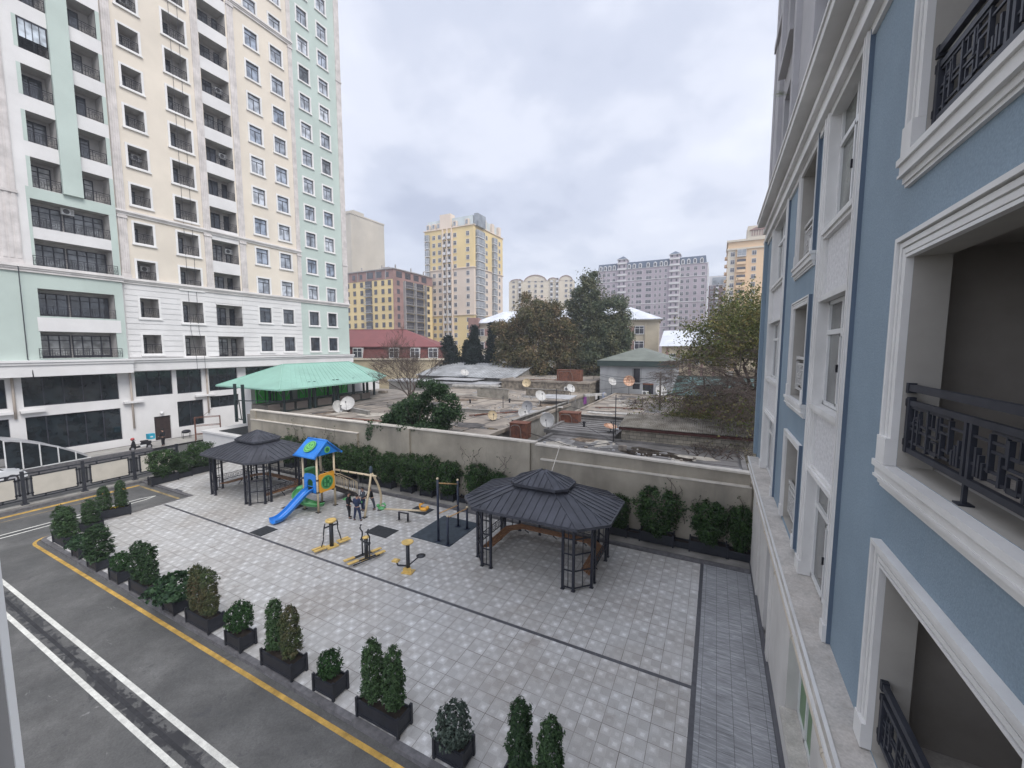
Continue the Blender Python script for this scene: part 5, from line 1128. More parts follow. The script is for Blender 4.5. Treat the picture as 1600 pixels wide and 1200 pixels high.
conifer('broad dark conifer left of the plane trees',(-48.6,67.5,-.1),13.0,6.0,1); conifer('taller dark conifer second from the left',(-44.6,71,-.1),15.2,4.0,2); conifer('slim dark conifer beside the plane tree crown',(-41.6,73,-.1),15.8,2.6,3); conifer('small dark conifer filling the gap behind the broad one',(-46.6,71.5,-.1),12.0,4.6,5); conifer('wide low dark conifer beside the brown plane tree',(-40.2,70,-.1),9.5,4.2,6); conifer('low dark conifer in front of the slim one',(-42.5,67,-.1),10.5,3.4,4)
crown_tree('small_tree','small yellow green tree at the corner of the red roof house',(-50.8,70,-.1),[((0,0,6.5),(2,2,3.2)),((.5,0,9),(1.3,1.2,1.4))],rleaf,4500,.3,21,3,.15)
# bare tree by the pavilion
tree('bare_tree','leafless twiggy tree between the mint pavilion and the evergreen bush','tree',(-29.4,33.6,3.7),8,.9,2.5,.13,5,None,0,0,8,.62,.16,n=3,bk=barkl)
# right tree
tree('autumn_tree','sprawling yellow green tree leaning over the sheds beside the blue building','tree',(4.1,42,-.1),14,5.4,4.0,.34,4,rleaf,30000,.21,15,.9,.13,.58,3,lean=(-.8,0),filt=lambda q:(q[0]<1.9))
tree('drooping_tree','half bare drooping branches of a tree spreading over the corrugated shed','tree',(3.2,35.0,-.1),7,5.2,2.9,.2,5,rleaf,6500,.15,24,1.15,.0,.45,4,lean=(-2.2,-1.0),bk=barkl,droop=.16,filt=lambda q:(q[0]<1.5 and q[2]<6.6))
b=MB(); P=[]; r=np.random.default_rng(4)
for k in range(30): P+= [np.array([-3.0+3.9*r.random(),31.5+2.2*r.random(),4.75+.25*r.random()])+r.normal(size=3)*[.3,.25,.12] for _ in range(60)]
t=thing('fallen_branches','low green shoots lying on the corrugated shed roof','branches',(-1.2,32,4.7)); part(t,'leaves',leafmesh('leaves',np.array(P)-np.array(t.location),.15,rleaf,.5,5),None)
b=MB()
for k in range(26):
    a=r.random()*6.28; p=Vector((r.uniform(-2,2),r.uniform(-1.5,1.5),.1)); b.tube([p,p+Vector((math.cos(a)*.8,math.sin(a)*.5,.25)),p+Vector((math.cos(a)*1.6,math.sin(a),.1))],[.02,.014,.006],4)
part(t,'twigs',b,barkl)
b=MB(); 
for k in range(46):
    p=Vector((r.uniform(-1.6,1.7),r.uniform(-1.0,1.2),0)); a=r.random()*6.28; b.tube([p,p+Vector((math.cos(a)*.5,math.sin(a)*.35,r.uniform(.2,.6))),p+Vector((math.cos(a)*1.2,math.sin(a)*.8,r.uniform(-.05,.5)))],[.028,.018,.006],4)
single('brush_pile',b,barkl,'tangle of bare branches on the dark roof between shed and blue building','brush pile',loc=(.3,27.6,3.36))
# ---------------------------------------------------------------- gazebos
def octa(hx,hy,c): return [(-hx+c,-hy),(hx-c,-hy),(hx,-hy+c),(hx,hy-c),(hx-c,hy),(-hx+c,hy),(-hx,hy-c),(-hx,-hy+c)]
def inside(p,poly):
    n=len(poly)
    for i in range(n):
        a,b=poly[i],poly[(i+1)%n]
        if (b[0]-a[0])*(p[1]-a[1])-(b[1]-a[1])*(p[0]-a[0])<-1e-6: return False
    return True
def oct_roof(E,z0,I,z1,sp=.36):
    b=MB(); n=8
    for i in range(n):
        a,c=E[i],E[(i+1)%n]; d,e=I[i],I[(i+1)%n]
        b.poly([(*a,z0),(*c,z0),(*e,z1),(*d,z1)],0); b.bar((*a,z0),(*d,z1),.09,.05)
        ev=Vector((c[0]-a[0],c[1]-a[1])); L=ev.length; ev/=L; nv=Vector((-ev.y,ev.x)); run=(Vector(d)-Vector(a)).dot(nv)
        m=max(1,round(L/sp)); quad=[a,c,e,d]
        for k in range(1,m):
            p=Vector(a)+ev*(L*k/m); s=0
            while s<run and inside(p+nv*(s+.03),quad): s+=.03
            if s>.1: q=p+nv*s; b.bar((p.x,p.y,z0+.012),(q.x,q.y,z0+(z1-z0)*s/run+.012),.028,.04)
        b.bar((*a,z0-.04),(*c,z0-.04),.06,.12)
    return b
def gazebo(lab,x,y):
    t=thing('gazebo',lab,'gazebo',(x,y,0),0,'black metal gazebos on the plaza')
    E=octa(3.5,2.42,1.05); I=octa(1.15,.72,.36)
    b=oct_roof(E,2.86,I,3.62); b.poly([(px_,py_,2.84) for px_,py_ in E][::-1],0); part(t,'roof',b,gzroof)
    U=octa(1.4,.98,.42); V=octa(.12,.06,.03); b=oct_roof(U,3.74,V,4.28,.3); 
    b.poly([(p[0],p[1],3.70) for p in U][::-1],0)
    for i in range(8): a,c=I[i],I[(i+1)%8]; b.poly([(*a,3.58),(*c,3.58),(*c,3.76),(*a,3.76)],0)
    part(t,'upper_roof',b,gzroof)
    base=octa(2.78,2.0,.6); posts=list(base)+[(-1.72,-2),(1.72,-2),(2.78,-1.0),(2.78,1.0),(-2.78,-1.0),(-2.78,1.0),(1.0,2.0),(-1.0,2.0)]
    for p in posts:
        b=MB(); b.bar((*p,0),(*p,2.84),.10); b.box(p[0]-.08,p[0]+.08,p[1]-.08,p[1]+.08,0,.02); b.bar((p[0]*.97,p[1]*.97,2.55),(p[0]*.85,p[1]*.85,2.8),.05); part(t,'post',b,black)
    segs=[(base[0],(-1.72,-2)),((1.72,-2),base[1]),(base[1],base[2]),(base[2],(2.78,-1.0)),(base[3],(2.78,1.0)),(base[3],base[4]),(base[5],base[6]),(base[6],(-2.78,1.0)),(base[7],(-2.78,-1.0)),(base[7],base[0])]
    for a,c in segs:
        b=MB(); m=((a[0]+c[0])/2,(a[1]+c[1])/2)
        for z in (.12,.85,1.55,2.2,2.6): b.bar((*a,z),(*c,z),.045)
        b.bar((*m,.12),(*m,2.6),.03); part(t,'lattice',b,black)
    for a,c in ((base[4],base[5]),(base[2],base[3]),(base[6],base[7])):
        b=MB(); A=Vector(a); Cc=Vector(c); d=(Cc-A); L=d.length; d/=L; n=int(L/.34)
        for z in (.62,1.0): b.bar((*a,z),(*c,z),.035)
        for k in range(n+1): p=A+d*(L*k/n); b.bar((p.x,p.y,.62),(p.x,p.y,1.0),.02)
        for k in range(n):
            p=A+d*(L*(k+.25)/n); q=A+d*(L*(k+.75)/n)
            for z in (.72,.9): b.bar((p.x,p.y,z),(q.x,q.y,z),.018)
            b.bar((p.x,p.y,.72),(p.x,p.y,.9),.018); b.bar((q.x,q.y,.72),(q.x,q.y,.9),.018)
        b.bar((*a,2.6),(*c,2.6),.05); part(t,'railing',b,black)
    O=octa(2.66,1.88,.58); Q=octa(2.18,1.40,.46)
    b=MB()
    for i in (2,3,4,5,6):
        for s in range(4):
            f0,f1=s/4+.02,(s+1)/4-.03; P=[]
            for (u,v),f in ((( O[i],Q[i]),f0),((O[(i+1)%8],Q[(i+1)%8]),f0),((O[(i+1)%8],Q[(i+1)%8]),f1),((O[i],Q[i]),f1)): P.append((u[0]+(v[0]-u[0])*f,u[1]+(v[1]-u[1])*f))
            k=b.add([(*p,.43) for p in P]+[(*p,.47) for p in P])
            for q in ((0,1,2,3),(7,6,5,4),(0,4,5,1),(1,5,6,2),(2,6,7,3),(3,7,4,0)): b.face([k+j for j in q],0)
    o=part(t,'bench',b,wood)
    b=MB()
    for p,q in (((-1.6,1.88),(-1.6,1.42)),((0,1.88),(0,1.42)),((1.6,1.88),(1.6,1.42)),((2.66,0),(2.2,0)),((-2.66,0),(-2.2,0))): b.bar((*p,.4),(*q,.4),.05); b.bar((*q,.4),(*p,.05),.04)
    part(t,'bench_bracket',b,black)
    return t
gazebo('black gazebo with wooden benches on the right of the plaza, the nearer one',-7.05,17.2)
gazebo('black gazebo with reddish benches left of the play tower, the farther one',-28.25,16.66)
# ---------------------------------------------------------------- playground
pblue=M('blue_plastic',(.018,.19,.60),.3,.05,2,spec=.5); pgreen=M('green_plastic',(.09,.34,.12),.35,.06,2,spec=.5); porange=M('orange_plastic',(.72,.34,.03),.35,.05,2,spec=.5); pbeige=M('beige_tube',(.58,.47,.31),.4,.05,3,spec=.5); pdgr=M('dark_green_mark',(.02,.14,.05),.4,.05); pyel=M('yellow_steel',(.66,.45,.14),.45,.1,4,spec=.5); prubber=M('dark_tread',(.03,.026,.025),.8,.1)
def ellipse(b,cx,cz,rx,rz,plane,o,m,n=20,th=.02):
    P=[(cx+rx*math.cos(2*math.pi*i/n),cz+rz*math.sin(2*math.pi*i/n)) for i in range(n)]; b.prism(P,th,m,plane,o)
t=thing('play_tower','play tower with blue gabled roof, blue slide, orange panel and stairs','playground',(-21.9,16.5,0))
for x,y in ((-.55,-.65),(.68,-.63),(-.6,.62),(.6,.66)):
    b=MB(); b.tube([(x,y,0),(x,y,3.5)],.062,10); b.box(x-.13,x+.13,y-.13,y+.13,0,.02,1); b.tube([(x,y,1.95),(x,y,2.05)],.075,10,1); b.tube([(x,y,1.2),(x,y,1.28)],.075,10,1); part(t,'post',b,[pbeige,prubber])
b=MB(); r0,r1=(-.8,0.0,4.25),(.85,0.0,4.25); h=.10
for s in (-1,1):
    P=[(-.92,s*.95,3.42),(.97,s*.95,3.42),(.85,0,4.25),(-.8,0,4.25)]; Q=[(x,y,z+h) for x,y,z in P]; k=b.add(P+Q)
    for q in ((0,1,2,3),(7,6,5,4),(0,4,5,1),(1,5,6,2),(2,6,7,3),(3,7,4,0)): b.face([k+j for j in q],0)
    b.tube([(-.94,s*.96,3.46),(.99,s*.96,3.46)],.07,8)
b.poly([(.86,-.82,3.5),(.86,.82,3.5),(.86,0,4.22)],0); b.poly([(-.8,-.82,3.5),(-.8,.82,3.5),(-.8,0,4.22)],0)
b.tube([(.92,-.95,3.45),(.86,0,4.32),(.92,.95,3.45)],.07,8); b.tube([(-.86,-.95,3.45),(-.8,0,4.32),(-.86,.95,3.45)],.07,8); b.tube([(-.82,0,4.33),(.87,0,4.33)],.07,8)
o=part(t,'roof',b,pblue)
b=MB(); sl=math.atan2(.83,.95); nrm=Vector((0,-math.sin(sl),math.cos(sl))); cen=Vector((.0,-.50,3.97))
def disc(rx,ry,off,m,u0=0,v0=0,n=22):
    ex=Vector((1,0,0)); ey=Vector((0,math.cos(sl),math.sin(sl))); b.poly([cen+nrm*off+ex*(u0+rx*math.cos(2*math.pi*i/n))+ey*(v0+ry*math.sin(2*math.pi*i/n)) for i in range(n)],m)
disc(.42,.42,.035,0); disc(.36,.36,.04,1); disc(.32,.32,.045,0); disc(.05,.08,.05,1,-.11,.11); disc(.05,.08,.05,1,.11,.11); disc(.035,.035,.05,1,0,0)
for i in range(7): a=math.pi*1.15+i*math.pi*.7/6; disc(.04,.03,.05,1,.2*math.cos(a),.2*math.sin(a)+.03)
part(o,'green_badge',b,[M('badge_green',(.16,.50,.14),.4,.05),pdgr])
b=MB(); ellipse(b,0,3.78,.2,.2,'x',.87,0); ellipse(b,0,3.78,.13,.13,'x',.892,1,14,.006); part(o,'green_badge',b,[M('badge_green',(.16,.50,.14)),pdgr])
b=MB(); b.box(-.6,.7,-.68,.66,1.16,1.24); part(t,'deck',b,prubber)
b=MB(); P=[(-.47,1.3),(-.2,1.3),(-.2,1.75),(-.12,1.93),(0,2.0),(.2,2.0),(.3,1.93),(.36,1.75),(.36,1.3),(.6,1.3),(.6,2.1),(.5,2.28),(.3,2.34),(-.2,2.34),(-.4,2.28),(-.47,2.1)]
b.prism([(x,z) for x,z in P],.07,0,'y',-.68); b.tube([(-.2,-.64,1.55),(.36,-.64,1.55)],.025,6); b.prism([(.38,1.2),(.62,1.2),(.62,1.8),(.38,1.8)],.06,0,'y',-.72); part(t,'arch_panel',b,pblue)
b=MB(); P=[]; 
for i in range(24):
    a=2*math.pi*i/24; P.append((.02+.60*max(-.92,min(.92,math.cos(a)*1.25)),1.72+.62*max(-.9,min(.9,math.sin(a)*1.25))))
b.prism(P,.08,0,'x',.64); ellipse(b,.02,1.72,.43,.43,'x',.72,1); ellipse(b,.02,1.72,.35,.35,'x',.735,2,20,.01)
for i in range(5): a=i*1.25; b.box(.75,.765,.02+.2*math.cos(a)-.06,.02+.2*math.cos(a)+.06,1.72+.2*math.sin(a)-.09,1.72+.2*math.sin(a)+.09,1)
b.tube([(.7,-.45,2.28),(.7,.5,2.28)],.04,6); part(t,'round_panel',b,[porange,pgreen,pdgr])
def trough(pts,w,d,m=0,n=7,th=.035,up=None):   # U shaped chute along a path
    b=MB(); R=[]; pts=[Vector(p) for p in pts]
    for i,p in enumerate(pts):
        f=pts[min(i+1,len(pts)-1)]-pts[max(i-1,0)]; f.normalize(); s=f.cross(Vector((0,0,1))).normalized(); u=s.cross(f).normalized()
        prof=[(w/2+.05,d+.01),(w/2,d+.03),(w/2,d)]+[(w/2*math.cos(a),d-d*1.0*math.sin(a)**.6) for a in [math.pi*k/n for k in range(1,n)]]+[(-w/2,d),(-w/2,d+.03),(-w/2-.05,d+.01)]
        out=[(a*1.08,c-.05) for a,c in prof][::-1]
        R.append(b.add([p+s*a+u*c for a,c in prof+out]))
    m_=len(prof)*2
    for a,c in zip(R,R[1:]):
        for k in range(m_): b.face((a+k,c+k,c+(k+1)%m_,a+(k+1)%m_),m,True)
    b.face([R[0]+k for k in range(m_)],m); b.face([R[-1]+m_-1-k for k in range(m_)],m); return b
def smooth(P,k=4):
    P=[Vector(p) for p in P]; out=[]
    for i in range(len(P)-1):
        p0,p1,p2,p3=P[max(i-1,0)],P[i],P[i+1],P[min(i+2,len(P)-1)]
        for j in range(k): s=j/k; out.append(.5*((2*p1)+(p2-p0)*s+(2*p0-5*p1+4*p2-p3)*s*s+(3*p1-p0-3*p2+p3)*s**3))
    return out+[P[-1]]
b=trough(smooth([(.08,-.66,1.22),(.05,-.95,1.15),(0,-1.4,.82),(-.05,-1.9,.45),(-.1,-2.35,.17),(-.12,-2.7,.08),(-.13,-3.0,.10)]),.56,.24); b.bar((-.1,-2.45,0),(-.1,-2.45,.14),.08); part(t,'slide',b,pblue)
b=trough(smooth([(-.65,.0,1.22),(-1.05,-.05,1.1),(-1.2,-.5,.85),(-.75,-.95,.66),(-.1,-.95,.5),(.3,-.6,.32),(.35,-.2,.22)]),.52,.22); part(t,'green_chute',b,pgreen)
b=MB(); b.prism([(-.55,1.25),(.5,1.25),(.55,1.5),(.5,2.2),(.3,2.42),(-.35,2.42),(-.5,2.2)],.08,0,'x',-.72); b.box(-.76,-.73,-.25,.25,1.75,2.15,1); b.sphere((-.95,-.5,1.28),.2,0,10,6,(1.4,1.8,.55)); b.sphere((-.75,-.1,2.38),.22,0,10,6,(1,2.2,.5)); part(t,'green_panel',b,[pgreen,pbeige])
b=MB(); n=8
for k in range(n):
    y=.72+1.75*k/n; z=1.16-1.1*(k+.4)/n; b.box(-.35,.42,y,y+.24,z,z+.05)
for x in (-.38,.44): b.bar((x,.68,1.12),(x,2.5,.02),.05,.22)
part(t,'stairs',b,prubber)
b=MB()
for x in (-.4,.46):
    b.tube([(x,.7,2.05),(x,1.2,1.85),(x,2.2,1.2),(x,2.55,.9),(x,2.55,.1)],.025,6); b.tube([(x,.7,1.3),(x,2.5,.22)],.02,6)
    for k in range(9): y=.85+1.6*k/8; zt=1.98-1.02*(y-.7)/1.8; b.tube([(x,y,1.25-1.1*(y-.7)/1.8),(x,y,zt)],.014,5)
part(t,'handrail',b,pbeige)
t=thing('swing_set','beige swing frame with curved legs beside the play tower','swing',(-18.1,17.2,0))
b=MB(); b.tube([(-3.2,0,2.3),(.35,0,2.38)],.06,10); 
for x in (-2.6,-1.9,-1.2,-.6): b.tube([(x,0,2.3),(x+.05,0,2.32)],.085,8,1)
part(t,'beam',b,[pbeige,prubber])
for y in (-.6,.62): b=MB(); b.tube(smooth([(-.05,y,0),(.12,y*.92,.9),(.12,y*.55,1.75),(-.02,y*.05,2.5)]),.065,8); b.box(-.18,.08,y-.13,y+.13,0,.02,1); part(t,'leg',b,[pbeige,dark])
b=MB(); b.sphere((-.05,0,2.72),.17,0,10,6,(.35,.8,1.5)); part(t,'leaf_finial',b,M('slate_blue_plastic',(.06,.09,.12),.4))
for x in (-2.2,-.95):
    b=MB(); 
    for y in (-.22,.22): b.tube([(x,y*.6,2.28),(x,y,.62)],.012,5,0)
    b.box(x-.11,x+.11,-.24,.24,.56,.62,1); part(t,'swing_seat',b,[prubber,pgreen])
t=thing('seesaw','small seesaw with a green seat and an orange seat','seesaw',(-15.75,17.25,0),.12)
b=MB(); 
for x in (-.3,.3): b.tube([(x,0,0),(x,0,.52)],.06,8); b.box(x-.14,x+.14,-.14,.14,0,.03,1)
b.tube([(-.3,0,.5),(.3,0,.5)],.045,8); part(t,'stand',b,[dark,conc])
b=MB(); b.tube([(-1.75,.1,.46),(1.45,.1,.78)],.055,8); part(t,'beam',b,pbeige)
for x,z,m_,n_ in ((-1.6,.52,pgreen,'green_seat'),(1.3,.86,porange,'orange_seat')):
    b=MB(); s=-1 if x<0 else 1; b.sphere((x,.1,z),.2,0,10,6,(1.3,.8,.5)); b.tube(smooth([(x-s*.2,.1,z),(x-s*.28,.1,z+.22),(x-s*.1,.1,z+.3)]),.05,6); b.sphere((x+s*.24,.1,z+.12),.11,0,8,5); b.tube([(x-s*.1,-.1,z+.28),(x-s*.1,.3,z+.28)],.025,6); part(t,n_,b,m_)
# exercise bars
t=thing('exercise_bars','navy exercise posts with orange pull up bar and parallel bars','exercise bars',(-12.2,17.1,0))
for x,y,h in ((-12.45,16.18,3.3),(-11.77,16.07,1.5),(-12.52,18.07,2.66),(-11.9,18.03,1.22)):
    b=MB(); b.tube([(x,y,0),(x,y,h)],.062,10); b.sphere((x,y,h+.03),.07,1,8,5); b.box(x-.13,x+.13,y-.13,y+.13,.03,.05); part(t,'post',b,[M('navy_steel',(.015,.022,.045),.4,.08),pbeige],world=True)
for p,q in (((-12.45,16.18,3.1),(-12.52,18.07,2.45)),((-12.45,16.18,1.48),(-12.52,18.07,1.24)),((-11.77,16.07,1.45),(-11.9,18.03,1.18))): b=MB(); b.tube([p,q],.032,8); part(t,'bar',b,M('orange_bar',(.60,.36,.16),.45,.05),world=True)
# fitness machines
fd=M('charcoal_steel',(.03,.032,.04),.4,.1,4)
t=thing('swing_trainer','yellow and black fitness machine with round yellow top and two foot plates','fitness machine',(-16.9,13.3,0),1.33)
b=MB(); b.tube([(0,0,.06),(0,0,1.3)],.10,10,0); b.prism([(-.28,-.22),(.28,-.22),(.28,.22),(-.28,.22)],.05,1,'z',.01); b.bar((-.34,0,1.1),(.34,0,1.1),.06); part(t,'column',b,[fd,pyel])
b=MB(); b.lathe([(.10,1.28),(.24,1.32),(.27,1.37),(.25,1.42),(.16,1.43),(.15,1.40),(.05,1.40)],18,0); part(t,'top_dish',b,pyel)
for s in (-1,1):
    b=MB(); b.tube(smooth([(s*.34,0,1.15),(s*.36,.05,.8),(s*.42,-.02,.5),(s*.5,.02,.2)]),.028,6,0); b.tube([(s*.3,0,1.3),(s*.36,0,1.05)],.03,6,0); b.box(s*.62-.3,s*.62+.3,-.2,-.05,.12,.17,1); b.box(s*.62-.3,s*.62+.3,.03,.18,.12,.17,1); part(t,'foot_arm',b,[fd,pyel])
t=thing('ski_trainer','yellow and black cross country ski fitness machine with upright handles','fitness machine',(-14.45,13.25,0),1.28)
b=MB(); b.tube([(0,0,.05),(0,0,1.0)],.09,10,0); b.bar((-.08,-.4,.85),(-.08,.4,.85),.05); b.box(-.3,.3,-.12,.12,0,.04,1); b.lathe([(.08,1.0),(.16,1.04),(.15,1.09),(.03,1.10)],12,1); part(t,'column',b,[fd,pyel])
for s in (-1,1):
    b=MB(); b.tube(smooth([(-.02,s*.36,.1),(-.02,s*.36,.9),(.0,s*.36,1.2),(-.10,s*.36,1.42),(-.04,s*.36,1.6)]),.034,6,0); b.tube([(-.02,s*.36,.85),(-.02,s*.36,.95)],.06,8,0); part(t,'handle',b,fd)
    b=MB(); b.bar((-.85,s*.2,.16),(.75,s*.2,.10),.05,.05); b.box(-1.0,-.5,s*.2-.09,s*.2+.09,.18,.22,1); b.box(.35,.85,s*.2-.09,s*.2+.09,.13,.17,1); b.bar((-.8,s*.34,.12),(.5,s*.34,.12),.04,m=0); part(t,'ski',b,[fd,pyel])
t=thing('twist_trainer','yellow and black fitness machine with hand wheel, yellow seat and round dark disc','fitness machine',(-11.9,13.25,0),.2)
b=MB(); b.tube([(0,0,.06),(0,0,1.3)],.085,10,0); b.box(-.25,.25,-.2,.2,.0,.05,1); b.prism([(-.2,-.1),(.2,-.1),(.1,.05),(-.1,.05)],.18,1,'z',.05); b.lathe([(.08,1.28),(.2,1.34),(.26,1.38),(.27,1.42),(.22,1.43),(.17,1.39),(.05,1.38)],18,1); part(t,'column',b,[fd,pyel])
b=MB(); b.bar((0,0,.3),(.5,.1,.75),.05); b.lathe([(.05,.74),(.2,.77),(.205,.80),(.02,.81)],16,0,True,(.58,.12,0)); part(t,'disc_seat',b,fd)
b=MB(); b.bar((0,0,.3),(-.42,-.12,.32),.06); b.bar((-.42,-.12,.3),(-.5,-.14,.5),.05); b.box(-.68,-.38,-.25,0,.5,.56,1); b.sphere((-.52,-.13,.56),.13,1,8,5,(1,1,.4)); part(t,'seat',b,[fd,pyel])
# ---------------------------------------------------------------- people
def skin_obj(name,nodes,edges,mat,parent,sub=2,root=0):
    me=bpy.data.meshes.new(name); me.from_pydata([n[0] for n in nodes],edges,[]); me.materials.append(mat); o=obj(name,me,parent)
    o.modifiers.new('skin','SKIN'); 
    if not me.skin_vertices: me.attributes
    for i,n in enumerate(nodes):
        sv=me.skin_vertices[0].data[i]; r=n[1]; sv.radius=(r,r) if not isinstance(r,tuple) else r; sv.use_root=(i==root)
    s=o.modifiers.new('sub','SUBSURF'); s.levels=sub; s.render_levels=sub
    o.modifiers['skin'].use_smooth_shade=True; return o
def person(lab,x,y,rz,H,coat,pants,hairm,arms,legs=((-.1,.02),(.1,-.02)),lean=(0,0),shirt=None,z=0,shoe=None):
    # arms: ((elbow),(hand)) for each side in body space, x right, y forward, z up as a fraction of height
    t=thing('person',lab,'person',(x,y,z),rz); s=H
    def V(a,b,c): return Vector((a+lean[0]*c,b+lean[1]*c,c))*s
    hip=V(0,0,.52); waist=V(0,0,.60); chest=V(0,.0,.72); neck=V(0,.01,.84); chin=V(0,.02,.885); head=V(0,.025,.935); top=V(0,.015,.975)
    nodes=[(hip,(.075*s,.055*s)),(waist,(.068*s,.05*s)),(chest,(.085*s,.055*s)),(neck,.028*s),(chin,.042*s),(head,(.052*s,.06*s)),(top,.03*s)]; edges=[(0,1),(1,2),(2,3),(3,4),(4,5),(5,6)]
    cn=[(hip,(.095*s,.078*s)),(waist,(.092*s,.075*s)),(chest,(.108*s,.082*s)),(V(0,.01,.815),.05*s)]; ce=[(0,1),(1,2),(2,3)]
    pn=[(V(0,0,.54),(.08*s,.062*s))]; pe=[]; shoes=MB()
    for i,sd in enumerate((-1,1)):
        sh=V(sd*.105,0,.795); el=V(*arms[i][0]); ha=V(*arms[i][1]); d=(ha-el).normalized(); k=len(nodes)
        nodes+= [(sh,.034*s),(el,.024*s),(ha,.018*s),(ha+d*.035*s,(.022*s,.014*s))]; edges+=[(2,k),(k,k+1),(k+1,k+2),(k+2,k+3)]
        pb=ha+d*.045*s; side=d.cross(Vector((0,0,1))).normalized()
        for f in range(4): k2=len(nodes); off=side*((f-1.5)*.011*s); nodes+=[(pb+off+d*.015*s,.006*s),(pb+off*1.2+d*(.036+.005*(1.5-abs(f-1.5)))*s-Vector((0,0,.006*s)),.005*s)]; edges+=[(k+3,k2),(k2,k2+1)]
        k2=len(nodes); nodes+=[(ha+side*.024*s+d*.03*s,.007*s)]; edges+=[(k+2,k2)]
        kc=len(cn); cn+=[(sh,.052*s),(el,.041*s),(el.lerp(ha,.92),.033*s)]; ce+=[(2,kc),(kc,kc+1),(kc+1,kc+2)]
        lx,ly=legs[i]; hp=V(sd*.052,0,.49); kn=Vector((sd*.06*s+(lx-sd*.06)*.45*s+0,ly*.5*s+.02*s,.28*s)); an=Vector((lx*s,ly*s,.045*s)); k=len(nodes)
        nodes+=[(hp,.055*s),(kn,.036*s),(an,.024*s),(an+Vector((0,.05*s,-.025*s)),.022*s)]; edges+=[(0,k),(k,k+1),(k+1,k+2),(k+2,k+3)]
        kp=len(pn); pn+=[(hp,.064*s),(kn,.047*s),(an+Vector((0,0,.005*s)),.036*s)]; pe+=[(0,kp),(kp,kp+1),(kp+1,kp+2)]
        shoes.sphere((an.x,an.y+.03*s,.022*s),.03*s,0,10,6,(1,2.3,.75))
    skin_obj('body',nodes,edges,skin,t); skin_obj('jacket',cn,ce,coat,t); skin_obj('trousers',pn,pe,pants,t,2); part(t,'shoes',shoes,shoe or dark)
    b=MB(); c=head+Vector((0,-.008*s,.018*s)); b.sphere(c,.062*s,0,14,8,(.93,1.04,.95)); 
    # open the face: keep hair only behind and above
    keep=[f for f in b.f if not all((Vector(b.v[i])-c).y>.012*s and (Vector(b.v[i])-c).z<.018*s for i in f) and not all((Vector(b.v[i])-c).z<-.04*s for i in f)]; b.m=b.m[:len(keep)]; b.sm=b.sm[:len(keep)]; b.f=keep
    part(t,'hair',b,hairm)
    b=MB()
    for sd in (-1,1): b.sphere(head+Vector((sd*.02*s,.052*s,-.002*s)),.006*s,0,6,4); b.sphere(head+Vector((sd*.055*s,-.002*s,-.008*s)),.013*s,1,6,4,(.4,.8,1.2))
    b.sphere(head+Vector((0,.062*s,-.016*s)),.009*s,1,6,4,(.8,1,1.4)); b.box(head.x-.014*s,head.x+.014*s,head.y+.052*s,head.y+.056*s,head.z-.036*s,head.z-.032*s,0); part(t,'face',b,[dark,skin])
    if shirt: b=MB(); b.sphere(V(0,.055,.74),.04*s,0,8,6,(.8,.35,1.8)); part(t,'shirt',b,shirt)
    return t
hair=M('dark_hair',(.012,.01,.009),.6,.1); blk=M('black_cloth',(.012,.012,.016),.85,.15,6); nvy=M('navy_cloth',(.02,.032,.075),.85,.15,6); gryc=M('grey_cloth',(.06,.07,.09),.85,.15,6); whs=M('white_shirt',(.72,.72,.74),.8,.05); shw=M('pale_shoes',(.25,.25,.27),.7,.1)
person('child in black jacket and black trousers facing the group by the swing',-18.95,16.15,rad(-60),1.56,blk,blk,hair,(((-.13,.03,.63),(-.09,.13,.56)),((.13,.02,.63),(.11,.10,.53))),((-.07,0),(.08,.05)))
person('child in navy jacket seen from behind with legs apart by the swing',-18.2,16.1,rad(18),1.58,nvy,nvy,hair,(((-.135,.01,.64),(-.06,.13,.62)),((.135,.01,.64),(.07,.13,.61))),((-.12,.0),(.15,-.02)))
person('child with white shirt under dark blazer facing the viewer between the others',-19.0,17.3,rad(165),1.5,gryc,nvy,hair,(((-.13,.02,.64),(-.06,.14,.60)),((.13,.02,.64),(.06,.14,.60))),((-.07,0),(.07,0)),shirt=whs)
person('child in dark clothes bending forward behind the swing leg',-18.55,17.75,rad(150),1.5,blk,gryc,hair,(((-.15,.16,.60),(-.06,.26,.58)),((.15,.16,.60),(.06,.26,.58))),((-.07,0),(.07,-.04)),lean=(0,.16))
person('delivery rider in black standing beside the blue box on the pavement',-49.9,20.0,rad(120),1.78,blk,blk,hair,(((-.13,.02,.64),(-.08,.15,.58)),((.13,.02,.64),(.08,.15,.58))),((-.07,0),(.08,.03)))
# scooter, helmet, delivery box
t=thing('motor_scooter','black and white delivery scooter parked on the tower pavement','scooter',(-49.9,18.2,.02),rad(-90))
for x in (-.62,.66):
    b=MB(); b.prism([(x+.24*math.cos(a*math.pi/8),.24+.24*math.sin(a*math.pi/8)) for a in range(16)],.12,0,'y',-.06); b.prism([(x+.12*math.cos(a*math.pi/8),.24+.12*math.sin(a*math.pi/8)) for a in range(16)],.13,1,'y',-.065); part(t,'wheel',b,[prubber,M('rim_grey',(.4,.4,.42),.3)])
b=MB(); b.prism([(-.75,.5),(-.8,.75),(-.1,.78),(.05,.45),(.4,.35),(.5,.95),(.58,1.0),(.75,.5),(.55,.28),(-.2,.26),(-.45,.4)],.3,0,'y',-.15); b.box(-.35,.1,-.17,.17,.3,.5,1); part(t,'body',b,[blk,pvc])
b=MB(); b.box(-.55,.0,-.15,.15,.78,.88); part(t,'seat',b,prubber)
b=MB(); b.tube([(.5,-.3,1.05),(.52,0,1.0),(.5,.3,1.05)],.022,6); b.tube([(.66,0,.3),(.5,0,1.0)],.035,6); part(t,'handlebar',b,dark)
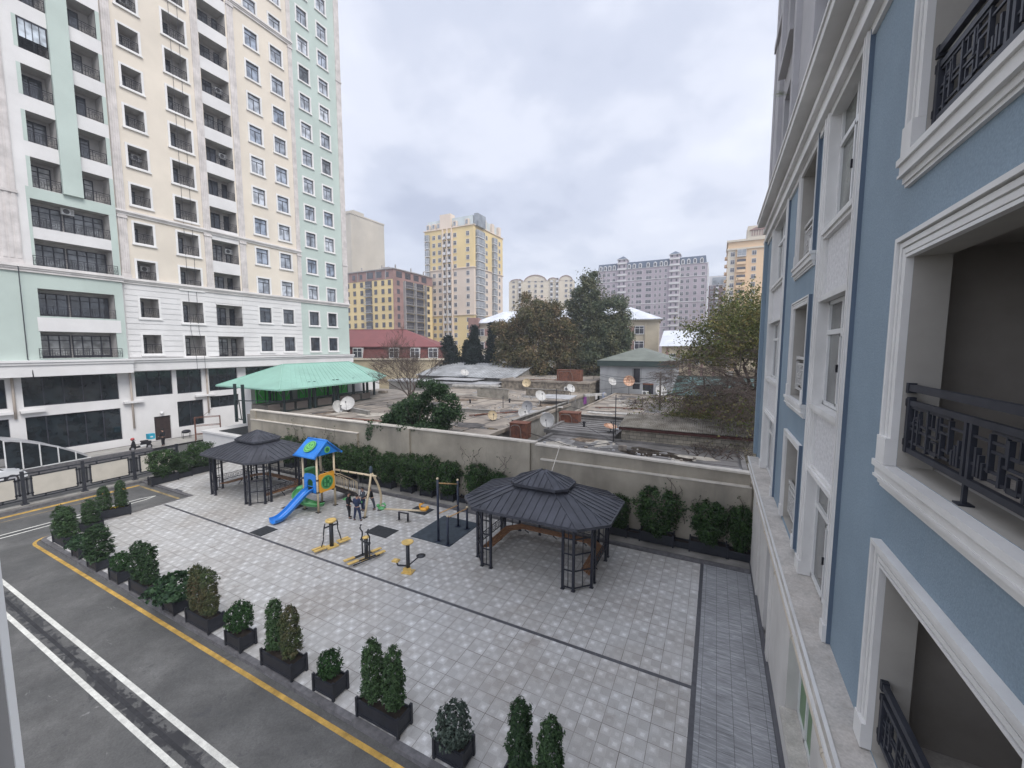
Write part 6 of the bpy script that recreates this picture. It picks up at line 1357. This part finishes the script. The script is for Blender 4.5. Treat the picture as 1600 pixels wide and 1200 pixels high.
b=MB(); b.box(-49.99-.28,-49.9+.22,18.78,19.28,.95,1.42); b.box(-50.2,-49.66,18.76,19.3,1.42,1.46); b.box(-49.675,-49.668,18.9,19.1,1.12,1.26,1); o=single('delivery_box',b,[M('sky_blue_fabric',(.02,.36,.52),.7,.08),pvc],'sky blue insulated delivery box on the back of the scooter','delivery box')
b=MB(); b.sphere((0,0,0),.15,0,12,8,(1,1.1,.95)); b.sphere((.05,0,-.03),.12,1,10,6,(1,1,.7)); single('helmet',b,[M('red_helmet',(.5,.03,.03),.25,spec=.7),dark],'glossy red helmet hanging on the scooter handlebar','helmet',loc=(-49.9,17.6,1.18))
# ---------------------------------------------------------------- fence along the tower street
t=thing('panel_fence','dark metal fence with large cream panels along the tower street','fence',(-38.9,8,0))
fy=[-.0+2.735*k for k in range(7)]
for y in fy: b=MB(); b.bar((-38.9,y,-.1),(-38.9,y,2.2),.16); b.box(-39.05,-38.75,y-.16,y+.16,-.1,.1); part(t,'post',b,fd,world=True)
pan=M('cream_fence_panel',(.52,.485,.42),.8,.06,1)
for y0,y1 in zip(fy,fy[1:]):
    a,c=y0+.42,y1-.38; b=MB()
    for q in (((a-.06,.5),(a-.06,1.85)),((c+.06,.5),(c+.06,1.85)),((a-.06,1.80),(c+.06,1.80)),((a-.06,.5),(c+.06,.5)),((y0,2.0),(y1,2.0)),((y0,.35),(y1,.35)),((y0,1.65),(a,1.65)),((c,1.65),(y1,1.65)),((y0,.7),(a,.7)),((c,.7),(y1,.7)),((a+.3,1.8),(a+.3,2.0)),((c-.3,1.8),(c-.3,2.0)),((a+.5,.35),(a+.5,.5)),((c-.5,.35),(c-.5,.5)),((y0+.17,.6),(y0+.17,1.75)),((y1-.17,.6),(y1-.17,1.75))): b.bar((-38.9,*q[0]),(-38.9,*q[1]),.08,.08)
    part(t,'frame',b,fd,world=True); b=MB(); b.box(-38.93,-38.87,a-.02,c+.02,.54,1.76); part(t,'panel',b,pan,world=True)
b=MB(); b.box(-39.2,-38.6,-.2,16.6,-.16,.04); part(t,'footing',b,conc,world=True)
# ramp canopy and parapet
t=thing('ramp_canopy','curved glazed canopy over the underground ramp beside the tower','canopy',(-49,11.5,0))
arc=[(9.5,2.86),(9.9,2.8),(10.8,2.5),(11.6,2.15),(12.3,1.8),(13.0,1.36),(13.6,.95),(14.0,.62)]
b=MB()
for (y0,z0),(y1,z1) in zip(arc,arc[1:]):
    b.poly([(-48.5,y0,z0),(-48.5,y1,z1),(-52,y1,z1),(-52,y0,z0)],0); b.bar((-48.5,y0,z0),(-48.5,y1,z1),.1,.14,m=0)
b.poly([(-48.5,9.5,.1),(-52,9.5,.1),(-52,9.5,2.86),(-48.5,9.5,2.86)],1); part(t,'roof',b,[M('grey_alu_sheet',(.42,.42,.43),.4,.08),panedark],world=True)
b=MB()
for y,z in ((9.5,2.86),(10.35,2.65),(11.3,2.28),(12.3,1.8),(13.3,1.16)): b.bar((-48.46,y,.35),(-48.46,y,z),.07)
b.bar((-48.46,9.5,.38),(-48.46,14.2,.45),.07); part(t,'rib',b,pvc,world=True)
b=MB(); b.poly([(-48.52,9.5,.35),(-48.52,14.0,.4)]+[(-48.52,y,z) for y,z in arc[::-1]]); part(t,'glass',b,panedark,world=True)
b=MB(); b.box(-48.75,-48.4,9.0,18.5,-.12,.38); single('ramp_parapet',b,granite,'low grey stone parapet along the underground ramp','wall')
# white car
t=thing('parked_car','white car with its nose showing at the left edge behind the fence','car',(-47.4,8.0,RZ),0)
side=[(-2.1,.32),(-2.15,.75),(-2.0,1.0),(-1.5,1.38),(-.3,1.45),(.45,1.32),(1.05,.98),(1.85,.80),(2.1,.62),(2.12,.35),(1.8,.26),(-1.8,.26)]
b=MB(); n=len(side); W_=[.84]*n; L=[]
for sx in (-1,1): L.append(b.add([(sx*(.86 if z<1.1 else .66),y,z) for y,z in side]))
for i in range(n): j=(i+1)%n; b.face((L[0]+i,L[1]+i,L[1]+j,L[0]+j),0)
b.face([L[0]+i for i in range(n)],0); b.face([L[1]+n-1-i for i in range(n)],0); part(t,'body',b,M('white_car_paint',(.66,.67,.68),.22,.03,spec=.7))
b=MB()
for s in (-1,1):
    f=lambda z:(.87 if z<1.0 else .69); b.poly([(s*.862,-1.6,1.02),(s*.862,.75,1.0),(s*.70,.35,1.3),(s*.70,-.3,1.4),(s*.70,-1.4,1.34)])
b.poly([(-.62,.5,1.335),(.62,.5,1.335),(.78,1.04,1.03),(-.78,1.04,1.03)]); part(t,'windows',b,panedark)
for sx in (-1,1):
    for y in (-1.35,1.35):
        b=MB(); P=[(y+.33*math.cos(a*math.pi/10),.33+.33*math.sin(a*math.pi/10)) for a in range(20)]; b.prism(P,.06,0,'x',sx*.82 if sx>0 else -.88); P=[(y+.21*math.cos(a*math.pi/10),.33+.21*math.sin(a*math.pi/10)) for a in range(20)]; b.prism(P,.02,1,'x',.88 if sx>0 else -.90); part(t,'wheel',b,[prubber,M('rim_grey',(.4,.4,.42),.3)])
    b=MB(); b.sphere((sx*.66,1.93,.68),.16,0,10,6,(1.1,.9,.55)); part(t,'headlight',b,M('lamp_glass',(.5,.52,.55),.1,spec=.9))
# tower yard items
t=thing('metal_rack','empty brown metal rack frame standing on the tower pavement','frame',(-49.4,22.6,0),rad(60))
b=MB()
for x in (0,2.2):
    for y in (0,.7): b.bar((x,y,0),(x,y,2.5),.07)
    b.bar((x,0,2.5),(x,.7,2.5),.07)
for z in (.7,1.6,2.5):
    for y in (0,.7): b.bar((0,y,z),(2.2,y,z),.05)
b.tube([(.6,.3,2.5),(1.6,.4,3.4)],.02,5); part(t,'frame',b,rust)
t=thing('grill','black kettle style barbecue grill on legs beside the entrance door','barbecue',(-51.9,22.9,.02)); b=MB(); b.sphere((0,0,.75),.3,0,12,8,(1,1.5,.7)); part(t,'bowl',b,dark); b=MB()
for y in (-.35,.35):
    for x in (-.15,.15): b.bar((x,y,0),(x,y,.7),.03)
b.bar((0,-.35,.2),(0,.35,.2),.03); part(t,'stand',b,dark)
t=thing('outdoor_table','dark outdoor table with two benches beyond the black gazebo','table',(-45.5,22.6,RZ),.2); b=MB(); b.box(-.9,.9,-.4,.4,.72,.77); part(t,'table_top',b,dark)
for y in (-.8,.8): b=MB(); b.box(-.9,.9,y-.15,y+.15,.42,.46); b.bar((-.8,y,0),(-.8,y,.42),.05); b.bar((.8,y,0),(.8,y,.42),.05); part(t,'bench',b,dark)
b=MB(); b.bar((-.7,0,0),(-.7,0,.72),.08); b.bar((.7,0,0),(.7,0,.72),.08); part(t,'leg',b,dark)
b=MB(); b.box(-46.0,-38.4,21.7,27,-.1,1.5,0); b.box(-46.1,-38.3,21.6,27.1,1.5,1.68,0); b.box(-44,-39.5,22.2,25.5,1.68,1.74,1); single('white_service_block',b,[white,rubber],'low white service block with dark matting on top below the mint pavilion','block')
# ---------------------------------------------------------------- roof clutter
def dishm(r,mat,mesh_rust=False):
    b=MB(); n=22; R=[]
    for i in range(6): q=r*i/5+.002; R.append(b.ring((0,-.32*q*q/r+0,0),(0,-1,0),q,n))
    for a,c in zip(R,R[1:]):
        for k in range(n): b.face((a+k,a+(k+1)%n,c+(k+1)%n,c+k),0,True)
    b.tube([(r*math.cos(a*math.pi/11),-.32*r,r*math.sin(a*math.pi/11)) for a in range(23)],.018,5,0,False)
    return b
def dish(lab,x,y,z,r,az,el,mat,ph=.9,name='satellite_dish'):
    t=thing(name,lab,'satellite dish',(x,y,z),0,'satellite dishes on the low roofs')
    b=MB(); b.tube([(0,.1,0),(0,.1,ph)],.03,6); b.bar((-.25,.1,0.02),(.25,.1,.02),.04); b.bar((0,-.1,.02),(0,.4,.02),.04); part(t,'mast',b,dark)
    o=part(t,'reflector',dishm(r,mat),mat,loc=(0,0,ph)); o.rotation_euler=(-el,0,az)
    a=MB(); a.tube([(0,-.3*r,-r*.95),(0,-r*.95,-.05)],.014,5); a.box(-.04,.04,-r*1.05,-r*.9,-.08,.04); part(o,'feed_arm',a,dark); return t
dw=M('white_dish_paint',(.50,.49,.47),.5,.1,3); dt=M('tan_dish_paint',(.55,.44,.28),.6,.15,3); dg=M('grey_mesh_dish',(.30,.30,.31),.5,.1,9); dr=M('rusty_dish',(.52,.36,.26),.8,.5,3.5,col2=(.25,.09,.04))
DD=[('big white round dish behind the boundary wall left of the wall bush',-32.0,27.7,3.75,.68,.5,.45,dw,.75),('white dish seen nearly edge on next to the big left one',-32.7,27.0,3.75,.6,1.5,.3,dw,.5),
('white dish tilted up beside the ribbed roof shed',-38.5,58,4.4,.72,.9,.8,dw,1.2),('cream coloured dish on the rubble stone wall',-24.7,53.6,3.9,.62,.25,.3,dt,.9),('white dish highest up in front of the plane trees',-26.5,68.2,5.05,.80,.9,.6,dw,1.9),
('small tan dish leaning near the long puddle',-17.0,29.8,3.75,.42,.9,.5,dt,.4),('white and rust marked dish lowest of the cluster by the alley',-14.95,31.6,3.75,.5,1.0,.55,dw,.45),('grey mesh dish in the middle of the cluster',-15.8,34.5,3.75,.52,.2,.2,dg,.7),
('white dish raised above the grey mesh dish',-16.5,39.2,3.75,.6,.9,.6,dw,1.1),('white dish beside the air conditioner at the alley corner',-16.8,50.0,3.75,.6,1.0,.6,dw,.9),('largest white dish facing the viewer beside the rusty tank',-11.5,28.9,3.1,.56,.1,.15,dw,1.3),
('white dish in front of the grey plastered house on the left',-12.9,56.3,3.5,.62,.9,.6,dw,1.7),('rust stained dish in front of the grey plastered house',-10.6,56.6,3.5,.74,.25,.3,dr,1.9),('large white dish behind the utility pole',-6.2,54,3.5,.78,.7,.5,dw,.9),('rusty mesh dish lying nearly flat by the corrugated shed',-7.0,30.4,3.55,.5,.9,1.35,dr,.35)]
for q in DD: dish(*q)
def tank(lab,x,y,z,w,d,h,rz=0):
    t=thing('rusty_tank',lab,'water tank',(x,y,z),rz,'rusty roof tanks'); b=MB(); b.box(-w/2,w/2,-d/2,d/2,0,h); b.box(-w/2-.04,w/2+.04,-d/2-.04,d/2+.04,h,h+.05); 
    for k in (-.3,.1): b.bar((w*k,-d/2-.02,0),(w*k,-d/2-.02,h),.04)
    part(t,'tank',b,rust); b=MB(); b.tube(smooth([(-w*.4,-d/2-.05,0),(-w*.4,-d/2-.1,h*.8),(w*.1,-d/2-.1,h*.85),(w*.2,-d/2-.05,0)]),.02,5); part(t,'pipe',b,conc)
tank('rusty iron tank just behind the wall left of the largest dish',-13.0,27.1,3.2,1.35,1.0,1.15,.1); tank('red brown iron tank behind the largest dish near the alley',-11.2,33.4,3.5,1.7,1.1,.85,.05); tank('weathered brown tank on the stone house roof among pipes',-19.4,57.5,5.05,3.6,1.4,1.6); 
def acu(lab,x,y,z,rz): t=thing('air_conditioner_unit',lab,'air conditioner',(x,y,z),rz,'air conditioners outside the low houses'); part(t,'casing',acm,None)
acu('white air conditioner on the stone wall by the alley',-19.0,54.2,3.9,rad(-90)); acu('white air conditioner at the foot of the grey plastered house',-8.9,57.3,3.52,rad(-90)); acu('grey air conditioner on the end wall of the ribbed roof shed',-28.9,58.2,3.75,rad(-90))
def mast(lab,x,y,z,h,name='antenna_mast',arms=True):
    b=MB(); b.tube([(0,0,0),(0,0,h)],.035,6)
    if arms:
        b.bar((-.6,0,h-.1),(.6,0,h-.1),.02)
        for k in range(5): b.bar((-.5+.25*k,-.22,h-.1),(-.5+.25*k,.22,h-.1),.015)
    single(name,b,dark,lab,'antenna','thin masts on the low roofs',loc=(x,y,z))
mast('thin iron mast beside the red brown tank',-11.6,31,3.3,3.3); mast('short iron post on the pale roof left of the dish cluster',-19.5,36.5,3.75,1.3,arms=False); mast('thin tall mast at the left corner of the corrugated shed',-6.35,29.2,3.5,3.1,arms=False); mast('television aerial among the pipes on the stone house',-20.2,60,5.05,3.2); mast('iron aerial on the right of the stone house roof',-17.0,62,5.05,2.2)
mast('short rusty post near the utility pole',-6.8,44,3.5,1.3,arms=False); mast('thick dark post at the shed corner on the felt roof',-6.3,28.4,3.35,1.5,arms=False)
# utility pole with wires
t=thing('utility_pole','grey wooden utility pole with many wires in front of the grey plastered house','pole',(-5.1,44.4,3.4)); b=MB(); b.tube([(0,0,0),(0,0,4.1)],[.11,.08],8); b.bar((-.5,0,3.6),(.5,0,3.6),.07); b.bar((-.35,0,3.2),(.35,0,3.2),.06); part(t,'pole',b,M('weathered_wood',(.20,.18,.16),.9,.3,5))
b=MB(); 
def wire(a,c,sag,r=.018):
    a=Vector(a); c=Vector(c); b.tube([a.lerp(c,k/10)-Vector((0,0,sag*4*(k/10)*(1-k/10))) for k in range(11)],r,4,0,False)
for k,(x,y,z) in enumerate(((-14.9,57.5,6.0),(-15.0,57.5,5.4),(-19.5,60,7.0),(-16,52,4.6),(-8,58,6.5),(3,50,5.2),(2.6,40,5.0),(-1,57,4.4),(-5,57.4,6.6))): wire((-5.1+(.4 if x>-5 else -.4),44.4,7.0-.12*(k%4)),(x,y,z),.5)
single('overhead_wires',b,dark,'bundle of sagging black wires running from the utility pole','wires')
b=MB()
for a,c,s_ in (((-14.9,28.5,3.8),(-8.5,25.5,3.4),.05),((-11.2,33.2,4.0),(-4.0,25.0,3.4),.0),((-9,24,3.4),(-5.6,28.6,3.45),.02),((-13,35,5),(-6.3,29.2,5.4),.3),((-20,60,7),(-11.6,31,6.2),.6)): wire(a,c,s_,.02)
single('loose_cables',b,dark,'loose black cables trailing over the low roofs','cables')
b=MB(); b.tube([(-6.9,17.6,3.75),(-7.8,21.6,4.45)],.02,5); single('guy_rope',b,coping,'pale rope from the right gazebo roof up to the boundary wall','rope')
# laundry, boards, rubble
lm=[M('purple_cloth',(.22,.06,.24),.9,.1),M('pale_blue_cloth',(.30,.34,.46),.9,.1),M('white_cloth',(.55,.53,.52),.9,.1)]
for i,(x,y,w,h,m_,lab) in enumerate(((-14.1,47,1.3,1.1,0,'purple cloth hanging on the alley washing line'),(-13.6,50.5,.9,.8,2,'white cloth on the washing line left of the blue one'),(-13.3,53,1.4,.9,1,'pale blue cloth at the far end of the washing line'))):
    b=MB(); P=[(x+.0,y+w*k/6,3.9+.0) for k in range(7)]
    for k in range(6): 
        o1=.06*math.sin(k*1.7); o2=.06*math.sin((k+1)*1.7); b.poly([(x+o1,y+w*k/6,4.0),(x+o2,y+w*(k+1)/6,4.0),(x+o2*1.5,y+w*(k+1)/6,4.0-h*.8),(x+o1*1.5,y+w*k/6,4.0-h*.8)])
    single('hanging_laundry',b,lm[m_],lab,'laundry')
sheetm=[roofw,M('old_board',(.30,.26,.22),.9,.25,2),M('pale_debris',(.50,.48,.45),.9,.2,3)]
rr=random.Random(11); 
for i,(x,y,z,w,d,h,rz,m_,nm,lab) in enumerate(((-15.9,43,4.4,3.6,3.8,.06,.1,0,'roof_sheet','large pale metal sheet canopy above the dish cluster'),(-15.3,34.8,3.86,2.2,1.8,.05,.5,0,'roof_sheet','pale sheet lying flat under the mesh dish'),(-14.6,38.5,3.9,1.7,.7,.05,.3,2,'roof_sheet','narrow white sheet right of the mesh dish'),(-10.0,39.2,3.52,2.6,.9,.06,-.05,2,'roof_sheet','white slab strip on the pale screed roof'),(-7.6,39.8,3.52,2.2,1.0,.06,.05,2,'roof_sheet','second white slab strip nearer the utility pole'),(-14.2,52.5,3.6,3.4,.5,.3,.9,2,'rubble_kerb','pale rubble edge of the roof beside the alley'),(-6.6,31.6,3.6,.9,.5,.05,0,0,'roof_sheet','small bright sheet at the shed corner'),(-5.2,26.2,3.37,.5,.35,.3,.3,1,'loose_block','loose stone block lying beside the brown puddle'),(-20.6,26.9,3.76,.6,.4,.18,.2,1,'loose_block','broken block near the long puddle'),(-40,40.5,3.9,1.1,.6,.3,.2,1,'loose_block','rusty block beside the mint pavilion'),(-38.5,56.5,4.7,8,5,.08,.02,0,'roof_sheet','long pale roof sheets in front of the ribbed roof shed'),(-28,45,4.9,6.5,.5,.2,.3,2,'rubble_kerb','pale parapet running across the patched grey roof'))):
    b=MB(); b.box(-w/2,w/2,-d/2,d/2,0,h); 
    if w>2 and h<.1:
        for k in range(int(w/.4)): b.bar((-w/2+.2+.4*k,-d/2,h+.01),(-w/2+.2+.4*k,d/2,h+.01),.03,.02)
    if i==0:
        for sx in (-1,1):
            for sy in (-1,1): b.bar((sx*w*.46,sy*d*.46,-.65),(sx*w*.46,sy*d*.46,0),.06)
    single(nm,b,sheetm[m_],lab,'roof sheet' if 'sheet' in nm else 'rubble',loc=(x,y,z),rz=rz)
# scattered stones (countless bits)
b=MB()
for k in range(420):
    c=rr.choice([(-26,32,3.76,8,7),(-18,36,3.76,3,8),(-8,45,3.51,4,10),(-22,48,3.66,6,5),(-5,25,3.36,5,2.5),(-23,60,5.06,6,5)]); x=rr.gauss(c[0],c[3]*.5); y=rr.gauss(c[1],c[4]*.5); s=rr.uniform(.03,.11)
    b.box(x-s,x+s*rr.uniform(.5,1),y-s,y+s*.8,c[2],c[2]+s*.8,rr.randint(0,2))
props(single('roof_debris',b,sheetm,None,None),'small stones and debris scattered over the low roofs','debris',kind='stuff')
# roof seams: strips of felt laid over the roofs
b=MB(); 
for k in range(9): x=-36+2.4*k; b.box(x,x+.10,22.3,41.7,3.752,3.760,0)
for k in range(5): b.box(-10.8,1.4,23+1.15*k,23.06+1.15*k,3.352,3.36,0)
for k in range(7): b.box(-11.4,-6.6,29.2+.8*k,29.27+.8*k,3.552,3.575,0)
for k in range(6): b.box(-12.2,-3.8,37+3.1*k,37.08+3.1*k,3.502,3.51,0)
props(single('roof_felt_seams',b,M('bitumen_seam',(.08,.07,.065),.8,.3,3),None,None),'dark bitumen seams running over the low flat roofs','seam',kind='structure')

# felt patches, screed repairs and gravel areas on the low roofs
rr=random.Random(21); b=MB(); pm=[M('patch_dark_felt',(.12,.11,.105),.85,.3,2),M('patch_pale_screed',(.46,.42,.36),.9,.2,2),M('patch_brown',(.22,.165,.12),.95,.35,3),M('patch_grey',(.28,.27,.26),.9,.3,2)]
for (x0,x1,y0,y1,z,n) in ((-34,-15,23,41,3.75,34),(-11.8,-4.2,36,56,3.5,18),(-10.5,1.2,22.6,28.2,3.35,14),(-29,-16,55.5,82,5.05,14),(-35,-16,43,53.5,3.65,12)):
    for k in range(n):
        cx,cy=rr.uniform(x0,x1),rr.uniform(y0,y1); rx,ry=rr.uniform(.3,1.9),rr.uniform(.3,1.6); m=rr.randint(6,11); a0=rr.random()*6; zz=z+.003+.0012*k
        P=[(min(max(cx+rx*rr.uniform(.6,1.15)*math.cos(a0+i*2*math.pi/m),x0-.4),x1+.4),min(max(cy+ry*rr.uniform(.6,1.15)*math.sin(a0+i*2*math.pi/m),y0-.4),y1+.4),zz) for i in range(m)]; b.poly(P,rr.randint(0,3))
props(single('roof_patches',b,pm,None,None),kind='structure')
# pipes, vents and small walls
for i,(x,y,z,l,rz,lab) in enumerate(((-27,24.6,3.75,5,.1,'rusty pipe lying on the pale roof left of the wall bush'),(-18,33,3.75,6,.9,'thin pipe crossing the pale roof towards the mesh dish'),(-9,43,3.5,5,.2,'pipe along the screed roof left of the utility pole'),(-22,56.5,5.05,7,.05,'pipe resting along the front edge of the stone house roof'))):
    c=MB(); c.tube([(-l/2,0,.1),(0,.05,.12),(l/2,0,.1)],.05,6); 
    for q in (-.4,.1,.45): c.box(l*q-.08,l*q+.08,-.1,.1,0,.1)
    single('roof_pipe',c,rust,lab,'pipe',loc=(x,y,z),rz=rz)
for i,(x,y,z,lab) in enumerate(((-24.5,38,3.75,'short vent stub on the middle of the pale roof'),(-20.8,40.5,3.75,'vent stub at the far edge of the pale roof'),(-9.4,31.6,3.55,'small black vent on the ribbed felt roof'),(-8.2,48,3.5,'vent stub on the screed roof near the grey house'))):
    c=MB(); c.tube([(0,0,0),(0,0,.35)],.09,8); c.lathe([(.14,.35),(.15,.4),(.02,.47)],10); single('roof_vent',c,dark,lab,'vent',loc=(x,y,z))

def lowwall(lab,x0,y0,x1,y1,z,h,m,w=.22):
    L=math.hypot(x1-x0,y1-y0); c=MB(); c.box(0,L,-w/2,w/2,0,h,0); c.box(-.05,L+.05,-w/2-.05,w/2+.05,h,h+.05,1)
    single('low_wall',c,[m,conc],lab,'wall','low walls dividing the flat roofs',loc=(x0,y0,z),rz=math.atan2(y1-y0,x1-x0))
lowwall('plastered low wall end on behind the wall bush',-27.5,44.5,-22.5,43.6,3.7,1.15,M('pale_plaster',(.36,.33,.28),.92,.2,1.5))
lowwall('rough stone low wall behind the dish cluster',-22.4,48.5,-16.2,47.6,3.7,.9,stw)
lowwall('long dark kerb wall crossing the pale roof by the long puddle',-30.5,31.5,-18.5,33.0,3.75,.3,conc)
lowwall('dark roof step beside the alley above the two rusty tanks',-14.6,29,-14.3,41.5,3.75,.35,M('dark_mortar',(.13,.12,.11),.95,.3,2))
lowwall('low dark upstand between the ribbed felt roof and the screed roof',-11.5,35.3,-3.8,35.6,3.5,.4,M('dark_mortar',(.13,.12,.11)))
lowwall('broken low wall in front of the mint pavilion steps',-34.0,28.5,-28.5,27.0,3.75,.35,conc)
# ---------------------------------------------------------------- haze
b=MB(); b.box(-330,90,-30,345,-1.2,93)
hm=bpy.data.materials.new('haze_air'); hm.use_nodes=True; nt=hm.node_tree; nt.nodes.clear()
vp=NN(nt,'ShaderNodeVolumePrincipled'); vp.inputs['Color'].default_value=(.86,.89,.95,1); vp.inputs['Density'].default_value=.0010; vp.inputs['Anisotropy'].default_value=.2
oo=NN(nt,'ShaderNodeOutputMaterial'); LK(nt,vp.outputs[0],oo.inputs['Volume'])
props(obj('haze',b.mesh('haze',[hm])),kind='stuff')
S.render.engine='CYCLES'
